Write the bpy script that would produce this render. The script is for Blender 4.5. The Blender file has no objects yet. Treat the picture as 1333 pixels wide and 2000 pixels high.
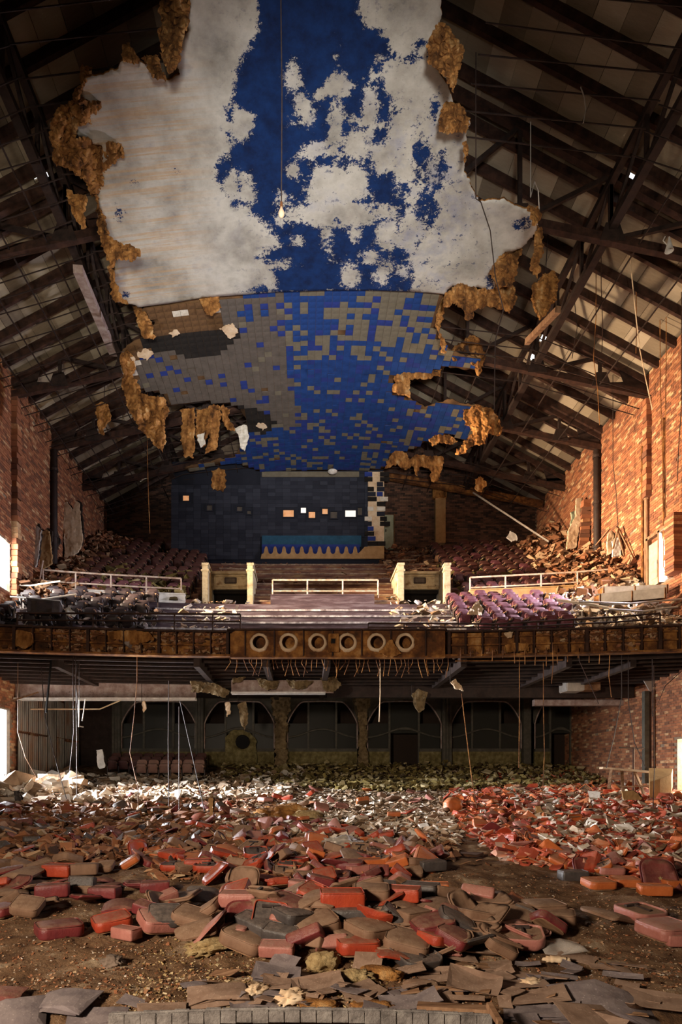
import bpy, bmesh, math, random
import numpy as np
from mathutils import Vector, Matrix, Euler, noise
from mathutils.geometry import delaunay_2d_cdt

scene = bpy.context.scene
COL = scene.collection
rng = random.Random(7)
R = math.radians
# ------------------------------------------------------------------ camera
F = 1250.0                    # focal length in pixels of a 1333 x 2000 frame
VX, VY = 595.0, 1525.0        # vanishing point of the hall's long axis
CX, EYE = -1.0, 1.95          # camera stands one metre off the hall's axis
cd = bpy.data.cameras.new('camera')
cam = bpy.data.objects.new('camera', cd)
COL.objects.link(cam)
cam.location = (CX, 0, EYE)
cam.rotation_euler = (R(90), 0, 0)
cd.sensor_fit = 'AUTO'
cd.sensor_width = 36
cd.lens = F / 2000 * 36
cd.shift_x = (666.5 - VX) / 2000
cd.shift_y = (VY - 1000) / 2000
cd.clip_end = 200
scene.camera = cam
# ------------------------------------------------------------------ world and exposure
scene.view_settings.view_transform = 'Standard'
scene.view_settings.look = 'None'
scene.view_settings.exposure = 0.0
scene.view_settings.gamma = 1.0
scene.view_settings.use_curve_mapping = False
w = bpy.data.worlds.new('sky')
scene.world = w
w.use_nodes = True
w.node_tree.nodes['Background'].inputs[0].default_value = (0.93, 0.96, 1.0, 1)
w.node_tree.nodes['Background'].inputs[1].default_value = 3.0
scene.cycles.max_bounces = 6
scene.cycles.diffuse_bounces = 4
scene.cycles.sample_clamp_indirect = 6
# ------------------------------------------------------------------ daylight through the openings, and added fill lamps
def area(name, loc, target, sx, sy, watts, col, spread=180):
    l = bpy.data.lights.new(name, 'AREA')
    l.shape = 'RECTANGLE'; l.size = sx; l.size_y = sy
    l.energy = watts; l.color = col; l.spread = R(spread)
    o = bpy.data.objects.new(name, l)
    COL.objects.link(o)
    o.location = loc
    d = Vector(target) - Vector(loc)
    o.rotation_euler = d.to_track_quat('-Z', 'Y').to_euler()
    return o
def spot(name, loc, target, watts, col, size, blend=1.0, rad=0.5):
    l = bpy.data.lights.new(name, 'SPOT')
    l.energy = watts; l.color = col; l.spot_size = R(size); l.spot_blend = blend; l.shadow_soft_size = rad
    o = bpy.data.objects.new(name, l)
    COL.objects.link(o)
    o.location = loc
    d = Vector(target) - Vector(loc)
    o.rotation_euler = d.to_track_quat('-Z', 'Y').to_euler()
    return o
area('daylight_lower_left_door', (-13.0, 23.6, EYE + 2.0), (2, 18.5, -0.6), 2.4, 0.8, 2100, (0.97, 0.97, 1.0), 76)
area('daylight_upper_left_spill', (-12.9, 23.6, EYE + 8.4), (-8, 28, EYE + 7.2), 1.6, 1.4, 260, (1.0, 0.93, 0.86), 150)
area('daylight_upper_left_door', (-13.6, 23.9, EYE + 8.7), (12, 26.8, EYE + 11.0), 1.8, 1.6, 2600, (1.0, 0.72, 0.46), 46)
area('daylight_upper_right_door', (12.55, 23.72, EYE + 8.5), (-1, 23.8, EYE + 5.4), 0.5, 1.6, 1500, (0.86, 0.86, 1.0), 110)
area('daylight_lower_right_door', (13.6, 22.6, EYE + 0.8), (0, 24, 1.2), 1.4, 1.4, 600, (1.0, 0.85, 0.6))
area('added_stalls_fill', (-8, -2, 4.8), (0.5, 11, 2.4), 1.4, 1.4, 780, (1.0, 0.80, 0.60), 100)  # unseen fill added behind the camera for the stalls and balcony front
spot('added_ceiling_fill', (-0.5, -4, 1.4), (-0.5, 24.0, EYE + 16.8), 44000, (1.0, 0.96, 0.90), 31, 1.0, 0.8)  # unseen spot added to brighten the hung ceiling

spot('added_roof_fill', (-3, -4, 1.5), (-9.8, 25, EYE + 17.8), 16000, (1.0, 0.90, 0.74), 20, 1.0, 0.8)  # unseen spot added to lift the roof slope on the darker side
spot('added_roof_fill', (3, -4, 1.5), (9.8, 25, EYE + 17.8), 8000, (1.0, 0.90, 0.74), 20, 1.0, 0.8)  # its added twin for the other roof slope
# ------------------------------------------------------------------ helpers
def P(px, py, d):
    """the point of the hall at depth d that the photograph shows at (px, py)"""
    return Vector((CX + (px - VX) * d / F, d, EYE + (VY - py) * d / F))
SL = 0.0836
def fz0(y):
    return SL * (y - 6.25)
def Pf(px, py, dz=0.0):
    d = (EYE - dz + SL * 6.25) / ((py - VY) / F + SL)
    return Vector((CX + (px - VX) * d / F, d, fz0(d) + dz))
def to_px(p):
    return (VX + (p[0] - CX) / p[1] * F, VY - (p[2] - EYE) / p[1] * F)

def tag(o, label=None, cat=None, group=None, kind=None):
    if label: o['label'] = label
    if cat: o['category'] = cat
    if group: o['group'] = group
    if kind: o['kind'] = kind
    return o
def thing(name, loc, label, cat, group=None):
    o = bpy.data.objects.new(name, None)
    o.empty_display_size = 0.2
    COL.objects.link(o)
    o.location = loc
    return tag(o, label, cat, group)
def copy_tree(o, parent=None, kids=None):
    c = o.copy(); COL.objects.link(c)
    c.parent = parent
    for ch in (KIDS.get(o.name, [])):
        copy_tree(ch, c)
    return c
KIDS = {}
def adopt(o, parent):
    if parent is not None:
        o.parent = parent
        KIDS.setdefault(parent.name, []).append(o)
    return o

class MB:
    """collects geometry for one mesh object"""
    def __init__(s): s.v = []; s.f = []; s.a = []; s.m = []
    def add(s, vs, fs, a=None, m=0):
        n = len(s.v)
        s.v.extend([tuple(x) for x in vs])
        for f in fs:
            s.f.append(tuple(i + n for i in f)); s.a.append(a if a is not None else 0.0); s.m.append(m)
        return s
    def box(s, c, size, rot=None, a=None, taper=1.0, m=0):
        x, y, z = size[0] / 2, size[1] / 2, size[2] / 2
        vs = [(-x, -y, -z), (x, -y, -z), (x, y, -z), (-x, y, -z), (-x * taper, -y * taper, z), (x * taper, -y * taper, z), (x * taper, y * taper, z), (-x * taper, y * taper, z)]
        c = Vector(c)
        if rot is not None:
            M = rot if isinstance(rot, Matrix) else Euler(rot).to_matrix()
            vs = [M @ Vector(v) + c for v in vs]
        else:
            vs = [Vector(v) + c for v in vs]
        return s.add(vs, [(0, 3, 2, 1), (4, 5, 6, 7), (0, 1, 5, 4), (1, 2, 6, 5), (2, 3, 7, 6), (3, 0, 4, 7)], a, m)
    def span(s, lo, hi, a=None, m=0):
        return s.box([(l + h) / 2 for l, h in zip(lo, hi)], [abs(h - l) for l, h in zip(lo, hi)], None, a, 1.0, m)
    def bar(s, p, q, w, h, up=(0, 0, 1), a=None):
        p, q = Vector(p), Vector(q)
        d = q - p; L = d.length
        if L < 1e-6: return s
        d /= L
        u = Vector(up)
        sd = d.cross(u)
        if sd.length < 1e-4: sd = d.cross(Vector((1, 0, 0)))
        sd.normalize(); u = sd.cross(d)
        M = Matrix((sd, d, u)).transposed()
        return s.box((p + q) / 2, (w, L, h), M, a)
    def tube(s, pts, r, n=6, a=None, cap=True):
        pts = [Vector(p) for p in pts]
        rings = []
        for i, p in enumerate(pts):
            d = (pts[min(i + 1, len(pts) - 1)] - pts[max(i - 1, 0)]).normalized()
            u = d.cross(Vector((0.31, 0.9, 0.2)))
            if u.length < 0.05: u = d.cross(Vector((1, 0, 0)))
            u.normalize(); v = d.cross(u)
            rr = r[i] if isinstance(r, (list, tuple)) else r
            rings.append([p + (u * math.cos(2 * math.pi * k / n) + v * math.sin(2 * math.pi * k / n)) * rr for k in range(n)])
        vs = [v for ring in rings for v in ring]
        fs = [(i * n + k, i * n + (k + 1) % n, (i + 1) * n + (k + 1) % n, (i + 1) * n + k) for i in range(len(pts) - 1) for k in range(n)]
        if cap:
            fs.append(tuple(range(n - 1, -1, -1))); fs.append(tuple((len(pts) - 1) * n + k for k in range(n)))
        return s.add(vs, fs, a)
    def lathe(s, prof, c=(0, 0, 0), axis='Z', n=16, a=None):
        vs = []; fs = []
        for (r, h) in prof:
            for k in range(n):
                t = 2 * math.pi * k / n
                p = (r * math.cos(t), r * math.sin(t), h) if axis == 'Z' else (r * math.cos(t), h, r * math.sin(t))
                vs.append((p[0] + c[0], p[1] + c[1], p[2] + c[2]))
        for i in range(len(prof) - 1):
            for k in range(n):
                fs.append((i * n + k, i * n + (k + 1) % n, (i + 1) * n + (k + 1) % n, (i + 1) * n + k))
        return s.add(vs, fs, a)
    def prism(s, poly, plane, lo, hi, a=None):
        """outline (2-D) pulled from lo to hi along the axis that plane leaves out"""
        def at(u, v, t):
            return {'XZ': (u, t, v), 'XY': (u, v, t), 'YZ': (t, u, v)}[plane]
        n = len(poly)
        vs = [at(u, v, lo) for u, v in poly] + [at(u, v, hi) for u, v in poly]
        fs = [tuple(range(n)), tuple(range(2 * n - 1, n - 1, -1))] + [(i, (i + 1) % n, n + (i + 1) % n, n + i) for i in range(n)]
        return s.add(vs, fs, a)
    def build(s, name, mat=None, parent=None, smooth=False, attr=False, kind=None, bevel=0, label=None):
        me = bpy.data.meshes.new(name)
        v = s.v
        if parent is not None:
            o = Vector((0, 0, 0)); q_ = parent
            while q_ is not None: o = o + q_.location; q_ = q_.parent
            if o.length > 0: v = [(x - o.x, y - o.y, z - o.z) for x, y, z in v]
        me.from_pydata(v, [], s.f)
        me.validate()
        mats = mat if isinstance(mat, (list, tuple)) else [mat]
        for m in mats: me.materials.append(m)
        if len(mats) > 1 and len(me.polygons) == len(s.m): me.polygons.foreach_set('material_index', s.m)
        bm = bmesh.new(); bm.from_mesh(me)
        bmesh.ops.recalc_face_normals(bm, faces=bm.faces)
        if bevel:
            bmesh.ops.bevel(bm, geom=[e for e in bm.edges if e.is_manifold and e.calc_face_angle(0) > 0.5], offset=bevel, segments=2, affect='EDGES', clamp_overlap=True)
        bm.to_mesh(me); bm.free()
        if attr and len(me.polygons) == len(s.a):
            at = me.attributes.new('rnd', 'FLOAT', 'FACE')
            at.data.foreach_set('value', s.a)
        if smooth:
            me.polygons.foreach_set('use_smooth', [True] * len(me.polygons))
        ob = bpy.data.objects.new(name, me)
        COL.objects.link(ob)
        adopt(ob, parent)
        if kind: ob['kind'] = kind
        if label: ob['label'] = label
        return ob

def fast_boxes(name, cen, size, rot, mat, rnd=None, parent=None, kind='stuff', jitter=0.0, seed=1):
    """many small boxes in one mesh, from arrays: cen (n,3), size (n,3), rot (n,3) euler or None"""
    cen = np.asarray(cen, float)
    if parent is not None: cen = cen - np.array(parent.location)[None]
    size = np.asarray(size, float); n = len(cen)
    base = np.array([(-1, -1, -1), (1, -1, -1), (1, 1, -1), (-1, 1, -1), (-1, -1, 1), (1, -1, 1), (1, 1, 1), (-1, 1, 1)], float) / 2
    v = base[None] * size[:, None, :]
    if jitter:
        rs = np.random.RandomState(seed)
        v = v * (1 + jitter * (rs.rand(n, 8, 3) * 2 - 1))
    if rot is not None:
        rot = np.asarray(rot, float)
        cx, sx, cy, sy, cz, sz = np.cos(rot[:, 0]), np.sin(rot[:, 0]), np.cos(rot[:, 1]), np.sin(rot[:, 1]), np.cos(rot[:, 2]), np.sin(rot[:, 2])
        M = np.empty((n, 3, 3))
        M[:, 0, 0] = cy * cz; M[:, 0, 1] = sx * sy * cz - cx * sz; M[:, 0, 2] = cx * sy * cz + sx * sz
        M[:, 1, 0] = cy * sz; M[:, 1, 1] = sx * sy * sz + cx * cz; M[:, 1, 2] = cx * sy * sz - sx * cz
        M[:, 2, 0] = -sy; M[:, 2, 1] = sx * cy; M[:, 2, 2] = cx * cy
        v = np.einsum('nij,nkj->nki', M, v)
    v = (v + cen[:, None, :]).reshape(-1, 3)
    q = np.array([(0, 3, 2, 1), (4, 5, 6, 7), (0, 1, 5, 4), (1, 2, 6, 5), (2, 3, 7, 6), (3, 0, 4, 7)])
    f = (q[None] + (np.arange(n) * 8)[:, None, None]).reshape(-1, 4)
    me = bpy.data.meshes.new(name)
    me.vertices.add(len(v)); me.vertices.foreach_set('co', v.ravel())
    me.loops.add(f.size); me.loops.foreach_set('vertex_index', f.ravel().astype(np.int32))
    me.polygons.add(len(f)); me.polygons.foreach_set('loop_start', np.arange(0, f.size, 4, dtype=np.int32))
    me.polygons.foreach_set('use_smooth', [False] * len(f))
    me.update(calc_edges=True)
    me.materials.append(mat)
    if rnd is not None:
        at = me.attributes.new('rnd', 'FLOAT', 'FACE')
        at.data.foreach_set('value', np.repeat(np.asarray(rnd, float), 6))
    ob = bpy.data.objects.new(name, me); COL.objects.link(ob)
    adopt(ob, parent)
    if kind: ob['kind'] = kind
    return ob

# ------------------------------------------------------------------ materials
MATS = {}
def material(name, cols, scale=6.0, rough=0.85, bump=0.25, metal=0.0, detail=8.0, rand=None, dust=None, emit=None, stretch=None, bscale=None, pos=None, spec=0.3):
    """noise-mixed colours; rand: 'obj' or 'attr' picks the ramp position per piece; dust: (colour, amount) lying on faces that look up"""
    m = bpy.data.materials.new(name); m.use_nodes = True
    nt = m.node_tree; N = nt.nodes; L = nt.links
    b = N['Principled BSDF']
    b.inputs['Roughness'].default_value = rough
    b.inputs['Metallic'].default_value = metal
    b.inputs['Specular IOR Level'].default_value = spec
    tc = N.new('ShaderNodeTexCoord'); co = tc.outputs['Object']
    if stretch:
        mp = N.new('ShaderNodeMapping'); mp.inputs['Scale'].default_value = stretch
        L.new(co, mp.inputs['Vector']); co = mp.outputs['Vector']
    nz = N.new('ShaderNodeTexNoise'); nz.inputs['Scale'].default_value = scale; nz.inputs['Detail'].default_value = detail; nz.inputs['Roughness'].default_value = 0.65
    L.new(co, nz.inputs['Vector'])
    rp = N.new('ShaderNodeValToRGB')
    els = rp.color_ramp.elements
    while len(els) < len(cols): els.new(0.5)
    n = len(cols)
    for i, c in enumerate(cols):
        if pos: p = pos[i]
        elif rand: p = i / max(1, n - 1)
        else: p = 0.32 + 0.36 * i / max(1, n - 1)
        els[i].position = p; els[i].color = (c[0], c[1], c[2], 1)
    if rand:
        if rand == 'obj':
            src = N.new('ShaderNodeObjectInfo').outputs['Random']
        else:
            an = N.new('ShaderNodeAttribute'); an.attribute_name = 'rnd'; src = an.outputs['Fac']
        ma = N.new('ShaderNodeMath'); ma.operation = 'MULTIPLY_ADD'
        L.new(nz.outputs['Fac'], ma.inputs[0]); ma.inputs[1].default_value = 0.5
        sb = N.new('ShaderNodeMath'); sb.operation = 'SUBTRACT'; L.new(src, sb.inputs[0]); sb.inputs[1].default_value = 0.25
        L.new(sb.outputs[0], ma.inputs[2])
        L.new(ma.outputs[0], rp.inputs['Fac'])
    else:
        L.new(nz.outputs['Fac'], rp.inputs['Fac'])
    col = rp.outputs['Color']
    if dust:
        ge = N.new('ShaderNodeNewGeometry'); sx = N.new('ShaderNodeSeparateXYZ'); L.new(ge.outputs['Normal'], sx.inputs[0])
        mr = N.new('ShaderNodeMapRange'); mr.inputs['From Min'].default_value = 0.25; mr.inputs['From Max'].default_value = 0.95
        mr.inputs['To Max'].default_value = dust[1]
        L.new(sx.outputs['Z'], mr.inputs['Value'])
        n2 = N.new('ShaderNodeTexNoise'); n2.inputs['Scale'].default_value = scale * 2.2; n2.inputs['Detail'].default_value = 12; n2.inputs['Roughness'].default_value = .75
        L.new(co, n2.inputs['Vector'])
        r2 = N.new('ShaderNodeMapRange'); r2.inputs['From Min'].default_value = 0.40; r2.inputs['From Max'].default_value = 0.58; r2.inputs['To Min'].default_value = 0.30
        L.new(n2.outputs['Fac'], r2.inputs['Value'])
        n4 = N.new('ShaderNodeTexNoise'); n4.inputs['Scale'].default_value = 55; n4.inputs['Detail'].default_value = 3
        L.new(co, n4.inputs['Vector'])
        r4 = N.new('ShaderNodeMapRange'); r4.inputs['From Min'].default_value = 0.64; r4.inputs['From Max'].default_value = 0.70
        L.new(n4.outputs['Fac'], r4.inputs['Value'])
        dc = N.new('ShaderNodeMix'); dc.data_type = 'RGBA'; L.new(r4.outputs[0], dc.inputs['Factor'])
        dc.inputs['A'].default_value = (*dust[0], 1); dc.inputs['B'].default_value = (*[min(.75, c_ * 1.9 + .06) for c_ in dust[0]], 1)
        mu = N.new('ShaderNodeMath'); mu.operation = 'MULTIPLY'; L.new(mr.outputs[0], mu.inputs[0]); L.new(r2.outputs[0], mu.inputs[1])
        mx = N.new('ShaderNodeMix'); mx.data_type = 'RGBA'
        L.new(mu.outputs[0], mx.inputs['Factor']); L.new(col, mx.inputs['A']); L.new(dc.outputs['Result'], mx.inputs['B'])
        col = mx.outputs['Result']
    L.new(col, b.inputs['Base Color'])
    if bump:
        n3 = N.new('ShaderNodeTexNoise'); n3.inputs['Scale'].default_value = bscale or scale * 3; n3.inputs['Detail'].default_value = 6; n3.inputs['Roughness'].default_value = 0.7
        L.new(co, n3.inputs['Vector'])
        bp = N.new('ShaderNodeBump'); bp.inputs['Strength'].default_value = bump; bp.inputs['Distance'].default_value = 0.05
        L.new(n3.outputs['Fac'], bp.inputs['Height']); L.new(bp.outputs['Normal'], b.inputs['Normal'])
    if emit:
        b.inputs['Emission Color'].default_value = (*emit[0], 1); b.inputs['Emission Strength'].default_value = emit[1]
    MATS[name] = m
    return m
BR = [(0.13, 0.058, 0.034), (0.21, 0.082, 0.042), (0.28, 0.105, 0.05), (0.33, 0.13, 0.06), (0.36, 0.17, 0.08), (0.50, 0.33, 0.18)]
BRP = [0, .25, .5, .74, .90, 1.0]
m_brick = material('brick_clay', BR, 9, 0.9, 0.3, rand='obj', pos=BRP)
m_bricks = material('brick_clay_rest', BR, 9, 0.9, 0.3, rand='attr', pos=BRP)
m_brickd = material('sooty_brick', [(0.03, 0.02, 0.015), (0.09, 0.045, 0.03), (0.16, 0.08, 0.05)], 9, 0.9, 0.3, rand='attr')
m_mortar = material('mortar', [(0.14, 0.10, 0.07), (0.26, 0.19, 0.13)], 5, 0.95, 0.4)
m_conc = material('stained_concrete', [(0.10, 0.075, 0.06), (0.24, 0.18, 0.14)], 2.5, 0.9, 0.35)
m_tier = material('worn_maroon_paint', [(0.04, 0.025, 0.032), (0.08, 0.052, 0.064), (0.16, 0.14, 0.165)], 3.0, 0.6, 0.3, stretch=(0.35, 1, 2.5), dust=((0.32, 0.30, 0.32), 0.6))
m_tier2 = material('worn_red_brown_paint', [(0.07, 0.03, 0.022), (0.17, 0.075, 0.05), (0.33, 0.21, 0.10)], 3.0, 0.7, 0.3, stretch=(0.35, 1, 2.5), dust=((0.32, 0.26, 0.18), 0.6))
m_floor = material('dirty_floor', [(0.04, 0.02, 0.010), (0.13, 0.068, 0.032), (0.22, 0.13, 0.07), (0.40, 0.31, 0.21)], 2.2, 0.95, 0.9, bscale=16, detail=12)
m_steel = material('rusted_steel', [(0.016, 0.008, 0.006), (0.040, 0.018, 0.012), (0.07, 0.032, 0.02)], 4, 0.75, 0.2)
m_steel2 = material('dark_painted_steel', [(0.015, 0.010, 0.009), (0.045, 0.026, 0.02)], 4, 0.7, 0.2)
m_rust = material('rusty_fascia', [(0.022, 0.010, 0.006), (0.13, 0.048, 0.014), (0.32, 0.14, 0.035), (0.52, 0.32, 0.14)], 1.8, 0.85, 0.6, detail=12, pos=[.3, .48, .6, .74])
m_deck = material('cement_roof_slab', [(0.15, 0.115, 0.08), (0.29, 0.235, 0.16), (0.44, 0.37, 0.27)], 2.2, 0.9, 0.2, rand='obj', stretch=(1, 6, 1))
m_decks = material('cement_roof_slab_rest', [(0.15, 0.115, 0.08), (0.29, 0.235, 0.16), (0.44, 0.37, 0.27)], 2.2, 0.9, 0.2, rand='attr', stretch=(1, 6, 1))
m_fiber = material('brown_fibre_backing', [(0.05, 0.02, 0.006), (0.22, 0.09, 0.022), (0.44, 0.21, 0.06), (0.62, 0.42, 0.2)], 2.6, 0.95, 1.0, bscale=12, detail=14, stretch=(1.2, 1.2, .6), pos=[.33, .45, .58, .7])
m_wood = material('brown_board', [(0.10, 0.05, 0.025), (0.24, 0.13, 0.07), (0.36, 0.22, 0.13)], 2, 0.8, 0.3, stretch=(1, 8, 1))
m_cream = material('peeling_cream_plaster', [(0.33, 0.26, 0.15), (0.48, 0.41, 0.28), (0.22, 0.14, 0.07)], 2.5, 0.85, 0.3)
m_white = material('pale_paint', [(0.45, 0.42, 0.38), (0.72, 0.70, 0.66)], 4, 0.7, 0.2)
m_rail = material('worn_rail_paint', [(0.30, 0.16, 0.10), (0.52, 0.40, 0.32), (0.62, 0.55, 0.5)], 5, 0.6, 0.1)
m_black = material('flat_black', [(0.004, 0.004, 0.004), (0.01, 0.008, 0.008)], 4, 0.9, 0)  # paints in the dark of openings and holes; also colours the hanging bar
m_tblue = material('blue_tile', [(0.007, 0.030, 0.13), (0.012, 0.052, 0.22)], 3, 0.75, 0.12)
m_tblue2 = material('dark_blue_tile', [(0.012, 0.026, 0.14), (0.02, 0.04, 0.22)], 3, 0.75, 0.12)
m_ttan = material('tan_tile', [(0.115, 0.10, 0.072), (0.165, 0.145, 0.105)], 3, 0.8, 0.12)
m_tgrey = material('grey_tile', [(0.075, 0.064, 0.054), (0.12, 0.10, 0.085)], 3, 0.8, 0.12)
m_tbrown = material('bare_brown_tile', [(0.07, 0.035, 0.015), (0.16, 0.085, 0.035)], 3, 0.9, 0.4)
m_tblack = material('black_tile', [(0.006, 0.005, 0.005), (0.02, 0.016, 0.013)], 3, 0.95, 0.4)
m_twhite = material('bare_white_tile', [(0.5, 0.45, 0.36), (0.72, 0.68, 0.6)], 6, 0.85, 0.4)
m_maroon = material('maroon_vinyl', [(0.10, 0.018, 0.022), (0.19, 0.032, 0.032)], 5, 0.38, 0.25, dust=((0.24, 0.15, 0.10), 0.75))
m_red = material('red_orange_vinyl', [(0.26, 0.032, 0.016), (0.40, 0.06, 0.024)], 5, 0.38, 0.25, dust=((0.25, 0.145, 0.095), 0.7))
m_orange = material('faded_orange_vinyl', [(0.36, 0.085, 0.022), (0.50, 0.14, 0.04)], 5, 0.38, 0.25, dust=((0.32, 0.19, 0.12), 0.65))
m_pink = material('faded_pink_vinyl', [(0.28, 0.10, 0.08), (0.40, 0.17, 0.14)], 5, 0.38, 0.25, dust=((0.30, 0.20, 0.15), 0.65))
m_brown = material('dusty_brown_vinyl', [(0.14, 0.075, 0.045), (0.23, 0.135, 0.085)], 5, 0.7, 0.15, dust=((0.27, 0.18, 0.12), 0.8))
m_grey = material('dusty_black_vinyl', [(0.035, 0.03, 0.03), (0.08, 0.068, 0.065)], 5, 0.38, 0.25, dust=((0.20, 0.16, 0.135), 0.7))
m_seatm = material('balcony_seat_maroon', [(0.055, 0.014, 0.022), (0.11, 0.03, 0.042), (0.19, 0.075, 0.09)], 4, 0.55, 0.15, dust=((0.27, 0.2, 0.19), 0.6))
m_seatd = material('balcony_seat_dark', [(0.05, 0.018, 0.016), (0.10, 0.035, 0.03)], 4, 0.6, 0.15, dust=((0.2, 0.14, 0.10), 0.7))
m_seatk = material('shade_black_seat', [(0.014, 0.010, 0.012), (0.045, 0.03, 0.034)], 4, 0.45, 0.1)  # near-black paints the backlit shade into the front seats by the doorway
m_seatt = material('tan_pink_seat', [(0.17, 0.085, 0.065), (0.30, 0.17, 0.13)], 4, 0.6, 0.1, dust=((0.36, 0.26, 0.2), 0.7))
m_iron = material('cast_iron', [(0.03, 0.02, 0.02), (0.08, 0.06, 0.055)], 6, 0.5, 0.1, metal=0.3)
m_sheet = material('brown_hardboard', [(0.12, 0.07, 0.045), (0.21, 0.13, 0.09), (0.30, 0.20, 0.145)], 3, 0.75, 0.15, dust=((0.30, 0.21, 0.155), 0.6))
m_sheetp = material('slate_hardboard', [(0.10, 0.08, 0.09), (0.19, 0.155, 0.16)], 3, 0.6, 0.15, dust=((0.26, 0.22, 0.21), 0.6))
m_foam = material('yellow_foam', [(0.34, 0.22, 0.09), (0.60, 0.46, 0.24)], 12, 0.95, 0.8)
m_chunk = material('plaster_rubble', [(0.13, 0.075, 0.04), (0.30, 0.2, 0.12), (0.50, 0.42, 0.33), (0.72, 0.67, 0.6)], 4, 0.9, 0.3, rand='attr')
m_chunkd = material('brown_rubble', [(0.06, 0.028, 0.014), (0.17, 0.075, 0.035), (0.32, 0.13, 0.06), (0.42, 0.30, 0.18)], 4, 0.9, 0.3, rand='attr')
m_chunkk = material('shade_dark_rubble', [(0.012, 0.010, 0.010), (0.045, 0.032, 0.028), (0.10, 0.06, 0.045), (0.28, 0.24, 0.22)], 4, 0.85, 0.3, rand='attr')  # rubble tones darkened to carry the shade around those seats
m_chunkr = material('red_rubble', [(0.16, 0.03, 0.02), (0.40, 0.07, 0.03), (0.55, 0.16, 0.06), (0.55, 0.48, 0.42)], 4, 0.8, 0.3, rand='attr')
m_chunkg = material('mossy_rubble', [(0.04, 0.026, 0.010), (0.13, 0.095, 0.028), (0.27, 0.21, 0.07), (0.46, 0.38, 0.22)], 4, 0.9, 0.3, rand='attr')
m_tin = material('weathered_tin', [(0.10, 0.085, 0.07), (0.22, 0.20, 0.18), (0.20, 0.10, 0.05)], 1.6, 0.55, 0.15, metal=0.5, stretch=(1, 1, 0.3))
m_duct = material('galvanised_duct', [(0.35, 0.31, 0.27), (0.55, 0.50, 0.45)], 3, 0.5, 0.1, metal=0.4)
m_green = material('grey_green_paint', [(0.05, 0.046, 0.036), (0.11, 0.10, 0.078)], 4, 0.7, 0.2)
m_moss = material('mossy_plaster', [(0.07, 0.055, 0.02), (0.16, 0.13, 0.05), (0.26, 0.22, 0.11)], 4, 0.95, 0.5)
m_bark = material('crumbled_pier', [(0.07, 0.045, 0.02), (0.20, 0.14, 0.07), (0.30, 0.22, 0.12)], 5, 0.95, 1.0, bscale=18)
m_door = material('pale_green_door', [(0.30, 0.33, 0.20), (0.48, 0.50, 0.36)], 3, 0.7, 0.2)
m_girder = material('pink_grey_girder', [(0.20, 0.13, 0.11), (0.36, 0.27, 0.24), (0.5, 0.43, 0.4)], 3, 0.7, 0.2)
m_slabw = material('cream_plaster_slab', [(0.40, 0.26, 0.15), (0.62, 0.46, 0.30), (0.72, 0.6, 0.44)], 2, 0.85, 0.2)
m_panelk = material('sooty_blue_panel', [(0.012, 0.014, 0.024), (0.03, 0.034, 0.05)], 3, 0.8, 0.2, rand='attr')
m_teal = material('teal_dado', [(0.012, 0.05, 0.09), (0.02, 0.085, 0.15)], 3, 0.8, 0.2)
m_tan = material('tan_plaster', [(0.30, 0.17, 0.07), (0.46, 0.29, 0.13)], 3, 0.85, 0.2)
m_glow = material('lit_booth', [(0.45, 0.2, 0.08), (0.7, 0.5, 0.35)], 4, 0.8, 0, emit=((0.85, 0.36, 0.13), 0.55))
m_gloww = material('lit_booth_white', [(0.8, 0.75, 0.7), (0.9, 0.88, 0.85)], 8, 0.8, 0, emit=((1.0, 0.9, 0.8), 0.8))
def glass(name, col, rough, alpha):
    m = bpy.data.materials.new(name); m.use_nodes = True
    b = m.node_tree.nodes['Principled BSDF']
    b.inputs['Base Color'].default_value = (*col, 1); b.inputs['Roughness'].default_value = rough
    b.inputs['Alpha'].default_value = alpha; b.inputs['Specular IOR Level'].default_value = 0.12
    return m
m_glass = glass('sooty_glass', (0.035, 0.035, 0.03), 0.35, 0.9)
m_bulb = glass('bulb_glass', (0.75, 0.55, 0.35), 0.08, 0.45)
m_film = glass('clear_plastic_film', (0.6, 0.55, 0.5), 0.2, 0.35)
# ================================================================== THE SETTING
WX = 12.5                    # half width of the hall
ZE = EYE + 16.0              # eaves
RP = 0.54                    # roof pitch
def hashn(ix, iy, seed):
    n = (ix.astype(np.int64) * 374761393 + iy.astype(np.int64) * 668265263 + seed * 1442695041) & 0xffffffff
    n = ((n ^ (n >> 13)) * 1274126177) & 0xffffffff
    return ((n ^ (n >> 16)) & 0xffff) / 65535.0
def vnoise(x, y, seed=0):
    x = np.asarray(x, float); y = np.asarray(y, float)
    ix = np.floor(x); iy = np.floor(y); fx = x - ix; fy = y - iy
    fx = fx * fx * (3 - 2 * fx); fy = fy * fy * (3 - 2 * fy)
    a = hashn(ix, iy, seed); b = hashn(ix + 1, iy, seed); c = hashn(ix, iy + 1, seed); d = hashn(ix + 1, iy + 1, seed)
    return a + (b - a) * fx + (c - a) * fy + (a - b - c + d) * fx * fy
def fbm(x, y, o=4, seed=0):
    s = 0; amp = 0.5
    for k in range(o):
        s = s + amp * vnoise(np.asarray(x) * 2 ** k, np.asarray(y) * 2 ** k, seed + k); amp *= 0.5
    return s
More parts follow.
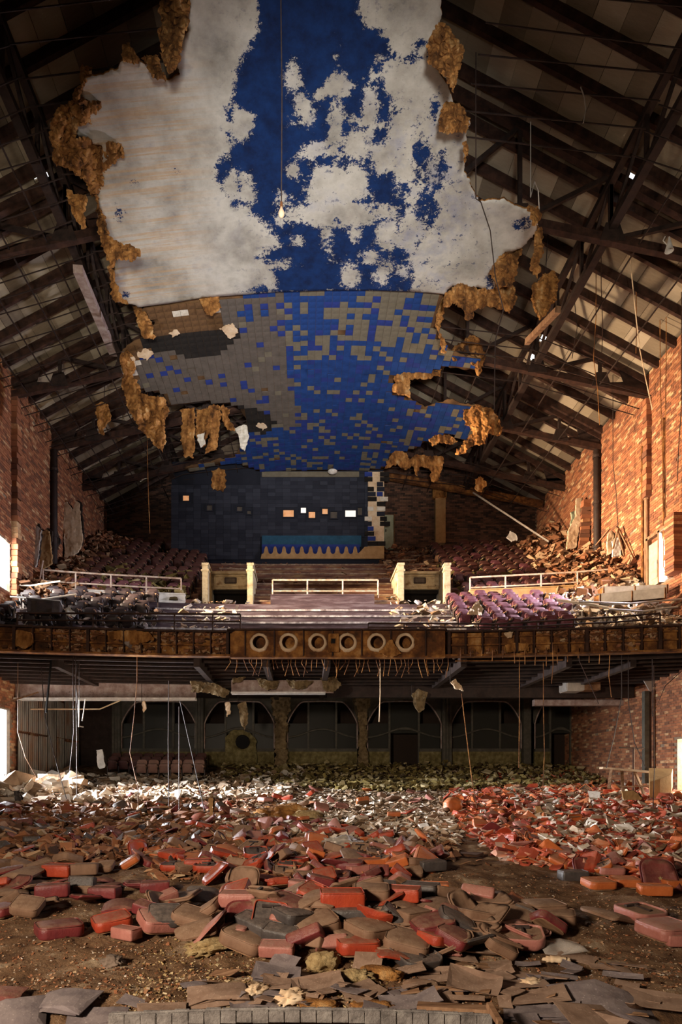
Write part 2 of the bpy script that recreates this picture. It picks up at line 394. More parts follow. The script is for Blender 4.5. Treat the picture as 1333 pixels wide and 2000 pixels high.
def floorz(x, y, rough=True):
    x = np.asarray(x, float); y = np.asarray(y, float)
    z = SL * (y - 6.25)
    z = z + 0.26 * np.exp(-(((x + 0.55) / 2.1) ** 2 + ((y - 7.9) / 1.0) ** 2) ** 1.3)
    z = z + 0.14 * np.exp(-(((x + 0.3) / 1.9) ** 2 + ((y - 10.8) / 1.3) ** 2))
    z = z + 0.5 * np.clip((y - 27.5) / 4.5, 0, 1) ** 1.5
    z = z + 0.10 * np.exp(-((y - 5.7) / 0.5) ** 2)
    if rough:
        z = z + 0.14 * (fbm(x * 1.3, y * 1.3, 5, 3) - 0.5) + 0.09 * (fbm(x * 6, y * 6, 4, 9) - 0.5)
    return z
ny, nx = 420, 400
ys = 3.6 * (34.0 / 3.6) ** np.linspace(0, 1, ny)
t = np.linspace(-1, 1, nx); xs = -0.5 + 3.2 * t + 9.9 * t ** 3
xs[0] = -13.2; xs[-1] = 13.2
XX, YY = np.meshgrid(xs, ys)
ZZ = floorz(XX, YY)
me = bpy.data.meshes.new('floor')
vv = np.stack([XX, YY, ZZ], -1).reshape(-1, 3)
ii = np.arange(ny * nx).reshape(ny, nx)
ff = np.stack([ii[:-1, :-1], ii[:-1, 1:], ii[1:, 1:], ii[1:, :-1]], -1).reshape(-1, 4)
me.from_pydata(vv.tolist(), [], ff.tolist()); me.materials.append(m_floor)
me.polygons.foreach_set('use_smooth', [True] * len(me.polygons))
floor = bpy.data.objects.new('floor', me); COL.objects.link(floor); floor['kind'] = 'structure'

stage_floor = MB().span((-13, -8.2, -0.75), (13, 3.9, -0.45)).build('floor_stage', m_wood); stage_floor['kind'] = 'structure'
def wall_holes(name, axis, at, thick, u0, u1, z0, z1, holes, mat):
    """a wall in the plane axis = at, split into boxes around its openings (u0, u1, z0, z1)"""
    mb = MB()
    us = sorted({u0, u1, *[h[0] for h in holes], *[h[1] for h in holes]}); us = [u for u in us if u0 <= u <= u1]
    zs = sorted({z0, z1, *[h[2] for h in holes], *[h[3] for h in holes]}); zs = [z for z in zs if z0 <= z <= z1]
    for a, b in zip(us, us[1:]):
        run = None
        for c, d in zip(zs, zs[1:]):
            um, zm = (a + b) / 2, (c + d) / 2
            if any(h[0] < um < h[1] and h[2] < zm < h[3] for h in holes):
                continue
            lo, hi = ((min(at, at + thick), a, c), (max(at, at + thick), b, d)) if axis == 'x' else ((a, min(at, at + thick), c), (b, max(at, at + thick), d))
            mb.span(lo, hi)
    o = mb.build(name, mat); o['kind'] = 'structure'
    return o
HL = [(22.4, 24.95, -0.9, EYE + 2.75), (22.2, 24.95, EYE + 7.35, EYE + 9.25)]
HR = [(23.45, 24.0, EYE + 7.45, EYE + 9.3), (21.8, 23.15, 0.0, EYE + 1.5)]
wall_left = wall_holes('wall_left', 'x', -WX, -0.12, -8, 37.6, -1.2, ZE + 0.2, HL, m_mortar)
wall_right = wall_holes('wall_right', 'x', WX, 0.45, -8, 37.6, -1.2, ZE + 0.2, HR, m_mortar)
BY = 37.2
wall_back = wall_holes('wall_back', 'y', BY, 0.4, -WX, WX, 9, 26, [], m_mortar)
RY = 32.6
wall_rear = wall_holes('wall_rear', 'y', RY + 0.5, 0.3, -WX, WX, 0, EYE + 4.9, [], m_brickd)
wall_stage = wall_holes('wall_stage', 'y', -8.0, -0.3, -WX, WX, -1.5, 26, [], m_steel2)

# ---- bricks of the side walls
BL, BH, JO = 0.29, 0.09, 0.012
def side_bricks(wall, sx, holes, y0, y1, seed):
    rs = np.random.RandomState(seed)
    rows = np.arange(-0.5, ZE, BH + JO)
    cs = []
    for k, z in enumerate(rows):
        off = (k % 2) * 0.5 * BL + rs.rand() * 0.05
        y = np.arange(y0 + off, y1, BL + JO)
        cs.append(np.stack([np.full_like(y, sx * WX), y, np.full_like(y, z)], -1))
    c = np.concatenate(cs)
    keep = np.ones(len(c), bool)
    for h in holes:
        keep &= ~((c[:, 1] > h[0] - BL / 2) & (c[:, 1] < h[1] + BL / 2) & (c[:, 2] > h[2] - BH / 2) & (c[:, 2] < h[3] + BH / 2))
    fl = SL * (c[:, 1] - 6.25)
    keep &= c[:, 2] > fl - 0.1
    # the balcony stands against the wall here
    keep &= rs.rand(len(c)) > 0.006
    c = c[keep]
    c[:, 0] += sx * (rs.rand(len(c)) - 0.5) * 0.014
    px = VX + (c[:, 0] - CX) / c[:, 1] * F
    py = VY - (c[:, 2] - EYE) / c[:, 1] * F
    inn = (px > 2) & (px < 1331) & ((py < 1165) & (py > 640) | (py > 1335) & (py < 1500))
    idx = np.where(inn)[0]
    idx = idx[np.argsort(c[idx, 1])][:300]
    one = MB().box((0, 0, 0), (0.05, BL, BH)).build('brick', m_brick, wall)
    first = True
    for i in idx:
        b = one if first else one.copy()
        if not first:
            COL.objects.link(b)
        first = False
        b.location = c[i]
        b.rotation_euler = (rng.uniform(-.01, .01), 0, rng.uniform(-.02, .02))
    rest = np.setdiff1d(np.arange(len(c)), idx)
    n = len(rest)
    fast_boxes('brick_course', c[rest], np.tile([0.05, BL, BH], (n, 1)), None, m_bricks, rs.rand(n), wall)
side_bricks(wall_left, -1, HL, 21.0, 37.2, 1)
side_bricks(wall_right, 1, HR, 20.6, 37.2, 2)
# back wall bricks beside the projection panel
rs = np.random.RandomState(5)
c = []
for k, z in enumerate(np.arange(12.3, ZE + 6.0, BH + JO)):
    for x in np.arange(-WX + (k % 2) * BL / 2, WX, BL + JO):
        if -8.4 < x < 3.5: continue
        c.append((x, BY, z))
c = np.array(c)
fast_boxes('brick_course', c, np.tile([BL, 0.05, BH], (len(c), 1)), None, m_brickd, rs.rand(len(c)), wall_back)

# ---- brick pilaster on the left wall, pipes and conduits on both
def stacked_pier(name, x, y, z0, z1, sx, sy, label):
    t = thing(name, (x, y, z0), label, 'pilaster')
    n = int((z1 - z0) / 0.225)
    one = None
    for k in range(n):
        if one is None:
            one = adopt(MB().box((0, 0, 0), (sx, sy, 0.21)).build('brick', m_brick, bevel=0.008), t)
            b = one
        else:
            b = one.copy(); COL.objects.link(b)
        b.location = (rng.uniform(-.03, .03), rng.uniform(-.03, .03), 0.11 + k * 0.225)
        b.rotation_euler = (0, 0, rng.uniform(-.08, .08))
    return t
stacked_pier('brick_pilaster', -12.36, 25.2, 8.3, 17.3, 0.26, 0.34, 'broken brick pilaster beside the upper doorway on the darker side wall')
stacked_pier('brick_pilaster', 12.38, 24.95, 13.0, 16.9, 0.22, 0.30, 'short brown brick pier under the truss end on the sunlit wall')
def pipe(name, x, y, z0, z1, r, mat, label, cat='pipe', collars=()):
    t = thing(name, (x, y, z0), label, cat)
    MB().tube([(x, y, z0), (x, y, z1)], r, 12).build('shaft', mat, t, smooth=True)
    for z in collars:
        MB().lathe([(r, -.06), (r * 1.25, -.06), (r * 1.25, .06), (r, .06)], (x, y, z), 'Z', 12).build('collar', mat, t)
    return t
pipe('downpipe', 12.33, 29.15, 11.0, 17.2, 0.15, m_steel2, 'thick black downpipe standing against the sunlit brick wall', collars=(12.6, 14.6, 16.7))
pipe('downpipe', -12.33, 28.95, 10.6, 16.9, 0.15, m_steel2, 'thick black downpipe on the shadowed brick wall beside the leaning slabs', collars=(13.0, 16.0))
pipe('conduit', 12.4, 25.35, 9.0, 15.2, 0.06, m_rust, 'slim rusty conduit beside the doorway on the sunlit wall', 'conduit')
pipe('conduit', 12.4, 25.05, 9.6, 15.4, 0.085, m_wood, 'brown boxed conduit next to the slim rusty one on sunlit wall', 'conduit', (11.0, 13.0))
pipe('conduit', 12.42, 23.9, 9.9, 15.5, 0.03, m_rust, 'thin orange rod hanging straight down above the sunlit doorway', 'conduit')

# ================================================================== ROOF
roof = MB().span((-WX, 8.0, ZE + RP * WX + 0.9), (WX, 9.0, ZE + RP * WX + 1.0)).build('ceiling', m_deck)
roof['kind'] = 'structure'
SLOPE = math.atan(RP)
def roofz(x): return ZE + RP * (WX - abs(x))
ry0, pit = 14.0, 1.15
nb = int((37.4 - ry0) / pit) + 1
raf = {}
for s in (-1, 1):
    o = MB().bar((s * WX, 0, ZE - 0.16), (0, 0, ZE + RP * WX - 0.16), 0.13, 0.30).build('rafter', m_steel, roof)
    raf[s] = o
    for k in range(nb):
        r = o if k == 0 else o.copy()
        if k: COL.objects.link(r)
        r.location = (0, ry0 + k * pit, 0)
slabL = 0.78; nsl = int(math.hypot(WX, RP * WX) / slabL) + 1
HOLES = [(68, 325), (84, 305), (60, 300), (55, 330), (75, 345), (95, 325), (1229, 300), (1238, 335), (1282, 250), (1075, 650), (1062, 680), (1040, 690), (545 - 100, 880), (290, 915), (318, 902)]
cand = []
for s in (-1, 1):
    for k in range(-6, nb):
        for j in range(nsl):
            L = (j + 0.5) * slabL
            x = s * (WX - L * math.cos(SLOPE)); z = ZE + L * math.sin(SLOPE) + 0.03
            y = ry0 + (k + 0.5) * pit
            cand.append((s, x, y, z, k, j))
one = {s: None for s in (-1, 1)}
scored = []
for i, (s, x, y, z, k, j) in enumerate(cand):
    px, py = to_px((x, y, z))
    seen = -30 < px < 1363 and -30 < py < 960 and abs(x) > 5.2 and k >= 0
    scored.append((y if seen else 99, i))
scored.sort()
single = {i for d, i in scored[:300] if d < 99}
rc, rr, rn = [], [], []
rs = np.random.RandomState(11)
for i, (s, x, y, z, k, j) in enumerate(cand):
    if abs(x) < 0.2 and False: continue
    hole = None
    if k >= 0:
        for hx, hy in HOLES:
            a = to_px((x - s * 0.36 * math.cos(SLOPE), y - pit / 2, z - s * 0)); 
            px, py = to_px((x, y, z))
            if abs(px - hx) < 17 and abs(py - hy) < 17: hole = (hx, hy)
    rot = (0, s * SLOPE, 0)
    if hole:
        # a broken slab: pieces with gaps between them, daylight comes through
        u = 0.26
        for q, (dy, sy, du, su) in enumerate([(-0.36, 0.38, 0, slabL - .01), (0.40, 0.30, 0, slabL - .01), (0.04, 0.40, -0.22, 0.30), (0.0, 0.22, 0.27, 0.2)]):
            rc.append((x + s * du * math.cos(SLOPE), y + dy, z - du * math.sin(SLOPE))); rr.append((0, s * SLOPE, 0)); rn.append((su, sy, 0.05))
        continue
    if i in single:
        if one[s] is None:
            one[s] = MB().box((0, 0, 0), (slabL - 0.012, pit - 0.02, 0.05)).build('roof_slab', m_deck, roof); b = one[s]
        else:
            b = one[s].copy(); COL.objects.link(b)
        b.location = (x, y, z + rng.uniform(0, .012)); b.rotation_euler = rot
    else:
        rc.append((x, y, z)); rr.append(rot); rn.append((slabL - 0.004, pit - 0.004, 0.05))
fast_boxes('roof_slab_field', rc, rn, rr, m_decks, rs.rand(len(rc)), roof)
seal = MB()  # unseen sheet added over the slabs to stop light leaking between them
for i, (s, x, y, z, k, j) in enumerate(cand):
    px, py = to_px((x, y, z)) if y > 1 else (0, 0)
    if k >= 0 and any(abs(px - hx) < 17 and abs(py - hy) < 17 for hx, hy in HOLES): continue
    seal.box((x, y, z + 0.055), (slabL + .03, pit + .03, 0.02), (0, s * SLOPE, 0))
seal.build('slab_light_seal', m_steel2, roof, kind='stuff')
# weatherproof top over the ridge and in front of the deck's first bay
MB().prism([(-0.6, ZE + RP * WX - 0.3 + .05), (0.6, ZE + RP * WX - 0.3 + .05), (0, ZE + RP * WX + 0.12)], 'XZ', 7, 37.5).build('ridge_cap', m_steel, roof)
fr = MB()
for s in (-1, 1):
    fr.add([(s * (WX + .3), -8, ZE - .1), (0, -8, ZE + RP * WX + .1), (0, 7.2, ZE + RP * WX + .1), (s * (WX + .3), 7.2, ZE - .1)], [(0, 1, 2, 3)])
fr.build('stage_roof', m_steel, roof)

# ---- trusses
def chordz(x): return EYE + 17.75 - 0.21 * abs(x)
def truss(y, label):
    t = thing('roof_truss', (0, y, ZE), label, 'roof truss', 'roof trusses')
    for s in (-1, 1):
        MB().bar((s * WX, y, chordz(WX)), (0, y, chordz(0)), 0.2, 0.24).build('bottom_chord', m_steel, t)
        MB().bar((s * WX, y, ZE - 0.42), (0, y, ZE - 0.42 + RP * WX), 0.2, 0.24).build('top_chord', m_steel, t)
        pts = [WX, 10.6, 8.1, 5.4, 2.7, 0.0]
        tz = lambda x: ZE - 0.42 + RP * (WX - x)
        for i, x in enumerate(pts[1:-1] + [0.0]):
            if x == 0 and s < 0: continue
            MB().bar((s * x, y, chordz(x)), (s * x, y, tz(x)), 0.12, 0.10, (0, 1, 0)).build('web_strut', m_steel2, t)
        for a, b in zip(pts, pts[1:]):
            MB().bar((s * a, y, tz(a)), (s * b, y, chordz(b)), 0.10, 0.13).build('web_brace', m_steel2, t)
            if a != WX:
                x = s * a
                MB().prism([(x - .38, chordz(a) - .1), (x + .38, chordz(a) - .1), (x + .2, chordz(a) + .42), (x - .2, chordz(a) + .42)], 'XZ', y - .13, y - .10).build('gusset_plate', m_steel2, t)
        MB().prism([(s * 12.4, chordz(WX) - .1), (s * 11.6, chordz(11.6) - .05), (s * 11.3, tz(11.3)), (s * 12.4, tz(12.4))], 'XZ', y - .05, y - .02).build('heel_plate', m_steel2, t)
    return t
for y, l in ((19.0, 'rusty steel roof truss nearest the stage, above the torn white plaster'), (25.1, 'second rusty roof truss from the stage, landing on the brick pilaster'),
             (29.1, 'rusty roof truss landing above the two thick black downpipes'), (33.1, 'last rusty roof truss before the back wall')):
    truss(y, l)
# ---- long lattice girders
for s, l in ((-1, 'long lattice girder under the roof on the darker brick side'), (1, 'long lattice girder under the roof on the sunlit brick side')):
    x, zb, zt = s * 8.1, EYE + 16.35, EYE + 17.75
    t = thing('lattice_girder', (x, 13, zb), l, 'girder', 'long lattice girders')
    MB().bar((x, 13, zb), (x, 36.8, zb), 0.24, 0.18).build('bottom_chord', m_steel2, t)
    MB().bar((x, 13, zt), (x, 36.8, zt), 0.20, 0.18).build('top_chord', m_steel2, t)
    y = 13.0
    while y < 36:
        MB().bar((x, y, zb), (x, y, zt), 0.10, 0.10, (0, 1, 0)).build('lattice_strut', m_steel2, t)
        MB().bar((x, y, zt), (x, y + 2.0, zb), 0.09, 0.09).build('lattice_brace', m_steel2, t)
        y += 2.0
# ---- knee braces from girder up to roof, thin tie rods
# ---- hanging channel grid that carried the lost ceiling
CH = 16.6
def ceilz(x): return EYE + CH - 0.0105 * x * x
g = MB()
for y in np.arange(13.5, 36.6, 0.62):
    for s in (-1, 1):
        if s > 0 and (int(y * 10) % 3): continue
        x1 = 12.3 if rng.random() < .8 else 10
        g.bar((s * 3.0, y, ceilz(3.0) + .22), (s * 7.5, y + rng.uniform(-.1, .1), ceilz(7.5) + .22), 0.02, 0.03)
        g.bar((s * 7.5, y, ceilz(7.5) + .22), (s * x1, y + rng.uniform(-.15, .15), ceilz(x1) - .25), 0.02, 0.03)
for s, xsn in ((-1, (8.6, 9.7, 10.8, 11.9)), (1, (8.9, 10.6))):
    for x in xsn:
        g.bar((s * x, 15, ceilz(x) + .1), (s * x + rng.uniform(-.2, .2), 36, ceilz(x)), 0.035, 0.04)
for x in (-6.2, -4.6, 4.6, 6.0):
    g.bar((x, 24, ceilz(x) + .25), (x, 36.5, ceilz(x) + .25), 0.03, 0.04)
tag(g.build('ceiling_lath_grid', m_steel2, None, kind='stuff'), 'thin rusty channel grid left hanging around the broken ceiling', 'lath grid')
# ================================================================== THE HUNG CEILING
def unceil(px, py, off=0.0):
    x = 0.0
    for _ in range(12):
        d = (CH - off - 0.0105 * x * x) * F / (VY - py)
        x = CX + (px - VX) * d / F
    return (x, d)
def inpoly(x, y, poly):
    x = np.asarray(x); y = np.asarray(y); r = np.zeros(x.shape, bool)
    n = len(poly)
    for i in range(n):
        x0, y0 = poly[i]; x1, y1 = poly[(i + 1) % n]
        c = ((y0 > y) != (y1 > y))
        r ^= c & (x < (x1 - x0) * (y - y0) / (y1 - y0 + 1e-12) + x0)
    return r
def dpoly(x, y, poly):
    """signed distance, positive inside"""
    x = np.asarray(x, float); y = np.asarray(y, float); d = np.full(x.shape, 1e9)
    n = len(poly)
    for i in range(n):
        x0, y0 = poly[i]; x1, y1 = poly[(i + 1) % n]
        dx, dy = x1 - x0, y1 - y0
        tt = np.clip(((x - x0) * dx + (y - y0) * dy) / (dx * dx + dy * dy + 1e-9), 0, 1)
        d = np.minimum(d, np.hypot(x - x0 - tt * dx, y - y0 - tt * dy))
    return np.where(inpoly(x, y, poly), d, -d)
def ragged(poly, step=4.0, amp=4.0, seed=0, keep=None):
    """outline with torn edges: each side subdivided and pushed about by noise"""
    out = []; n = len(poly); s = 0
    for i in range(n):
        x0, y0 = poly[i]; x1, y1 = poly[(i + 1) % n]
        L = math.hypot(x1 - x0, y1 - y0); k = max(1, int(L / step))
        nx_, ny_ = (y1 - y0) / (L + 1e-9), -(x1 - x0) / (L + 1e-9)
        straight = keep and keep((x0 + x1) / 2, (y0 + y1) / 2)
        for j in range(k):
            u = j / k; s += step
            a = 0 if straight else amp * (noise.noise((s * .045, seed * 7.3, 0)) * 1.2 + noise.noise((s * .16, seed * 3.1, 5)) * .9 + noise.noise((s * .5, seed, 9)) * .5)
            if j == 0: a *= 0.5
            out.append((x0 + (x1 - x0) * u + nx_ * a, y0 + (y1 - y0) * u + ny_ * a))
    return out
def tri_fill(poly, step, seed=0):
    """triangulated polygon with inner points -> verts, tris"""
    xs_ = [p[0] for p in poly]; ys_ = [p[1] for p in poly]
    gx, gy = np.meshgrid(np.arange(min(xs_), max(xs_), step), np.arange(min(ys_), max(ys_), step))
    rs = np.random.RandomState(seed)
    gx = gx + (rs.rand(*gx.shape) - .5) * step * .4; gy = gy + (rs.rand(*gy.shape) - .5) * step * .4
    dd = dpoly(gx.ravel(), gy.ravel(), poly)
    pts = [(x, y) for x, y, q in zip(gx.ravel(), gy.ravel(), dd) if q > step * .45]
    vs = [Vector(p) for p in poly] + [Vector(p) for p in pts]
    r = delaunay_2d_cdt(vs, [], [list(range(len(poly)))], 1, 1e-4)
    return [(v.x, v.y) for v in r[0]], [tuple(f) for f in r[2]]

# ---- front part: white plaster with the blue paint peeling off
PL = [(372, -40), (366, 60), (340, 110), (352, 142), (322, 158), (305, 120), (268, 118), (245, 105), (228, 135), (205, 142), (168, 150), (150, 190), (138, 215),
      (140, 262), (198, 282), (205, 320), (192, 370), (190, 410), (212, 470), (228, 505), (216, 545), (224, 585), (268, 599),
      (330, 591), (385, 582), (430, 577), (540, 569), (640, 566), (720, 566), (800, 568), (866, 573),
      (885, 556), (915, 565), (940, 562), (972, 568), (965, 540), (985, 495), (1020, 482), (1046, 455), (1052, 425), (1030, 405), (1005, 400), (985, 385), (938, 392), (912, 345), (908, 300), (917, 235), (893, 210),
      (880, 175), (850, 130), (835, 95), (862, 50), (864, -40)]
pl_edge = ragged(PL, 4, 4.5, 3, keep=lambda x, y: (y > 560 and 262 < x < 870) or y < -30)
vpx, tri = tri_fill([unceil(x, y, .2) for x, y in pl_edge], 0.115, 2)
va = np.array(vpx)
vz = EYE + CH - 0.2 - 0.0105 * va[:, 0] ** 2 + 0.03 * (fbm(va[:, 0] * .9, va[:, 1] * .9, 3, 21) - .5)
VPX = VX + (va[:, 0] - CX) / va[:, 1] * F; VPY = VY - (vz - EYE) / va[:, 1] * F
BLUE = [[(505, -60), (505, 50), (488, 92), (470, 110), (460, 150), (452, 190), (480, 215), (500, 222), (495, 250), (455, 285), (425, 320), (420, 345), (440, 385), (470, 350), (492, 352), (500, 395), (480, 400), (505, 425),
         (530, 445), (548, 478), (520, 490), (505, 498), (533, 520), (538, 556), (470, 568), (540, 572), (800, 571), (812, 540), (800, 500), (770, 470), (778, 440), (800, 400), (778, 375), (770, 330), (735, 340), (725, 290), (760, 270), (765, 200), (742, 150),
         (712, 160), (735, 115), (770, 110), (762, 75), (720, 55), (702, 20), (702, -60)]]
WHITE = [(570, 150, 14, 26), (576, 332, 12, 14), (660, 165, 28, 26), (658, 235, 12, 80), (628, 290, 35, 16), (700, 282, 26, 30), (697, 355, 22, 40), (660, 372, 60, 36), (655, 415, 90, 26), (640, 340, 30, 20),
         (684, 538, 17, 26), (725, 500, 17, 13), (757, 455, 22, 32), (752, 412, 20, 14), (694, 450, 14, 18), (545, 515, 18, 8), (580, 468, 8, 6), (552, 385, 14, 10), (545, 430, 12, 10), (592, 200, 14, 22), (605, 232, 12, 16), (625, 185, 10, 10),
         (725, 210, 14, 44), (790, 528, 10, 12), (745, 540, 14, 18), (760, 515, 10, 6), (600, 300, 20, 10), (570, 230, 6, 8), (640, 450, 8, 30), (463, 360, 24, 30), (735, 300, 12, 22), (785, 355, 14, 20), (715, 235, 30, 12)]
BLUEB = [(450, 225, 10, 22), (463, 360, 7, 18), (447, 270, 9, 20), (825, 320, 22, 60), (862, 330, 16, 50), (835, 410, 25, 40), (800, 110, 26, 12), (820, 85, 18, 14), (700, 392, 10, 8), (660, 428, 10, 8), (1022, 437, 20, 14), (960, 550, 14, 18), (232, 413, 8, 14), (465, 395, 20, 8),
         (258, 352, 6, 6), (345, 330, 8, 6), (245, 575, 9, 9), (790, 370, 12, 16), (775, 215, 16, 12), (730, 210, 10, 12), (815, 470, 8, 16), (700, 95, 16, 40), (735, 130, 14, 10), (740, 60, 16, 10), (850, 215, 10, 30)]
q = np.full(len(va), -60.0)
for p in BLUE: q = np.maximum(q, dpoly(VPX, VPY, p))
for bx, by, rx, ry in WHITE:
    e = (np.hypot((VPX - bx) / rx, (VPY - by) / ry) - 1) * min(rx, ry)
    q = np.minimum(q, e)
for bx, by, rx, ry in BLUEB:
    e = (1 - np.hypot((VPX - bx) / rx, (VPY - by) / ry)) * min(rx, ry)
    q = np.maximum(q, np.minimum(e, 9) - 4)
q = np.clip(q, -40, 40) / 40.0
# how far the white has kept specks of blue, and where rust water ran
speck = np.clip(1.3 - np.abs(VPX - 840) / 120, 0, 1) * np.clip((VPY - 150) / 120, 0, 1) + np.clip(1 - np.abs(VPX - 620) / 200, 0, 1) * .6 + 0.15
stain = np.clip((430 - VPX) / 90, 0, 1) * np.clip((VPY - 60) / 120, 0, 1)
def mask_mat(name):
    m = bpy.data.materials.new(name); m.use_nodes = True
    nt = m.node_tree; N = nt.nodes; L = nt.links; b = N['Principled BSDF']; b.inputs['Roughness'].default_value = 0.8; b.inputs['Specular IOR Level'].default_value = .2
    tc = N.new('ShaderNodeTexCoord'); co = tc.outputs['Object']
    def nz(s, det=8, rough=.65, stretch=None):
        n = N.new('ShaderNodeTexNoise'); n.inputs['Scale'].default_value = s; n.inputs['Detail'].default_value = det; n.inputs['Roughness'].default_value = rough
        if stretch:
            mp = N.new('ShaderNodeMapping'); mp.inputs['Scale'].default_value = stretch; L.new(co, mp.inputs[0]); L.new(mp.outputs[0], n.inputs[0])
        else: L.new(co, n.inputs[0])
        return n.outputs['Fac']
    def mth(op, a, bb, c=None):
        x = N.new('ShaderNodeMath'); x.operation = op
        for i, v in enumerate((a, bb, c)):
            if v is None: continue
            if isinstance(v, (int, float)): x.inputs[i].default_value = v
            else: L.new(v, x.inputs[i])
        return x.outputs[0]
    def ramp(fac, stops):
        r = N.new('ShaderNodeValToRGB'); e = r.color_ramp.elements
        while len(e) < len(stops): e.new(.5)
        for i, (p, c) in enumerate(stops): e[i].position = p; e[i].color = (*c, 1)
        L.new(fac, r.inputs[0]); return r.outputs[0]
    def mix(f, a, bb):
        x = N.new('ShaderNodeMix'); x.data_type = 'RGBA'; L.new(f, x.inputs['Factor']); L.new(a, x.inputs['A']); L.new(bb, x.inputs['B']); return x.outputs['Result']
    def attr(n):
        a = N.new('ShaderNodeAttribute'); a.attribute_name = n; return a.outputs['Fac']
    blue = attr('blue'); sp = attr('speck'); st = attr('stain')
    n1 = nz(2.6, 12, .7); n2 = nz(8, 10, .75); n3 = nz(.7, 8)
    white = ramp(n3, [(.30, (.20, .19, .17)), (.45, (.37, .35, .31)), (.60, (.52, .50, .45)), (.72, (.32, .32, .34))])
    streak = nz(1.0, 7, .7, (0.35, 9, 1))
    sfac = mth('MULTIPLY', st, ramp(streak, [(.46, (0, 0, 0)), (.60, (1, 1, 1))]))
    rust = ramp(n2, [(.3, (.40, .22, .09)), (.7, (.55, .38, .20))])
    white = mix(mth('MULTIPLY', sfac, .62), white, rust)
    bl = ramp(n1, [(.35, (.003, .011, .05)), (.65, (.005, .028, .12))])
    f = mth('ADD', blue, mth('MULTIPLY', mth('SUBTRACT', n1, .5), 1.15))
    f = mth('ADD', f, mth('MULTIPLY', mth('SUBTRACT', n2, .5), 1.25))
    f = mth('ADD', f, mth('MULTIPLY', mth('SUBTRACT', nz(24, 8, .8), .5), 1.0))
    crisp = N.new('ShaderNodeMapRange'); crisp.inputs['From Min'].default_value = -.02; crisp.inputs['From Max'].default_value = .03; L.new(f, crisp.inputs[0])
    sk = mth('MULTIPLY', sp, mth('GREATER_THAN', mth('ADD', n2, mth('MULTIPLY', n1, .6)), .915))
    sk = mth('MULTIPLY', sk, .75)
    haze = mth('MULTIPLY', mth('MULTIPLY', sp, .28), ramp(nz(1.6, 8), [(.5, (0, 0, 0)), (.65, (1, 1, 1))]))
    pale = N.new('ShaderNodeRGB'); pale.outputs[0].default_value = (.16, .20, .38, 1)
    white = mix(haze, white, pale.outputs[0])
    c = mix(mth('MAXIMUM', crisp.outputs[0], sk), white, bl)
    L.new(c, b.inputs['Base Color'])
    bp = N.new('ShaderNodeBump'); bp.inputs['Strength'].default_value = .25; bp.inputs['Distance'].default_value = .03
    L.new(mth('ADD', crisp.outputs[0], n2), bp.inputs['Height']); L.new(bp.outputs[0], b.inputs['Normal'])
    return m
m_peel = mask_mat('peeling_blue_plaster')
plaster = thing('plaster_ceiling', (0, 18, EYE + CH), 'large torn plaster ceiling with deep blue paint peeling off white', 'ceiling panel')
def sheet(name, verts, tris, mat, parent, thick=0.05, attrs=None, smooth=True, back=None):
    me = bpy.data.meshes.new(name)
    o3 = parent.location if parent is not None else Vector((0, 0, 0))
    me.from_pydata([(x - o3.x, y - o3.y, z - o3.z) for x, y, z in verts], [], tris)
    me.materials.append(mat)
    if back: me.materials.append(back)
    for k, a in (attrs or {}).items():
        at = me.attributes.new(k, 'FLOAT', 'POINT'); at.data.foreach_set('value', np.asarray(a, float))
    if smooth: me.polygons.foreach_set('use_smooth', [True] * len(me.polygons))
    o = bpy.data.objects.new(name, me); COL.objects.link(o); adopt(o, parent)
    md = o.modifiers.new('thickness', 'SOLIDIFY'); md.thickness = thick; md.offset = 0
    if back: md.material_offset = 1; md.material_offset_rim = 1
    return o
# normals down so that the painted face is first
def orient_down(v, tris):
    out = []
    for t_ in tris:
        a, b_, c_ = (v[i] for i in t_[:3])
        nz_ = (b_[0] - a[0]) * (c_[1] - a[1]) - (b_[1] - a[1]) * (c_[0] - a[0])
        out.append(t_ if nz_ < 0 else tuple(reversed(t_)))
    return out
sheet('plaster_sheet', np.column_stack([va, vz]).tolist(), orient_down(va, tri), m_peel, plaster, 0.05, {'blue': q, 'speck': speck, 'stain': stain}, back=m_fiber)

# ---- rear part: acoustic tiles, blue and tan
TL = [(285, 598), (430, 577), (540, 569), (700, 566), (800, 568), (868, 573), (858, 600), (850, 640), (862, 670), (885, 690), (938, 702), (934, 724), (870, 716), (815, 735), (768, 738), (765, 765), (795, 775), (830, 795), (875, 783), (940, 795),
      (978, 822), (955, 850), (925, 868), (880, 850), (842, 856), (812, 880), (770, 884), (748, 918), (660, 921), (500, 921), (470, 905), (425, 908), (372, 925), (360, 915), (420, 900), (462, 890), (478, 862), (482, 830), (470, 800), (440, 790), (400, 785), (330, 795), (318, 768), (258, 762), (238, 722), (238, 690), (262, 668), (300, 655), (302, 630), (272, 612)]
tiles = thing('tile_ceiling', (0, 28, EYE + CH), 'blue and tan acoustic tile ceiling reaching to the back wall', 'ceiling panel')
tl_edge = ragged(TL, 5, 3.5, 8, keep=lambda x, y: y < 600 or y > 915)
bv, bt = tri_fill([unceil(x, y, 0) for x, y in tl_edge], 0.5, 3)
bva = np.array(bv)
sheet('backing_board', np.column_stack([bva, EYE + CH + 0.05 - 0.0105 * bva[:, 0] ** 2]).tolist(), orient_down(bva, bt), m_tbrown, tiles, 0.04)
TS = 0.278
tm = {}
for nme, mt in (('blue', m_tblue), ('dark', m_tblue2), ('tan', m_ttan), ('grey', m_tgrey), ('brown', m_tbrown), ('black', m_tblack), ('white', m_twhite)):
    tm[nme] = mt
BROWNA = [(285, 598), (430, 580), (425, 600), (440, 640), (400, 655), (300, 660), (290, 630)]
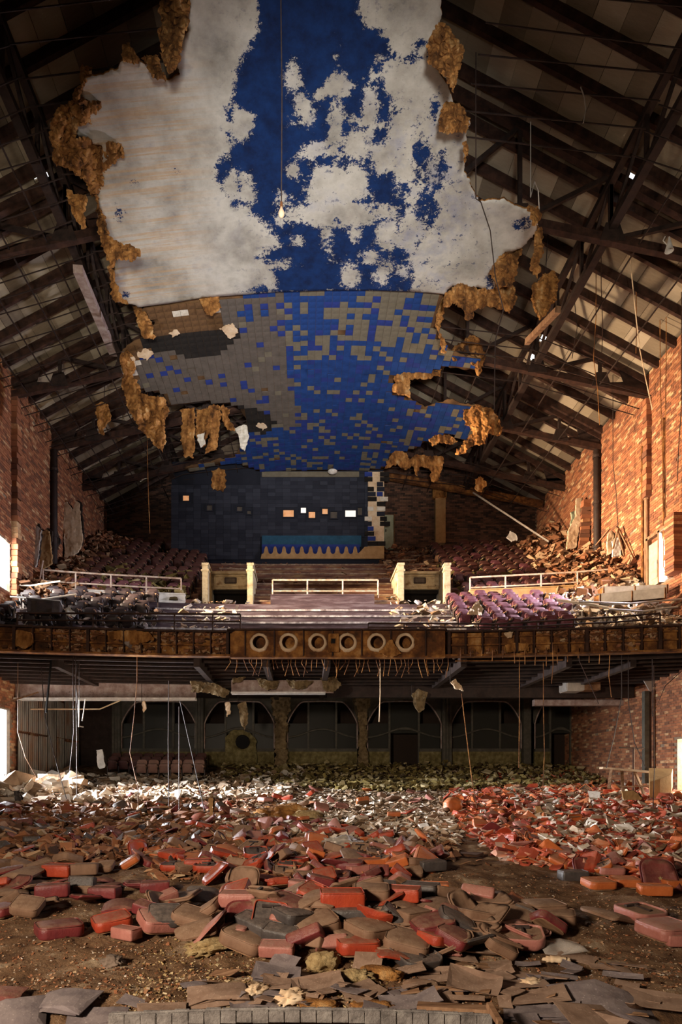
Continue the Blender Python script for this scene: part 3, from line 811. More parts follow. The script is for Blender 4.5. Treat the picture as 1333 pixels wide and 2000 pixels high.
BLACKA = [(270, 665), (330, 650), (430, 640), (470, 640), (462, 665), (430, 690), (380, 700), (345, 688), (280, 682)]  # tiles inside the BLACK outlines are simply black
BLACKB = [(430, 790), (500, 795), (540, 825), (520, 850), (490, 842), (475, 830)]
GREYA = [(430, 640), (560, 600), (562, 700), (590, 830), (560, 840), (500, 800), (440, 790), (320, 790), (280, 720), (285, 690), (380, 700)]
WHITEA = [(240, 700), (262, 672), (330, 664), (330, 672), (275, 690), (268, 740), (250, 750)]
def tile_kind(px, py, r):
    if inpoly(np.array([px]), np.array([py]), BLACKA)[0] or inpoly(np.array([px]), np.array([py]), BLACKB)[0]: return 'black'
    if inpoly(np.array([px]), np.array([py]), BROWNA)[0]: return 'brown' if r > .06 else 'white'
    if inpoly(np.array([px]), np.array([py]), WHITEA)[0]: return 'white' if r < .6 else 'brown'
    n_ = noise.noise((px * .02, py * .03, 3))
    if inpoly(np.array([px]), np.array([py]), GREYA)[0] or px < 470 and py < 780: return 'grey' if r < .9 - max(0, n_) * .3 else ('dark' if r < .97 else 'tan')
    if py < 702:
        p_tan = 0.36 + (0.28 if 690 < px < 870 else 0) + n_ * .5
        if px < 560: return 'grey' if r < .6 else ('dark' if r < .85 else 'blue')
        return 'tan' if r < p_tan else ('blue' if r < .9 else 'dark')
    if py < 800: return 'tan' if r < .05 + max(0, n_) * .25 else ('blue' if r < .8 else 'dark')
    return 'tan' if r < .22 + n_ * .3 else ('dark' if r < .55 else 'blue')
tl = []
rs = np.random.RandomState(4)
y = 21.6; row = 0
while y < 34.4:
    for ix in range(-37, 37):
        x = ix * TS + 0.1
        px, py = to_px((x, y + TS / 2, ceilz(x)))
        if dpoly(np.array([px]), np.array([py]), TL)[0] < 2.5: continue
        k = tile_kind(px, py, rs.rand())
        if rs.rand() < .006: continue
        tl.append((y, x, k))
    y += TS; row += 1
tl.sort(key=lambda a: a[0])
protos = {}; rest = {}
for n_, (y, x, k) in enumerate(tl):
    z = ceilz(x) + 0.0; sl = -0.021 * x
    drop = rs.rand() * .008 - (.04 if rs.rand() < .012 else 0)
    if n_ < 300:
        if k not in protos:
            protos[k] = adopt(MB().box((0, 0, 0), (TS - .007, TS - .007, .03)).build('tile', tm[k]), tiles); b = protos[k]
        else:
            b = protos[k].copy(); COL.objects.link(b)
        b.location = (x, y + TS / 2 - 28, z - (EYE + CH) + drop - .01)
        b.rotation_euler = (rs.uniform(-.015, .015), -math.atan(sl), 0)
    else:
        rest.setdefault(k, []).append(((x, y + TS / 2, z + drop - .01), (rs.uniform(-.02, .02), -math.atan(sl), 0)))
for k, L_ in rest.items():
    fast_boxes('tile_field', [a for a, b in L_], np.tile([TS - .007, TS - .007, .03], (len(L_), 1)), [b for a, b in L_], tm[k], None, tiles)

# ---- torn brown backing hanging along the edges
def flap(poly, d, parent, mat=m_fiber, seed=1, bulge=0.35, amp=3.0, name='torn_backing', lean=0.0, label=None, step=None, on_ceiling=False, thick=0.07):
    if parent in (plaster, tiles): d = d * 0.912
    e = ragged(poly, 2.6, amp * (1.5 if mat is m_fiber else 1.0), seed)
    v, t_ = tri_fill(e, step or 4.2, seed)
    cx_ = sum(p[0] for p in poly) / len(poly); top = min(p[1] for p in poly)
    out = []
    for x, y in v:
        b_ = bulge * (.6 * noise.noise((x * .03, y * .012, seed * 1.7)) + .3 * noise.noise((x * .11, y * .05, seed)) + .22 * noise.noise((x * .3, y * .2, seed)))
        if on_ceiling:
            xx, dd = unceil(x, y, .3)
            out.append(tuple(P(x, y, dd + b_ * 1.2)))
        else:
            out.append(tuple(P(x, y, d + b_ + lean * (y - top) * d / F)))
    return sheet(name, out, t_, mat, parent, thick, smooth=False)
# along the white plaster, on the darker brick side
flap([(100, 240), (112, 215), (150, 195), (160, 190), (175, 200), (198, 205), (196, 240), (150, 245), (142, 270), (200, 275), (235, 280), (243, 305), (215, 320), (205, 335), (196, 370), (180, 385), (165, 350), (135, 330), (110, 320), (105, 300), (96, 270)], 0, plaster, seed=2, on_ceiling=True, bulge=.5)
flap([(130, 370), (148, 380), (170, 385), (165, 410), (165, 447), (150, 430), (138, 405)], 17.0, plaster, seed=3)
flap([(188, 378), (200, 420), (220, 470), (250, 480), (274, 492), (258, 508), (225, 505), (215, 535), (205, 490), (192, 440)], 19.0, plaster, seed=4, bulge=.5)
flap([(214, 520), (224, 545), (238, 585), (250, 592), (225, 590), (216, 560)], 21, plaster, seed=5)
flap([(392, 545), (400, 535), (422, 540), (420, 570), (432, 600), (412, 614), (398, 605), (384, 580)], 23.6, plaster, seed=6, bulge=.25)
flap([(318, -20), (372, -20), (368, 40), (355, 80), (345, 130), (330, 142), (318, 110), (312, 60)], 14.5, plaster, seed=7, bulge=.6)
flap([(240, 90), (252, 82), (262, 100), (270, 120), (240, 118)], 15.5, plaster, seed=8)
flap([(278, 112), (310, 110), (322, 155), (300, 150)], 15.4, plaster, seed=9)
flap([(150, 195), (165, 165), (178, 130), (160, 128), (158, 160), (145, 185)], 16, plaster, seed=10)
# on the sunlit side
flap([(836, 90), (846, 62), (866, 45), (880, 60), (905, 100), (895, 150), (886, 178), (870, 150), (852, 128), (838, 118)], 14.8, plaster, seed=11, bulge=.5)
flap([(858, 235), (870, 205), (885, 200), (905, 215), (918, 232), (908, 258), (880, 260), (862, 255)], 16.5, plaster, seed=12, bulge=.5)
flap([(905, 280), (912, 278), (915, 300), (906, 315)], 17.0, plaster, seed=13)
flap([(960, 530), (975, 500), (1000, 488), (1020, 485), (1010, 530), (1000, 558), (970, 560)], 21.5, plaster, seed=14, bulge=.6)
flap([(868, 580), (882, 560), (900, 552), (920, 560), (945, 565), (965, 570), (980, 555), (1008, 560), (1005, 590), (995, 612), (970, 600), (950, 598), (930, 605), (915, 625), (905, 600), (885, 590), (872, 600)], 22.5, plaster, seed=15, bulge=.7)
flap([(1030, 405), (1050, 405), (1055, 425), (1045, 440), (1035, 420)], 18, plaster, seed=16)
flap([(1048, 440), (1058, 445), (1062, 480), (1050, 545), (1038, 530), (1045, 480)], 18.6, plaster, seed=17)
# along the tiles
flap([(262, 560), (275, 600), (300, 640), (305, 660), (280, 660), (270, 620), (255, 590), (258, 575)], 24, tiles, seed=18, bulge=.5)
flap([(235, 700), (250, 680), (262, 700), (262, 740), (275, 770), (315, 775), (330, 800), (320, 820), (322, 850), (318, 882), (300, 860), (275, 840), (262, 815), (248, 790), (240, 745)], 26.2, tiles, seed=19, bulge=.7, thick=.1)
flap([(352, 800), (380, 797), (381, 845), (378, 895), (360, 890), (354, 850), (358, 820)], 30.0, tiles, seed=20, bulge=.3)
flap([(383, 798), (405, 795), (410, 840), (400, 870), (392, 872), (384, 850)], 30.2, tiles, seed=21, bulge=.3)
flap([(408, 795), (428, 795), (430, 840), (424, 880), (400, 886), (410, 850)], 30.3, tiles, seed=22, bulge=.3)
flap([(385, 850), (400, 845), (400, 868), (392, 874)], 30.0, tiles, m_twhite, seed=23, bulge=.1)
flap([(432, 795), (450, 800), (448, 825), (458, 840), (444, 838), (435, 815)], 30.4, tiles, seed=24, bulge=.3)
flap([(458, 835), (480, 832), (485, 855), (478, 880), (470, 872), (465, 850)], 30.6, tiles, m_twhite, seed=25, bulge=.2)
flap([(862, 575), (872, 580), (868, 610), (860, 640), (868, 665), (872, 690), (862, 690), (856, 655), (854, 620)], 24.6, tiles, seed=26, bulge=.4)
flap([(880, 690), (895, 670), (915, 658), (935, 660), (944, 680), (945, 715), (935, 735), (928, 715), (905, 695), (890, 705)], 27.2, tiles, seed=27, bulge=.8)
flap([(770, 735), (790, 725), (820, 712), (850, 712), (862, 715), (860, 735), (838, 738), (800, 742), (802, 775), (780, 772), (768, 762), (775, 748)], 28.4, tiles, seed=28, bulge=.3)
flap([(905, 800), (935, 792), (960, 800), (984, 835), (972, 850), (955, 845), (948, 868), (925, 870), (905, 885), (890, 888), (905, 862), (928, 850), (910, 830)], 29.5, tiles, seed=29, bulge=.6)
flap([(838, 858), (860, 848), (885, 852), (895, 862), (880, 868), (858, 862), (845, 872)], 31, tiles, seed=30, bulge=.3)
flap([(752, 915), (765, 890), (780, 875), (790, 885), (800, 900), (810, 890), (840, 890), (866, 892), (868, 905), (858, 938), (845, 940), (840, 915), (822, 912), (815, 930), (808, 912), (790, 918), (775, 905)], 35, tiles, seed=31, bulge=.4)
for poly, sd in (([(268, 690), (285, 680), (300, 690), (285, 705)], 40), ([(330, 652), (346, 645), (352, 652), (335, 660)], 41), ([(428, 640), (455, 632), (466, 650), (450, 662), (440, 652)], 42), ([(500, 832), (512, 826), (522, 834), (512, 842)], 43), ([(255, 700), (264, 700), (262, 730), (255, 735)], 44)):
    flap(poly, 0, tiles, m_slabw, seed=sd, bulge=.05, amp=5, on_ceiling=True, thick=.03, name='peeled_skin')
# pieces that hang on wires of their own
def hanging(poly, d, label, seed, mat=m_fiber, bulge=.35):
    c_ = P(sum(p[0] for p in poly) / len(poly), min(p[1] for p in poly), d)
    t_ = thing('hanging_scrap', c_, label, 'insulation scrap', 'scraps hanging from the roof')
    flap(poly, d, t_, mat, seed=seed, bulge=bulge, name='fibre_mat')
    MB().tube([c_ + Vector((0, .05, -.2)), c_ + Vector((.1, 0, 1.6))], .015, 5).build('wire', m_steel2, t_)
    return t_
hanging([(187, 795), (200, 786), (213, 790), (216, 810), (208, 828), (204, 850), (196, 845), (190, 825)], 27.0, 'ragged brown fibre scrap dangling alone near the darker brick wall', 50)
hanging([(413, 920), (428, 913), (440, 925), (436, 960), (414, 958)], 33.5, 'squarish brown scrap dangling before the black top of the back wall', 51)
hanging([(1040, 560), (1062, 535), (1080, 530), (1095, 548), (1085, 580), (1072, 605), (1055, 625), (1045, 600)], 20.5, 'big ragged scrap with dark upper half hanging under the sunlit roof slope', 52)
hanging([(928, 935), (940, 930), (950, 945), (942, 962), (932, 958)], 33.0, 'small ragged scrap dangling before the bare back brick wall', 53)

# ---- bare bulb on its long flex
bp_ = P(550, 410, 11.0)
t_ = thing('hanging_bulb', bp_, 'bare glass bulb on a long flex against the blue ceiling', 'light bulb')
flex = [bp_ + Vector((0, 0, .12)), bp_ + Vector((.01, 0, 2.0)), bp_ + Vector((-.02, 0, 4.5)), bp_ + Vector((.0, 0, 8.1))]
MB().tube(flex, .011, 5).build('flex', m_iron, t_)
MB().lathe([(.0, .14), (.022, .13), (.026, .05), (.02, .045)], bp_, 'Z', 12).build('socket', m_rust, t_)
MB().lathe([(.018, .05), (.03, .01), (.052, -.04), (.055, -.075), (.042, -.11), (.018, -.13), (.001, -.133)], bp_, 'Z', 16).build('bulb', m_bulb, t_, smooth=True)

# ================================================================== BACK WALL
pz = lambda py, d: EYE + (VY - py) * d / F
X37 = lambda px, d=34.3: CX + (px - VX) * d / F
t_ = thing('projection_wall', (X37(540), 34.4, pz(1090, 34.4)), 'soot blackened blue tiled projection wall with small square ports', 'wall panel')
tt = []; trnd = []; tsz = []
PORTS = [(553.6, 574, 995.6, 1009.5, 'o'), (588, 598, 991, 1002, 'w'), (603.5, 616, 999, 1011.5, 'o'), (630, 640.5, 993, 1004, 'o'), (646, 659, 999, 1012, 'd'), (675, 695.5, 996, 1009.5, 'w'), (699.5, 708, 991, 1006, 'd'),
         (357, 369, 967, 978, 'o'), (404, 414, 986, 997, 'd'), (463, 473, 989, 998, 'd'), (483, 490, 997, 1004, 'd')]
bgx0, bgx1, bgz0, bgz1 = X37(334), X37(722), pz(1092, 34.3), pz(922, 34.3)
rs = np.random.RandomState(14)
BT = .40
for z in np.arange(bgz0, bgz1, BT / 2):
    for x in np.arange(bgx0, bgx1, BT):
        px, py = to_px((x + BT / 2, 34.3, z + BT / 4))
        if py < 948 and px < 508 : continue
        if any(a - 9 < px < b_ + 9 and c_ - 5 < py < d_ + 5 for a, b_, c_, d_, k in PORTS): continue
        if px > 512 and py > 1046: continue
        tt.append((x + BT / 2, 34.38, z + BT / 4)); trnd.append(rs.rand()); tsz.append((BT - .008, .05, BT / 2 - .008))
tt.append(((bgx0 + bgx1) / 2, 34.49, (bgz0 + pz(948, 34.3)) / 2)); tsz.append((bgx1 - bgx0, .1, pz(948, 34.3) - bgz0)); trnd.append(.2)
tt.append(((X37(510) + bgx1) / 2, 34.49, (bgz1 + pz(948, 34.3)) / 2)); tsz.append((bgx1 - X37(510), .1, bgz1 - pz(948, 34.3))); trnd.append(.2)
fast_boxes('panel_tiles', tt, tsz, None, m_panelk, trnd, t_)
# filler between the tile courses beside the ports
for a, b_, c_, d_, k in PORTS:
    x0, x1, z0, z1 = X37(a), X37(b_), pz(d_, 34.35), pz(c_, 34.35)
    f_ = MB()
    for lo, hi in (((x0 - .05, 34.34, z0 - .05), (x0, 34.42, z1 + .05)), ((x1, 34.34, z0 - .05), (x1 + .05, 34.42, z1 + .05)), ((x0, 34.34, z1), (x1, 34.42, z1 + .05)), ((x0, 34.34, z0 - .05), (x1, 34.42, z0))):
        f_.span(lo, hi)
    fo = f_.build('port_frame', m_panelk, t_)
    MB().span((x0, 34.42, z0), (x1, 34.435, z1)).build('port_pane', {'o': m_glow, 'w': m_gloww, 'd': m_tgrey}[k], fo)
MB().span((X37(512), 34.3, pz(1068, 34.3)), (X37(706), 34.37, pz(1046, 34.3))).build('teal_dado', m_teal, t_)
MB().span((X37(512), 34.3, pz(931, 34.3)), (X37(702), 34.36, pz(921, 34.3))).build('tan_frieze', m_ttan, t_)
MB().span((X37(512), 34.25, pz(1092, 34.3)), (X37(703), 34.32, pz(1064, 34.3))).build('blue_skirting', m_tblue2, t_)
# scalloped tan plinth
sc = [(X37(510), pz(1092, 34.2))]
nsc = 11
for k in range(nsc):
    a = 512 + k * 17.3
    for u, v in ((0, 1083), (3, 1082), (4.6, 1079), (5.2, 1074), (6.6, 1069.5), (8.7, 1068), (10.8, 1069.5), (12.2, 1074), (12.8, 1079), (14.4, 1082)):
        sc.append((X37(a + u), pz(v, 34.2)))
sc += [(X37(704), pz(1078, 34.2)), (X37(712), pz(1069, 34.2)), (X37(750), pz(1067, 34.2)), (X37(750), pz(1092, 34.2))]
MB().prism(sc, 'XZ', 34.12, 34.2).build('scalloped_plinth', m_tan, t_)
# peeled pier at the end of it
t2 = thing('peeled_pier', (X37(735), 34.3, pz(1068, 34.3)), 'peeling white and blue pier at the end of the black projection wall', 'pier')
MB().span((X37(719), 34.15, pz(1068, 34.3)), (X37(750), 34.55, pz(924, 34.3))).build('core', m_slabw, t2)
rs = np.random.RandomState(8)
for k in range(15):
    for c2 in range(2):
        if rs.rand() < .38: continue
        zz = pz(1068 - 9.6 * k, 34.3); x0 = X37(718 + c2 * 24 - (6 if rs.rand() < .5 else 0)); wdt = .3 + .25 * rs.rand()
        MB().span((x0, 34.09, zz), (x0 + wdt, 34.16, zz + .22)).build('tile', [m_tblack, m_tblue2, m_twhite, m_panelk, m_tblack][rs.randint(5)] if True else None, t2)
MB().span((bgx0, 34.5, pz(1100, 34.3)), (X37(750), 37.1, ZE + 1.2)).build('booth_body', m_panelk, t_)
t3 = thing('flush_door', (X37(760, 36.9), 36.95, pz(1067, 37)), 'narrow pale green door standing beside the peeled pier', 'door')
MB().span((X37(751, 36.9), 36.9, pz(1074, 37)), (X37(769, 36.9), 36.98, pz(1007, 37))).build('door_leaf', m_door, t3, bevel=.01)
MB().span((X37(769, 36.9), 36.86, pz(1067, 37)), (X37(771.5, 36.9), 37.0, pz(1005, 37))).build('jamb', m_tbrown, t3)
MB().box((X37(754, 36.9), 36.86, pz(1038, 37)), (.05, .08, .14)).build('handle', m_iron, t3)
t4 = thing('plaster_pier', (X37(860, 36.9), 36.9, pz(1060, 37)), 'stained brown plaster pier on the bare back brick wall', 'pier')
MB().span((X37(851, 36.9), 36.85, pz(1062, 37)), (X37(871, 36.9), 37.2, pz(955, 37))).build('shaft', m_tan, t4, bevel=.03)
MB().span((X37(846, 36.9), 36.8, pz(975, 37)), (X37(873, 36.9), 37.2, pz(950, 37))).build('capital', m_fiber, t4, bevel=.05)
t5 = thing('steel_lintel', (X37(820, 36.9), 36.5, pz(935, 36)), 'long rusty beam over the bare back brick wall', 'beam')
MB().bar(P(745, 928, 35.9), P(1060, 985, 35.9), .25, .35).build('web', m_rust, t5)
t6 = thing('ceiling_fitting', P(650, 924, 33.2), 'small round white light fitting on the tiles above the ports', 'ceiling light')
pp = P(650, 923, 33.2)
MB().lathe([(.02, .14), (.2, .12), (.26, .05), (.22, 0), (.1, -.06), (.001, -.08)], pp, 'Z', 16).build('bowl', m_white, t6, smooth=True)
MB().lathe([(.05, .14), (.05, .3)], pp, 'Z', 8).build('stem', m_iron, t6)
# ================================================================== BALCONY
def curve(x): return 1.2 * (max(0.0, abs(x) - 3.5) / 9.0) ** 1.5
def H(h): return EYE + h
m_nose = material('worn_step_edge', [(0.10, 0.07, 0.075), (0.40, 0.38, 0.40), (0.8, 0.79, 0.82)], 4.5, 0.5, 0.3)
m_nose2 = material('dusty_step_edge', [(0.10, 0.06, 0.05), (0.24, 0.16, 0.11), (0.42, 0.33, 0.22)], 3.5, 0.6, 0.3)
balcony = thing('balcony', (0, 21, H(4)), 'steep stepped balcony with a rusted curved front across the whole hall', 'balcony')
xs_b = [-12.45 + 24.9 * k / 60 for k in range(61)]
def strip(name, d0, d1, zb0, zt, zb1, mat, x0=-12.45, x1=12.45, gap=None, parent=None):
    """a step that follows the curve: front at d0, back at d1"""
    mb = MB(); xs_ = [x for x in xs_b if x0 <= x <= x1]
    for a, b_ in zip(xs_, xs_[1:]):
        if gap and any(g0 < (a + b_) / 2 < g1 for g0, g1 in gap): continue
        v = []
        for x in (a, b_):
            c_ = curve(x)
            v += [(x, d0 - c_, zb0), (x, d0 - c_, zt), (x, d1 - c_, zt), (x, d1 - c_, zb1)]
        mb.add(v, [(0, 1, 5, 4), (1, 2, 6, 5), (2, 3, 7, 6), (3, 0, 4, 7), (0, 3, 2, 1), (4, 5, 6, 7)])
    return mb.build(name, mat, parent or balcony)
LT = []     # lower tiers (depth, height)
for i in range(7):
    d = 21.2 + .84 * i; h = 4.25 + .46 * i
    LT.append((d, h)); strip('tier', d, d + .9, H(max(4.17, h - .62)), H(h), H(max(4.17, h - .30)), m_tier)
    strip('tier_nosing', d - .03, d + .06, H(h - .06), H(h + .01), H(h - .06), m_nose, -7.2, 5.2)
strip('cross_aisle', 27.08, 28.5, H(6.9), H(7.47), H(6.9), m_tier)
RT = []
VG = [(-5.65, -3.25), (3.2, 5.6)]
for j in range(11):
    d = 28.3 + .8 * j; h = 7.97 + .5 * j
    RT.append((d, h)); strip('tier', d, d + .86, H(h - .66), H(h), H(h - .34), m_tier2, gap=VG if j < 3 else None)
    strip('tier_nosing', d - .03, d + .06, H(h - .06), H(h + .01), H(h - .06), m_nose2, -5.8, 5.8, gap=VG if j < 3 else None)
# underside of the balcony, closes it to the room below
strip('soffit', 21.1, 33.2, H(4.1), H(4.16), H(5.2), m_steel2)
strip('soffit_rear', 33.1, 37.3, H(5.2), H(5.3), H(5.4), m_steel2)
# ---- front: rusted steel and rubble band, ribs
FD, FT, FB = 20.8, 4.88, 4.06
strip('fascia_web', FD + .12, FD + .2, H(FB), H(FT - .03), H(FB), m_rust)
strip('parapet_cap', FD - .06, FD + .42, H(FT - .06), H(FT), H(FT - .06), m_steel)
strip('bottom_flange', FD - .12, FD + .25, H(FB - .03), H(FB + .03), H(FB - .03), m_rust)
def fx(x, off=0.0): return FD - curve(x) + off
for s0, s1, n_ in ((-12.3, -3.5, 17), (3.7, 12.3, 17)):
    for k in range(n_):
        x = s0 + (s1 - s0) * k / (n_ - 1)
        wide = .09 if k % 4 == 0 else .03
        MB().box((x, fx(x, .03), H((FT + FB) / 2)), (wide, .14, FT - FB - .1)).build('fascia_rib', m_steel, balcony)
for zc, hh, off in ((FB + .33, .05, .02), (FT - .22, .04, .04)):
    strip('fascia_rail', FD + off, FD + .12, H(zc), H(zc + hh), H(zc), m_rust, -12.45, -3.4)
    strip('fascia_rail', FD + off, FD + .12, H(zc), H(zc + hh), H(zc), m_rust, 3.6, 12.45)
# crumbled brown band lying on the web
rs = np.random.RandomState(31)
n_ = 2600
x = rs.uniform(-12.3, 12.3, n_); ok = (np.abs(x) > 3.6); x = x[ok]
zz = H(FB) + (FT - FB) * np.clip(.55 + .45 * rs.rand(len(x)) ** 1.0 - .5 * (rs.rand(len(x)) < .3), .05, .95)
yy = np.array([fx(v, .10) for v in x])
keep = fbm(x * .8, zz * 2, 3, 5) > .42
x, yy, zz = x[keep], yy[keep], zz[keep]
fast_boxes('crumbled_plaster', np.stack([x, yy, zz], -1), np.stack([rs.uniform(.04, .18, len(x)), rs.uniform(.04, .08, len(x)), rs.uniform(.03, .10, len(x))], -1), rs.uniform(-.5, .5, (len(x), 3)), m_chunkd, rs.rand(len(x)), balcony, jitter=.35)
# patches of orange plaster left on the front
for poly, mt, sd in (([(22, 1238), (40, 1230), (62, 1236), (66, 1255), (50, 1266), (28, 1262)], m_fiber, 60), ([(987, 1262), (1005, 1255), (1035, 1258), (1034, 1272), (990, 1275)], m_fiber, 61), ([(986, 1236), (1003, 1234), (999, 1246), (992, 1247)], m_slabw, 62),
                     ([(205, 1235), (250, 1230), (290, 1234), (300, 1250), (270, 1258), (215, 1248)], m_fiber, 63)):
    xm = P(sum(p[0] for p in poly) / len(poly), 1250, 20.0)
    flap(poly, fx(xm.x, -.02), balcony, mt, seed=sd, bulge=.12, amp=2, name='plaster_patch')
# ---- middle panel with six portholes
pn0, pn1 = P(450, 0, 20.65).x, P(870, 0, 20.65).x
pc = MB()
cx_ = [P(px, 0, 20.65).x for px in (507, 564, 621, 679, 736, 792)]
edges = [pn0] + [(a + b_) / 2 for a, b_ in zip(cx_, cx_[1:])] + [pn1]
zc, zt, zb = H((VY - 1255) * 20.65 / F), H(4.86), H(4.02)
rh = .215
for i, c0 in enumerate(cx_):
    x0, x1 = edges[i], edges[i + 1]
    N_ = 32; ring = []; sq = []
    for k in range(N_):
        a = 2 * math.pi * (k + .5) / N_
        ca, sa = math.cos(a), math.sin(a)
        ring.append((c0 + rh * ca, zc + rh * sa))
        tx = ((x1 - c0) if ca > 0 else (c0 - x0)) / max(abs(ca), 1e-6); tz_ = ((zt - zc) if sa > 0 else (zc - zb)) / max(abs(sa), 1e-6)
        q_ = min(tx, tz_); sq.append((c0 + q_ * ca, zc + q_ * sa))
    v = [(a, 20.65, b_) for a, b_ in ring] + [(a, 20.65, b_) for a, b_ in sq] + [(a, 20.9, b_) for a, b_ in ring]
    pc.add(v, [(k, (k + 1) % N_, N_ + (k + 1) % N_, N_ + k) for k in range(N_)] + [(k, 2 * N_ + k, 2 * N_ + (k + 1) % N_, (k + 1) % N_) for k in range(N_)])
porth = pc.build('porthole_panel', m_rust, balcony)
MB().span((pn0, 20.62, H(3.98)), (pn1, 20.95, H(4.05))).build('panel_sill', m_rust, balcony)
MB().span((pn0 - .1, 20.58, H(4.84)), (pn1 + .05, 20.95, H(4.9))).build('panel_cap', m_steel, balcony)
for i, c0 in enumerate(cx_):
    mb = MB(); N_ = 28
    prof = [(rh, .0), (rh - .01, -.07), (rh + .02, -.09), (.285, -.07), (.31, 0)]
    vs = []
    for (r_, h_) in prof:
        for k in range(N_):
            a = 2 * math.pi * k / N_; rr = r_ * (1 + (.10 if r_ > .25 else .02) * noise.noise((k * .7, i * 3.3, r_)))
            vs.append((c0 + rr * math.cos(a), 20.65 + h_, zc + rr * math.sin(a)))
    mb.add(vs, [(r_ * N_ + k, r_ * N_ + (k + 1) % N_, (r_ + 1) * N_ + (k + 1) % N_, (r_ + 1) * N_ + k) for r_ in range(len(prof) - 1) for k in range(N_)])
    mb.build('porthole_ring', m_slabw, balcony, smooth=True)
for px in (479, 536, 593, 650, 707, 764, 832):
    xx = P(px, 0, 20.6).x
    MB().span((xx - .02, 20.58, H(4.02)), (xx + .02, 20.66, H(4.86))).build('fascia_rib', m_steel, balcony)
rp_ = MB().span((P(642, 0, 20.5).x, 20.5, H(4.14)), (P(663, 0, 20.5).x, 20.62, H(4.72))).build('rust_plate', m_fiber, balcony, bevel=.02)
MB().span((P(647, 0, 20.5).x, 20.47, H(4.4)), (P(655, 0, 20.5).x, 20.5, H(4.55))).build('slot', m_black, rp_)
flap([(738, 1275), (752, 1262), (764, 1250), (772, 1258), (785, 1276), (765, 1283)], 20.55, balcony, m_fiber, seed=66, bulge=.1, amp=2, name='plaster_patch')
# ---- hanging bent laths below the front
g = MB()
for k in range(46):
    px = 448 + k * 9.5 + rng.uniform(-3, 3)
    p0 = P(px, 1283, 21.2); L_ = rng.uniform(.35, .7)
    g.tube([p0, p0 + Vector((rng.uniform(-.06, .06), 0, -L_ * .4)), p0 + Vector((rng.uniform(-.18, .18), 0, -L_))], .012, 4)
for k in range(14):
    px = 900 + k * 21; p0 = P(px, 1265, 20.4); L_ = rng.uniform(.2, .75)
    g.tube([p0, p0 + Vector((rng.uniform(-.03, .03), 0, -L_))], .013, 4)
g.bar(P(890, 1291, 20.6), P(1050, 1290, 20.6), .03, .03); g.bar(P(1040, 1290, 20.6), P(1100, 1289, 20.4), .03, .03)
g.build('bent_lath', m_rust, balcony, kind='stuff')

# ================================================================== UNDER THE BALCONY
for k in range(8):
    d = 21.7 + .62 * k; h = 4.02 - .03 * k
    strip('soffit_joist', d, d + .12, H(h - .02), H(h + .14), H(h - .02), m_steel2)
for px in (110, 385, 520, 640, 905, 1110, 1235):
    a = P(px, 1290, 21.3); b_ = Vector((a.x * 1.0, 27.5, H(3.95)))
    MB().bar((a.x, 21.2, H(3.95)), (a.x, 29.5, H(3.9)), .2, .35).build('cantilever_beam', m_steel2, balcony)
gt = thing('riveted_girder', P(200, 1366, 25.4), 'long riveted pinkish girder with bright lower flange under the balcony near the doorway', 'girder')
a, b_ = P(18, 1345, 25.4), P(383, 1345, 25.4)
MB().span((a.x, 25.4, H(3.28)), (b_.x, 25.45, H(4.15))).build('web', m_girder, gt)
MB().span((a.x, 25.2, H(3.2)), (b_.x, 25.65, H(3.28))).build('lower_flange', m_white, gt)
MB().span((a.x, 25.2, H(4.1)), (b_.x, 25.65, H(4.16))).build('upper_flange', m_girder, gt)
rv = MB()
for k in range(52):
    for zz in (3.36, 3.48, 3.98): rv.lathe([(.0001, -.025), (.02, -.02), (.028, 0)], (a.x + .1 + k * .135, 25.4, H(zz + (.05 if k % 2 else 0))), 'Y', 6)
rv.build('rivet', m_girder, gt, kind='stuff')
g2 = thing('fallen_girder', P(540, 1355, 24.2), 'short pink plated girder with torn brown skin under the portholes', 'girder')
MB().span((P(452, 0, 24.2).x, 24.2, H((VY - 1353) * 24.2 / F)), (P(652, 0, 24.2).x, 24.3, H((VY - 1328) * 24.2 / F))).build('web', m_girder, g2)
MB().span((P(452, 0, 24.2).x, 24.05, H((VY - 1355) * 24.2 / F)), (P(636, 0, 24.2).x, 24.5, H((VY - 1352) * 24.2 / F))).build('lower_flange', m_white, g2)
for poly, sd in (([(500, 1325), (545, 1330), (540, 1345), (520, 1347), (505, 1338)], 70), ([(560, 1326), (612, 1330), (600, 1345), (570, 1346)], 71), ([(625, 1325), (655, 1322), (668, 1340), (650, 1352), (632, 1345)], 72), ([(372, 1330), (420, 1335), (450, 1350), (440, 1362), (400, 1352), (375, 1352)], 73),
                 ([(455, 1325), (480, 1322), (470, 1332), (455, 1336)], 74)):
    flap(poly, 24.1, g2, m_bark, seed=sd, bulge=.2, amp=3, name='torn_skin')
MB().span((P(640, 0, 26).x, 26.0, H((VY - 1362) * 26 / F)), (12.4, 26.3, H((VY - 1332) * 26 / F))).build('header_beam', m_steel2, balcony)
g3 = thing('beam_flange', P(1150, 1372, 27), 'pale flange of a beam above the brick corner under the balcony', 'beam')
MB().span((P(1045, 0, 27).x, 27, H((VY - 1378) * 27 / F)), (P(1252, 0, 27).x, 27.3, H((VY - 1366) * 27 / F))).build('flange', m_girder, g3)
g4 = thing('duct_box', P(1130, 1338, 25), 'pale square duct end hanging under the balcony', 'duct')
MB().span((P(1108, 0, 25).x, 25, H((VY - 1349) * 25 / F)), (P(1143, 0, 25).x, 25.8, H((VY - 1327) * 25 / F))).build('casing', m_duct, g4, bevel=.03)
MB().span((P(1143, 0, 25).x, 25.1, H((VY - 1347) * 25 / F)), (P(1176, 0, 25).x, 25.7, H((VY - 1329) * 25 / F))).build('sleeve', m_wood, g4)
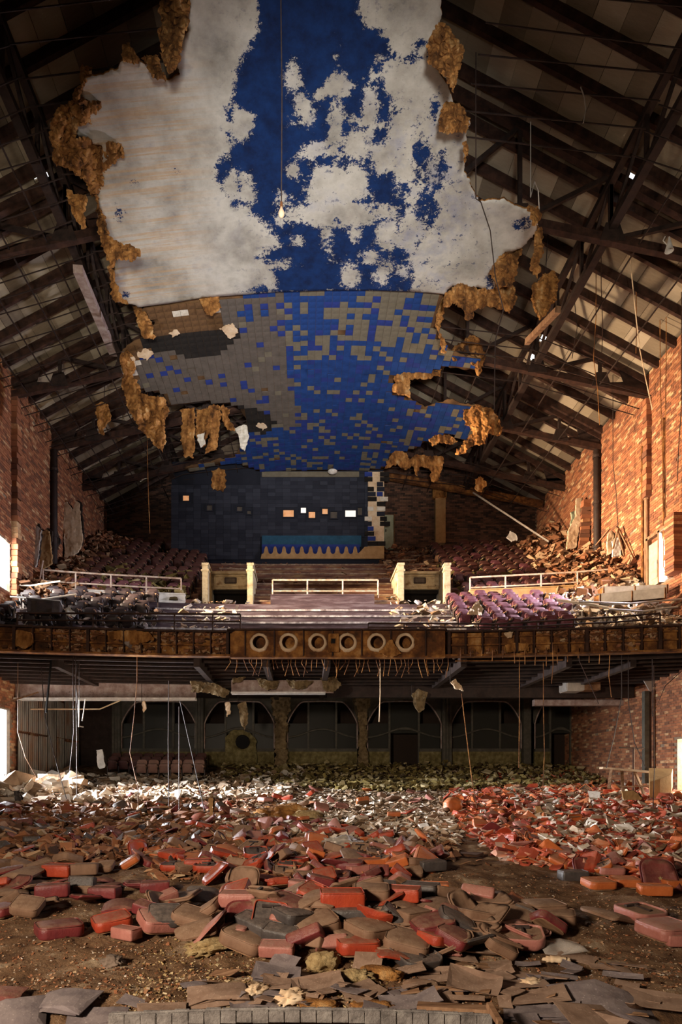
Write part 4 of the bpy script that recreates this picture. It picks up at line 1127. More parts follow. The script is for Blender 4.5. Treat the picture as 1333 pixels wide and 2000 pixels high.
for poly, d, lab, mt in (([(345, 1352), (330, 1352), (330, 1352)], 0, '', None),): pass
# torn scraps under the edge
for poly, d, sd, lab in (([(880, 1332), (890, 1326), (903, 1340), (905, 1350), (890, 1345)], 22.0, 75, 'crumpled pale scrap dangling under the balcony beside the portholes'),
                         ([(805, 1355), (818, 1345), (835, 1352), (830, 1385), (818, 1392), (808, 1375)], 25.5, 76, 'brown torn scrap dangling above the dark double doorway'),
                         ([(277, 1372), (283, 1368), (286, 1385), (281, 1392)], 25, 77, 'small pale scrap dangling below the bright girder flange'),
                         ([(440, 1375), (448, 1372), (450, 1395), (443, 1400)], 25.5, 78, 'pale scrap dangling before the second arched bay'),
                         ([(465, 1375), (482, 1368), (485, 1410), (478, 1430), (470, 1405)], 25.6, 79, 'long brown shred dangling before the bay with the broken pane')):
    t_ = thing('hanging_scrap', P(poly[0][0], poly[0][1], d), lab, 'plaster scrap', 'scraps hanging under the balcony')
    flap(poly, d, t_, m_slabw if 'pale' in lab else m_bark, seed=sd, bulge=.15, amp=2, name='shred')
    MB().tube([t_.location + Vector((0, 0, -.05)), Vector((t_.location.x, t_.location.y, H(4.2)))], .012, 4).build('wire', m_steel2, t_)

# ---- rear partition with arched bays
RD = 32.3
def rx(px): return CX + (px - VX) * RD / F
def rz(py): return EYE + (VY - py) * RD / F
def bay(p0, p1, label, door=False, green=False):
    t = thing('arched_bay', (rx((p0 + p1) / 2), RD, rz(1505)), label, 'partition', 'arched bays of the rear partition')
    wpx = p1 - p0
    def arch(px):
        u = abs(px - (p0 + p1) / 2) / (wpx / 2)
        if u < .55: return 1370 + 3 * u * u
        v = (u - .55) / .45
        return 1371 + 40 * (v ** 1.6) * (1.0 if v < .97 else 1.05)
    px = np.linspace(p0, p1, 33)
    sp = MB()
    for a, b_ in zip(px, px[1:]):
        zt_ = rz(1352)
        v = [(rx(a), RD, rz(arch(a))), (rx(b_), RD, rz(arch(b_))), (rx(b_), RD, zt_), (rx(a), RD, zt_)]
        v += [(x, y + .2, z) for x, y, z in v]
        sp.add(v, [(0, 1, 2, 3), (7, 6, 5, 4), (0, 4, 5, 1)])
    sp.build('spandrel', m_green, t)
    MB().tube([(rx(p0), RD - .04, rz(1463))] + [(rx(a), RD - .04, rz(arch(a))) for a in px] + [(rx(p1), RD - .04, rz(1463))], .035, 6).build('arch_moulding', m_girder, t)
    a1, a2 = p0 + wpx * .30, p0 + wpx * .70
    for a in (a1, a2):
        MB().span((rx(a) - .05, RD - .02, rz(1500 if door else 1463)), (rx(a) + .05, RD + .1, rz(arch(a)))).build('mullion', m_green, t)
    tr = [(rx(a), RD - .01, rz(1436 - 16 * math.cos((a - (p0 + p1) / 2) / wpx * 2 * math.pi) * .5 - 4)) for a in px]
    MB().tube(tr, .05, 6).build('transom', m_green, t)
    cols = [(p0, a1), (a1, a2), (a2, p1)]
    for k, (a, b_) in enumerate(cols):
        for (t0, t1) in ((1376, 1432), (1432, 1463)):
            if door and k == 1 and t0 > 1400: continue
            ztop = max(arch(a), arch(b_)) if k != 1 else 1372
            MB().span((rx(a) + .05, RD + .05, rz(t1)), (rx(b_) - .05, RD + .07, rz(max(t0, ztop if t0 < 1400 else t0)))).build('pane', m_glass, t)
        if not (door and k == 1):
            MB().span((rx(a), RD - .03, rz(1505)), (rx(b_), RD + .15, rz(1468))).build('lower_panel', m_moss, t)
            for q in range(1, 4):
                xx = rx(a + (b_ - a) * q / 4)
                MB().span((xx - .03, RD - .06, rz(1503)), (xx + .03, RD - .02, rz(1474))).build('batten', m_moss, t)
            MB().span((rx(a), RD - .1, rz(1468)), (rx(b_), RD + .15, rz(1462))).build('sill', m_green, t)
    if door:
        pts = [(rx(a), RD - .03, rz(1430 - 8 * math.sin((a - a1) / (a2 - a1) * math.pi))) for a in np.linspace(a1, a2, 12)]
        MB().tube(pts, .06, 6).build('door_head', m_green, t)
    return t
bay(238, 382, 'arched bay behind the row of theatre seats under the balcony')
bay(400, 536, 'arched bay with broken middle pane beside the crumbling pier', True)
bay(562, 698, 'arched bay with a full mossy dado between the two crumbling piers')
bay(718, 862, 'arched bay with the wide open black doorway', True)
bay(882, 1018, 'arched bay with two pale shoulder mouldings next to the open doorway bay')
bay(1045, 1146, 'narrow arched bay with a doorway full of fallen boards', True)
# broken middle pane in the second bay
t_ = thing('torn_screen', P(470, 1465, RD - .2), 'sagging mossy sheet with a hole in the second arched bay', 'panel')
e = [(440, 1500), (440, 1440), (452, 1428), (475, 1424), (488, 1430), (500, 1445), (502, 1500)]
flap(e, RD - .15, t_, m_moss, seed=81, bulge=.1, amp=2, name='sheet')
MB().lathe([(.001, 0), (.33, 0), (.36, .02)], P(474, 1449, RD - .32), 'Y', 14).build('hole', m_black, t_)
def pier(p0, p1, mat, label, flutes=False, y0=1352, name='pier', round_=False):
    t = thing(name, (rx((p0 + p1) / 2), RD - .2, rz(1505)), label, 'column' if flutes or round_ else 'pier')
    if round_:
        MB().tube([(rx((p0 + p1) / 2), RD - .3, rz(1508)), (rx((p0 + p1) / 2), RD - .3, rz(y0))], (p1 - p0) / 2 * RD / F, 14).build('shaft', mat, t, smooth=True)
    elif mat is m_bark:
        e = [(p0, 1508), (p0 + 2, 1440), (p0, 1400), (p0 - 6, 1372), (p0 - 8, 1355), (p1 + 8, 1355), (p1 + 6, 1372), (p1, 1400), (p1 - 2, 1440), (p1 + 2, 1508)]
        flap(e, RD - .25, t, m_bark, seed=int(p0), bulge=.18, amp=3, name='core', thick=.4)
    else:
        MB().span((rx(p0), RD - .25, rz(1530)), (rx(p1), RD + .15, rz(y0))).build('shaft', mat, t, bevel=.02)
    if flutes:
        for k in range(3):
            xx = rx(p0 + (p1 - p0) * (k + .5) / 3)
            MB().span((xx - .06, RD - .31, rz(1500)), (xx + .06, RD - .24, rz(1365))).build('flute', mat, t)
        MB().span((rx(p0 - 3), RD - .35, rz(1362)), (rx(p1 + 3), RD + .15, rz(1352))).build('capital', mat, t)
    return t
pier(222, 238, m_green, 'grey green fluted column at the end of the rear partition by the tin wall', True)
pier(383, 399, m_green, 'grey green fluted column behind the row of theatre seats', True)
pier(537, 561, m_bark, 'crumbling brown stone pier under the fallen pink girder')
pier(699, 717, m_bark, 'crumbling brown stone pier beside the open doorway bay')
pier(863, 881, m_green, 'grey green fluted column between the open doorway and the pale shoulder bay', True)
pier(1020, 1034, m_green, 'grey green fluted column beside the narrow bay', True)
pier(1160, 1180, m_green, 'broad flat post beside the narrow bay', False, 1370)
pier(1190, 1203, m_steel2, 'round black column in front of the corner brick wall', False, 1370, 'column', True)
MB().span((rx(60), RD + .2, rz(1510)), (rx(238), RD + .4, rz(1352))).build('wall_rear_boarding', m_steel2, wall_rear)
MB().span((-12.5, RD + .05, rz(1352)), (12.5, RD + .4, rz(1280))).build('bulkhead', m_steel2, wall_rear)
# steel column with gusset near the doorway of the right wall
t_ = thing('steel_column', P(1262, 1520, 24.6), 'grey steel column with flared bracket near the lower doorway', 'column')
pb = P(1262, 1530, 24.6)
MB().span((pb.x - .09, 24.5, pb.z), (pb.x + .09, 24.7, H((VY - 1350) * 24.6 / F))).build('shaft', m_green, t_)
MB().span((pb.x + .12, 24.55, pb.z), (pb.x + .2, 24.65, H((VY - 1350) * 24.6 / F))).build('flange', m_steel, t_)
MB().prism([(P(1255, 0, 24.6).x, H(3.92)), (P(1283, 0, 24.6).x, H(3.92)), (P(1270, 0, 24.6).x, H(3.4))], 'XZ', 24.55, 24.6).build('bracket', m_duct, t_)
# ---- tin sheets on the left wall below the balcony
t_ = thing('tin_cladding', (-12.4, 28.5, 2), 'stained upright tin sheets covering the wall under the balcony', 'wall cladding')
def corr(y0, y1, z0, z1, name, dz=0):
    mb = MB(); n_ = int((y1 - y0) / .045); v = []; f = []
    for k in range(n_ + 1):
        y = y0 + (y1 - y0) * k / n_; x = -12.33 + (.035 if (k // 2) % 2 else 0)
        v += [(x, y, z0), (x, y, z1 + dz * k / n_), (x - .01, y, z0), (x - .01, y, z1 + dz * k / n_)]
    for k in range(n_):
        a = k * 4; f += [(a, a + 1, a + 5, a + 4), (a + 2, a + 6, a + 7, a + 3)]
    mb.add(v, f); return mb.build(name, m_tin, t_)
for k in range(7):
    y = 25.3 + k * .98
    zf = SL * (y - 6.25)
    corr(y, y + .95, zf - .1, H(1.9) + rng.uniform(-.06, .1), 'tin_sheet')
    corr(y, y + .95, H(2.0), H(3.9) + rng.uniform(-.3, .1), 'tin_sheet', -.05)

# ================================================================== ON THE BALCONY
def bz(d0, x): return d0 - curve(x)
# ---- the two stair heads
def vomitory(p0, p1, label):
    d = 28.15
    x0, x1 = CX + (p0 - VX) * d / F, CX + (p1 - VX) * d / F
    t = thing('stair_head', ((x0 + x1) / 2, d, H(7.5)), label, 'stair enclosure', 'cream stair heads on the balcony')
    zt = H((VY - 1101) * d / F)
    for s, x in ((0, x0), (1, x1 - .27)):
        MB().span((x, d, H(7.46)), (x + .27, d + .3, zt - .05)).build('front_post', m_cream, t, bevel=.02)
        MB().span((x - .05, d - .05, zt - .33), (x + .32, d + .3, zt - .24)).build('capital', m_cream, t, bevel=.02)
        MB().span((x + .03, d + .3, H(7.46)), (x + .24, d + 2.4, zt - .08)).build('side_wall', m_cream, t)
        MB().span((x - .02, d - .02, zt - .06), (x + .29, d + 2.4, zt + .04)).build('coping', m_cream, t)
    MB().span((x0 + .27, d + 1.15, H(8.78)), (x1 - .27, d + 1.3, zt - .02)).build('head_wall', m_cream, t)
    MB().span((x0 + .25, d + 1.05, zt - .1), (x1 - .25, d + 1.35, zt + .02)).build('coping', m_cream, t)
    dw = d + 1.1
    c_ = (x0 + x1) / 2
    for lo, hi in (((c_ - .75, dw, H(8.88)), (c_ + .75, dw + .06, H(8.94))), ((c_ - .75, dw, H(9.36)), (c_ + .75, dw + .06, H(9.42))), ((c_ - .75, dw, H(8.9)), (c_ - .69, dw + .06, H(9.4))), ((c_ + .69, dw, H(8.9)), (c_ + .75, dw + .06, H(9.4)))):
        MB().span(lo, hi).build('panel_moulding', m_cream, t)
    q = MB().span((c_ - .28, dw - .02, H(9.02)), (c_ + .28, dw + .05, H(9.3))).build('picture_frame', m_iron, t, bevel=.02)
    MB().span((c_ - .2, dw - .03, H(9.07)), (c_ + .2, dw - .01, H(9.24))).build('picture_plate', m_tgrey, q)
    MB().span((x0 + .3, d + 1.6, H(6.9)), (x1 - .3, d + 1.7, H(8.95))).build('stairwell_dark_board', m_black, t)  # black boards stand in for the darkness of the stairwell
    MB().span((x0 + .3, d + 1.3, H(8.62)), (x1 - .3, d + 1.7, H(8.95))).build('stairwell_dark_board', m_black, t)
    return t
vomitory(395, 495, 'cream stair head with damaged panel beside the kerb with bent railing')
vomitory(778, 881, 'cream stair head with yellowed coping nearer the sunlit wall')
# ---- kerbs and railings of the cross aisle
def kerb(x0, x1, h, label, mat):
    t = thing('aisle_kerb', ((x0 + x1) / 2, 28, H(7.5)), label, 'kerb', 'kerbs along the balcony aisle')
    strip('kerb_wall', 28.12, 28.34, H(7.4), H(h), H(7.4), mat, x0, x1, parent=t)
    strip('kerb_cap', 28.08, 28.38, H(h), H(h + .05), H(h), mat, x0, x1, parent=t)
    return t
kerb(-2.5, 2.35, 8.14, 'low pink painted kerb in the middle, between the stair heads', m_tier)
kerb(-12.45, -6.2, 8.12, 'long pale kerb in front of the dark seats on the doorway side', m_white)
kerb(5.9, 12.45, 8.3, 'long tan kerb below the rubble on the sunlit side', m_tan)
def railing(posts, tops, mids, bases, d, label, mat, r=.035, name='pipe_railing', extra=None):
    """posts at pixel columns, with tops / mid rails / feet at pixel rows, at depth d less the balcony curve"""
    def pt(px, py):
        dd = d
        for _ in range(4): dd = d - curve(CX + (px - VX) * dd / F)
        return P(px, py, dd)
    t = thing(name, pt(posts[len(posts) // 2], bases[len(posts) // 2]), label, 'railing', 'pipe railings on the balcony')
    for px, a, c_ in zip(posts, tops, bases):
        MB().tube([pt(px, c_), pt(px, a)], r, 8).build('post', mat, t)
    MB().tube([pt(px, a) for px, a in zip(posts, tops)], r * 1.15, 8).build('top_rail', mat, t)
    MB().tube([pt(px, a) for px, a in zip(posts, mids)], r, 8).build('mid_rail', mat, t)
    if extra: MB().tube([pt(*e) for e in extra], r, 8).build('bent_end', mat, t)
    return t
railing([533, 601, 670, 739], [1133] * 4, [1154.5] * 4, [1168] * 4, 28.2, 'pale pipe railing on the middle kerb between the stair heads', m_rail)
railing([84, 148, 217, 286, 354], [1113, 1118, 1122.5, 1126, 1130], [1134, 1139, 1143, 1147, 1150], [1150, 1156, 1160, 1163, 1167], 28.2, 'long whitened pipe railing before the dark seats, with one bent end', m_rail, extra=[(78, 1132), (81, 1112), (84, 1095)])
railing([919, 988, 1058, 1129, 1204], [1128, 1124.5, 1121, 1117, 1111], [1148, 1145, 1141, 1137, 1131], [1170, 1166, 1162, 1157, 1150], 28.2, 'orange rusted pipe railing below the rubble on the sunlit side', m_rail)
railing([34, 182, 341, 416, 470], [1197, 1198, 1199, 1199.5, 1200], [1211, 1212, 1213, 1214, 1214], [1228, 1232, 1233, 1234, 1235], 21.1, 'dark pipe railing on the parapet on the doorway side', m_steel, .028)
railing([973, 1050, 1122, 1204, 1290], [1219, 1214, 1210, 1205, 1198], [1226, 1223, 1219, 1215, 1208], [1234, 1232, 1230, 1226, 1222], 21.1, 'dark pipe railing on the parapet in front of the purple seats', m_steel, .028)
railing([720, 790, 870, 973], [1217, 1217.5, 1218, 1219], [1225] * 4, [1236] * 4, 21.1, 'short dark pipe railing over the last two portholes', m_steel, .024)
# ---- green door leaf and frame by the sunlit doorway
t_ = thing('green_door', (12.4, 24.4, H(7.5)), 'pale green door leaf standing next to the sunlit doorway', 'door')
MB().span((12.36, 24.08, H(7.46)), (12.42, 24.8, H(9.1))).build('door_leaf', m_door, t_)
MB().span((12.34, 24.2, H(7.7)), (12.37, 24.68, H(8.3))).build('door_panel', m_door, t_)
MB().span((12.32, 24.12, H(8.2)), (12.36, 24.16, H(8.34))).build('handle', m_iron, t_)
t_ = thing('door_frame', (12.4, 24.1, H(7.5)), 'splintered wooden frame around the sunlit doorway and its green leaf', 'door frame')
for y in (23.4, 24.03, 24.86): MB().span((12.3, y - .06, H(7.45)), (12.5, y + .06, H(9.4))).build('jamb', m_wood, t_)
MB().span((12.3, 23.3, H(9.32)), (12.5, 24.95, H(9.44))).build('head', m_wood, t_)
t_ = thing('brick_jamb', (12.3, 23.1, H(7.4)), 'dark brick buttress at the near side of the sunlit doorway', 'buttress')
for k in range(19):
    MB().box((12.3, 22.98, H(7.5) + k * .11), (.4 + rng.uniform(-.04, .04), .6, .10)).build('brick', m_brick, t_)
t_ = thing('door_frame', (-12.4, 25, H(7.4)), 'bent whitened frame of the bright upper doorway', 'door frame')
MB().tube([P(27, 1132, 25.6), P(25, 1095, 25.5), P(21, 1068, 25.3), P(8, 1052, 24.6)], .07, 8).build('bent_jamb', m_white, t_)
MB().tube([P(17, 1128, 25.1), P(20, 1090, 25.2), P(19, 1066, 25.2)], .05, 8).build('inner_jamb', m_slabw, t_)

# ---- theatre seats: rounded backrest, tipped-up pan, two iron standards
ORD = ['first', 'second', 'third', 'fourth', 'fifth', 'sixth', 'seventh', 'eighth', 'ninth', 'tenth', 'eleventh', 'twelfth', 'thirteenth', 'fourteenth', 'fifteenth', 'sixteenth']
def rounded_slab(wd, ht, th, rr=.1, dome=.03, seed=0, n=5):
    """upright cushion in the XZ plane, centred, facing -y, rounded top corners"""
    pts = [(-wd / 2, -ht / 2), (wd / 2, -ht / 2)]
    for k in range(n + 1):
        a = math.pi / 2 * k / n; pts.append((wd / 2 - rr + rr * math.cos(a), ht / 2 - rr + rr * math.sin(a)))
    for k in range(n + 1):
        a = math.pi / 2 + math.pi / 2 * k / n; pts.append((-wd / 2 + rr + rr * math.cos(a), ht / 2 - rr + rr * math.sin(a)))
    m_ = len(pts); mb = MB()
    rings = [(1.0, th / 2), (1.0, -th / 2 + .015), (.95, -th / 2 - .005), (.6, -th / 2 - dome), (.0, -th / 2 - dome * 1.2)]
    v = [];
    for s, y in rings[:-1]: v += [(x * s, y, z * s) for x, z in pts]
    v.append((0, rings[-1][1], 0))
    f = [(r_ * m_ + k, r_ * m_ + (k + 1) % m_, (r_ + 1) * m_ + (k + 1) % m_, (r_ + 1) * m_ + k) for r_ in range(3) for k in range(m_)]
    f += [(3 * m_ + k, 3 * m_ + (k + 1) % m_, 4 * m_) for k in range(m_)] + [tuple(range(m_ - 1, -1, -1))]
    mb.add(v, f); return mb
def make_seat(mat, tag_):
    t = thing('theatre_seat', (0, 0, 0), '', 'seat')
    mb = rounded_slab(.47, .52, .06, .12)
    M = Euler((R(-8), 0, 0)).to_matrix(); mb.v = [tuple(M @ Vector(v) + Vector((0, .22, .68))) for v in mb.v]
    mb.build('backrest', mat, t, smooth=False)
    mb = rounded_slab(.44, .42, .09, .08)
    M = Euler((R(14), 0, 0)).to_matrix(); mb.v = [tuple(M @ Vector(v) + Vector((0, .02, .54))) for v in mb.v]
    mb.build('seat_pan', mat, t)
    for s in (-1, 1):
        mb = MB(); x = s * .255
        mb.prism([(-.1, 0), (.22, 0), (.2, .08), (.14, .1), (.16, .45), (.27, .72), (.22, .74), (.08, .56), (-.2, .6), (-.2, .56), (.06, .48), (.04, .12), (-.08, .06)], 'YZ', x - .018, x + .018)
        mb.build('standard', m_iron, t)
        MB().box((x, -.05, .62), (.05, .32, .035)).build('armrest', m_wood, t)
    return t
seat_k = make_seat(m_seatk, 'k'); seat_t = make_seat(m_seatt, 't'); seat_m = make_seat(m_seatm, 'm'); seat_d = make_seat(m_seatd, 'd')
seat_used = set()
CNT = {}
def nth(g, r):
    """how many seats of this row already stand"""
    CNT[(g, r)] = CNT.get((g, r), -1) + 1
    return ORD[CNT[(g, r)]]
def place_seat(proto, loc, rz_, label, group, tilt=0.0, s=1.0):
    if proto.name not in seat_used:
        seat_used.add(proto.name); o = proto
    else:
        o = copy_tree(proto)
    o.location = loc; o.rotation_euler = (tilt, 0, rz_); o.scale = (s, s, s)
    o['label'] = label; o['group'] = group
    return o
# rear block on the doorway side, ten rows
rs = np.random.RandomState(77)
for j in range(10):
    d, h = RT[j]
    for k in range(11):
        x = -6.35 - k * .54
        if x < -11.9 + (j * .12): continue
        if rs.rand() < .10 or (j > 6 and rs.rand() < .25): continue
        y = bz(d, x) + .42
        place_seat(seat_d if j > 0 else seat_m, (x, y, H(h)), 0.08 * (x / 10), f'dark tip-up seat, {nth(1, j)} from the aisle, {ORD[j]} row above the whitened railing', 'dark tip-up seats above the whitened railing', rs.uniform(-.08, .08))
for j in range(10):
    d, h = RT[j]
    for k in range(11):
        x = 6.3 + k * .54
        if x > 11.9 - j * .16 - (1.4 if j < 4 else 0.6): continue
        if rs.rand() < .12: continue
        y = bz(d, x) + .42
        place_seat(seat_d if rs.rand() < .7 else seat_m, (x, y, H(h)), 0.08 * (x / 10), f'dusty tip-up seat, {nth(2, j)} from the aisle, {ORD[j]} row above the orange railing', 'dusty tip-up seats above the orange railing', rs.uniform(-.08, .08))
# front block on the sunlit side
for i in range(2, 7):
    d, h = LT[i]
    for k in range(8):
        x = 5.0 + k * .56 + (i - 2) * .05
        if (i, k) in ((2, 0), (4, 1), (6, 5), (5, 6), (3, 7), (2, 7), (6, 7)) : continue
        y = bz(d, x) + .40
        place_seat(seat_m, (x, y, H(h)), .05 + rs.uniform(-.06, .06), f'purple maroon seat, {nth(3, i)} from the stairs, {ORD[i - 2]} row up from the parapet', 'purple maroon seats in the front block', rs.uniform(-.15, .1))
for i in range(2, 7):
    d, h = LT[i]
    for k in range(9):
        x = -7.3 - k * .56
        if rs.rand() < .28: continue
        y = bz(d, x) + .40
        place_seat(seat_k, (x, y, H(h)), -.05 + rs.uniform(-.1, .1), f'shade-blackened front seat, {nth(4, i)} from the bare steps, {ORD[i - 2]} row above the parapet', 'shade-blackened seats in the front block on the doorway side', rs.uniform(-.2, .15))
# stripped standards among the wreckage
stn = MB()
for k in range(60):
    x = rs.uniform(8.6, 12.0) * (1 if k < 45 else -1); i = rs.randint(2, 7); d, h = LT[i]; y = bz(d, x) + .4
    a = rs.uniform(-.3, .3)
    stn.bar((x, y, H(h)), (x + a * .3, y, H(h) + .6), .04, .05); stn.bar((x + a * .3, y - .15, H(h) + .58), (x + a * .3, y + .18, H(h) + .66), .05, .04); stn.bar((x, y + .05, H(h) + .1), (x + .25, y + .05, H(h) + .45), .03, .03)
tag(stn.build('stripped_seat_iron', m_duct, None, kind='stuff'), 'tangle of bare seat irons beside the purple seats', 'scrap iron')
# seats below the balcony
for r_ in range(3):
    for k in range(9):
        px = 276 + k * 22.5 - r_ * 9 if r_ == 0 else 215 + k * 21 + r_ * 5
        if r_ == 0 and k > 5: continue
        d = 29.0 + r_ * .95
        if rs.rand() < .08: continue
        p = P(px, 1500, d); p.z = float(floorz(p.x, d, False)) - .02
        place_seat(seat_t if r_ == 0 else seat_d, p, rs.uniform(-.06, .06), f'tip-up seat under the balcony, {nth(5, r_)} from the tin wall, {ORD[r_]} row from the stage', 'tip-up seats before the first arched bay', 0)

# ---- heaps of rubble
def heap(name, pts, n, sz, mat, label, cat='rubble', seed=1, flat=.45, lift=.25, big=0.12):
    """pts: function(rs, n) -> (n,3) resting points"""
    rs = np.random.RandomState(seed)
    c = pts(rs, n)
    s = sz[0] + (sz[1] - sz[0]) * rs.rand(len(c)) ** 2.5
    size = np.stack([s * rs.uniform(.6, 1.5, len(c)), s * rs.uniform(.5, 1.2, len(c)), s * rs.uniform(.12, flat, len(c))], -1)
    rot = np.stack([rs.normal(0, .45, len(c)), rs.normal(0, .45, len(c)), rs.uniform(0, 6.28, len(c))], -1)
    o = fast_boxes(name, c, size, rot, mat, rs.rand(len(c)), None, 'stuff', jitter=.35, seed=seed)
    return tag(o, label, cat)
def tier_z(x, y):
    """top of the balcony steps"""
    dd = y + np.array([curve(v) for v in np.atleast_1d(x)])
    z = np.full(dd.shape, H(4.25))
    for d, h in LT: z = np.where(dd >= d, H(h), z)
    z = np.where(dd >= 27.08, H(7.47), z)
    for d, h in RT: z = np.where(dd >= d, H(h), z)
    return z
def on_tiers(x0, x1, y0, y1, mound):
    def f(rs, n):
        x = rs.uniform(x0, x1, n); y = rs.uniform(y0, y1, n)
        m_ = mound(x, y); k = rs.rand(n) < np.clip(.12 + m_, 0, 1)
        for g0, g1 in VG: k &= ~((x > g0 - .1) & (x < g1 + .1) & (y > 27.8) & (y < 30.8))
        x, y, m_ = x[k], y[k], m_[k]
        return np.stack([x, y, tier_z(x, y) + m_ * rs.rand(len(x)) ** .6 + .03], -1)
    return f
heap('brick_rubble', on_tiers(8.6, 12.4, 25.5, 34.5, lambda x, y: 1.5 * np.clip((x - 8.8) / 3.4, 0, 1) ** 1.3), 9000, (.08, .42), m_chunkd, 'tall slope of brick and plaster rubble against the sunlit wall', seed=1)
heap('plaster_rubble', on_tiers(9.2, 12.4, 24.2, 29.0, lambda x, y: .9 * np.clip((x - 9) / 3, 0, 1)), 2600, (.06, .34), m_chunk, 'pale plaster rubble spilling over the orange railing by the sunlit doorway', seed=2)
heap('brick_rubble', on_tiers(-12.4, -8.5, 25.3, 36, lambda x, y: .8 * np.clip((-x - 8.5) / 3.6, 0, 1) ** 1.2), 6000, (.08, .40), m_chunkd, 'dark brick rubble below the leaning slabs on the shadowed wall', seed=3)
heap('plaster_rubble', on_tiers(8.5, 12.4, 20.6, 25.5, lambda x, y: .30 + 0 * x), 3400, (.05, .38), m_chunk, 'pale splinters and plaster among the bare seat irons', seed=4, flat=.3)
heap('shaded_rubble', on_tiers(-12.4, -6.6, 20.6, 26, lambda x, y: .22 + 0 * x), 2600, (.05, .34), m_chunkk, 'shade-darkened splintered rubble among the shade-blackened front seats', seed=5)
heap('plaster_rubble', on_tiers(-5.9, -3.4, 21.6, 27.5, lambda x, y: .12 + 0 * x), 1200, (.05, .3), m_chunk, 'pale litter down the steps below the damaged stair head', seed=6, flat=.25)
heap('plaster_rubble', on_tiers(2.6, 6.2, 21.6, 28.5, lambda x, y: .16 + 0 * x), 2000, (.05, .36), m_chunk, 'pale litter down the steps beside the purple seats', seed=7, flat=.25)
heap('yellow_rubble', on_tiers(-12, 12, 28.4, 37, lambda x, y: .10 * (np.abs(x) > 3) + 0.25 * (x > 3) * (y > 31)), 8000, (.05, .30), m_chunkd, 'dusty litter over the dark rear seats', seed=8, flat=.3)
heap('moss_rubble', on_tiers(-10.2, -6.2, 28.0, 31, lambda x, y: .5 + 0 * x), 900, (.08, .45), m_chunkg, 'yellow insulation tufts on the first rows above the whitened railing', seed=9, flat=.6)
heap('moss_rubble', on_tiers(6, 11, 29, 33.5, lambda x, y: .4 + 0 * x), 700, (.08, .35), m_chunkg, 'yellow insulation tufts on the rows above the orange railing', seed=10, flat=.5)

# ---- slabs that lean on the side walls
def slab(poly, d, label, mat, seed, name='leaning_slab', cat='plaster slab', thick=.09, bulge=.08, lean=.1, core=None):
    c_ = P(sum(p[0] for p in poly) / len(poly), max(p[1] for p in poly), d)
    t = thing(name, c_, label, cat)
    flap(poly, d, t, mat, seed=seed, bulge=bulge, amp=2, name='plaster_face', lean=-lean, thick=thick)
    flap([(x + 2.5 + 1.5 * math.sin(y), y - 1) for x, y in poly], d + .14, t, core or m_brickd, seed=seed + 1, bulge=bulge, amp=3, name='broken_core', lean=-lean, thick=thick)
    return t
slab([(126, 983), (132, 980), (139, 990), (144, 997), (150, 979), (156, 983), (158, 1020), (162, 1050), (160, 1066), (150, 1080), (127, 1092), (125, 1050)], 30.6, 'tall cream plaster slab with notched top leaning on the shadowed wall', m_slabw, 90)
slab([(62, 1029), (72, 1025), (82, 1036), (78, 1062), (70, 1108), (58, 1104)], 27.4, 'grey slab leaning in the shadow nearest the bright upper doorway', m_duct, 92)
slab([(66, 1070), (76, 1055), (80, 1070), (81, 1040), (92, 1034), (98, 1038), (99, 1068), (102, 1100), (84, 1112), (66, 1106)], 27.9, 'jagged orange tan slab in front of the grey leaning slab', m_tan, 94)
slab([(99, 988), (105, 988), (108, 1010), (115, 1062), (110, 1075), (104, 1040)], 29.3, 'slim dark stone strip leaning beside the black downpipe', m_brickd, 96)
slab([(23, 1072), (28, 1070), (47, 1102), (44, 1107)], 26.3, 'pale narrow board leaning just inside the bright upper doorway', m_white, 98, thick=.05)
slab([(1126, 974), (1137, 973), (1134, 1012), (1126, 1070), (1107, 1074), (1110, 1037), (1120, 1018), (1124, 1010)], 30.4, 'tall cream plaster slab leaning on the sunlit wall', m_slabw, 100)
slab([(1115, 1001), (1124, 998), (1122, 1030), (1114, 1040)], 30.8, 'small green tinted slab behind the tall cream one on sunlit wall', m_door, 102)
slab([(1188, 1042), (1194, 1036), (1199, 1046), (1196, 1080), (1186, 1085)], 27.2, 'narrow cream slab propped with sticks against the sunlit wall', m_slabw, 104)
slab([(1196, 1058), (1204, 1050), (1212, 1055), (1213, 1085), (1197, 1088)], 27.0, 'broad cream slab propped with sticks against the sunlit wall', m_white, 106)
t_ = thing('brick_column_stub', P(1142, 1072, 30.2), 'toppling stub of brickwork beside the tall cream slab', 'brickwork')
for k in range(13):
    p_ = P(1139 + k * .65, 1070 - k * 7.4, 30.2)
    MB().box(p_, (.42 + rng.uniform(-.08, .08), .3, .165), (rng.uniform(-.05, .05), rng.uniform(-.12, .12), rng.uniform(-.2, .2))).build('brick', m_brick, t_)
for a, b_, lab in (((1165, 1065, 28.0), (1192, 1032, 27.3), 'long stick slanting to the tops of the propped slabs'), ((1238, 1090, 26.0), (1208, 1030, 27.0), 'thin stick slanting down from the propped slabs to the doorway'), ((1220, 1085, 26.4), (1205, 1028, 27.0), 'thin dark stick standing before the broad cream slab'),
                   ((1198, 1072, 26.8), (1208, 1032, 26.9), 'short brown stick lying across the broad cream slab'), ((1255, 1045, 25.4), (1262, 1020, 25.3), 'short dark stick jutting from the boxed conduit')):
    t_ = tag(MB().bar(P(*a), P(*b_), .06, .05).build('stick', m_wood), lab, 'stick')
p0, p1 = P(925, 962, 34.5), P(1073, 1058, 31.5)
tag(MB().tube([p0, p1], .05, 6).build('fallen_pole', m_duct), 'long pale pole slanting down from the back roof to the rubble', 'pole')
slab([(990, 1050), (997, 1037), (1008, 1045), (1011, 1055), (1000, 1058)], 33, 'white angular plaster fragment on the dark rear seats', m_white, 108)
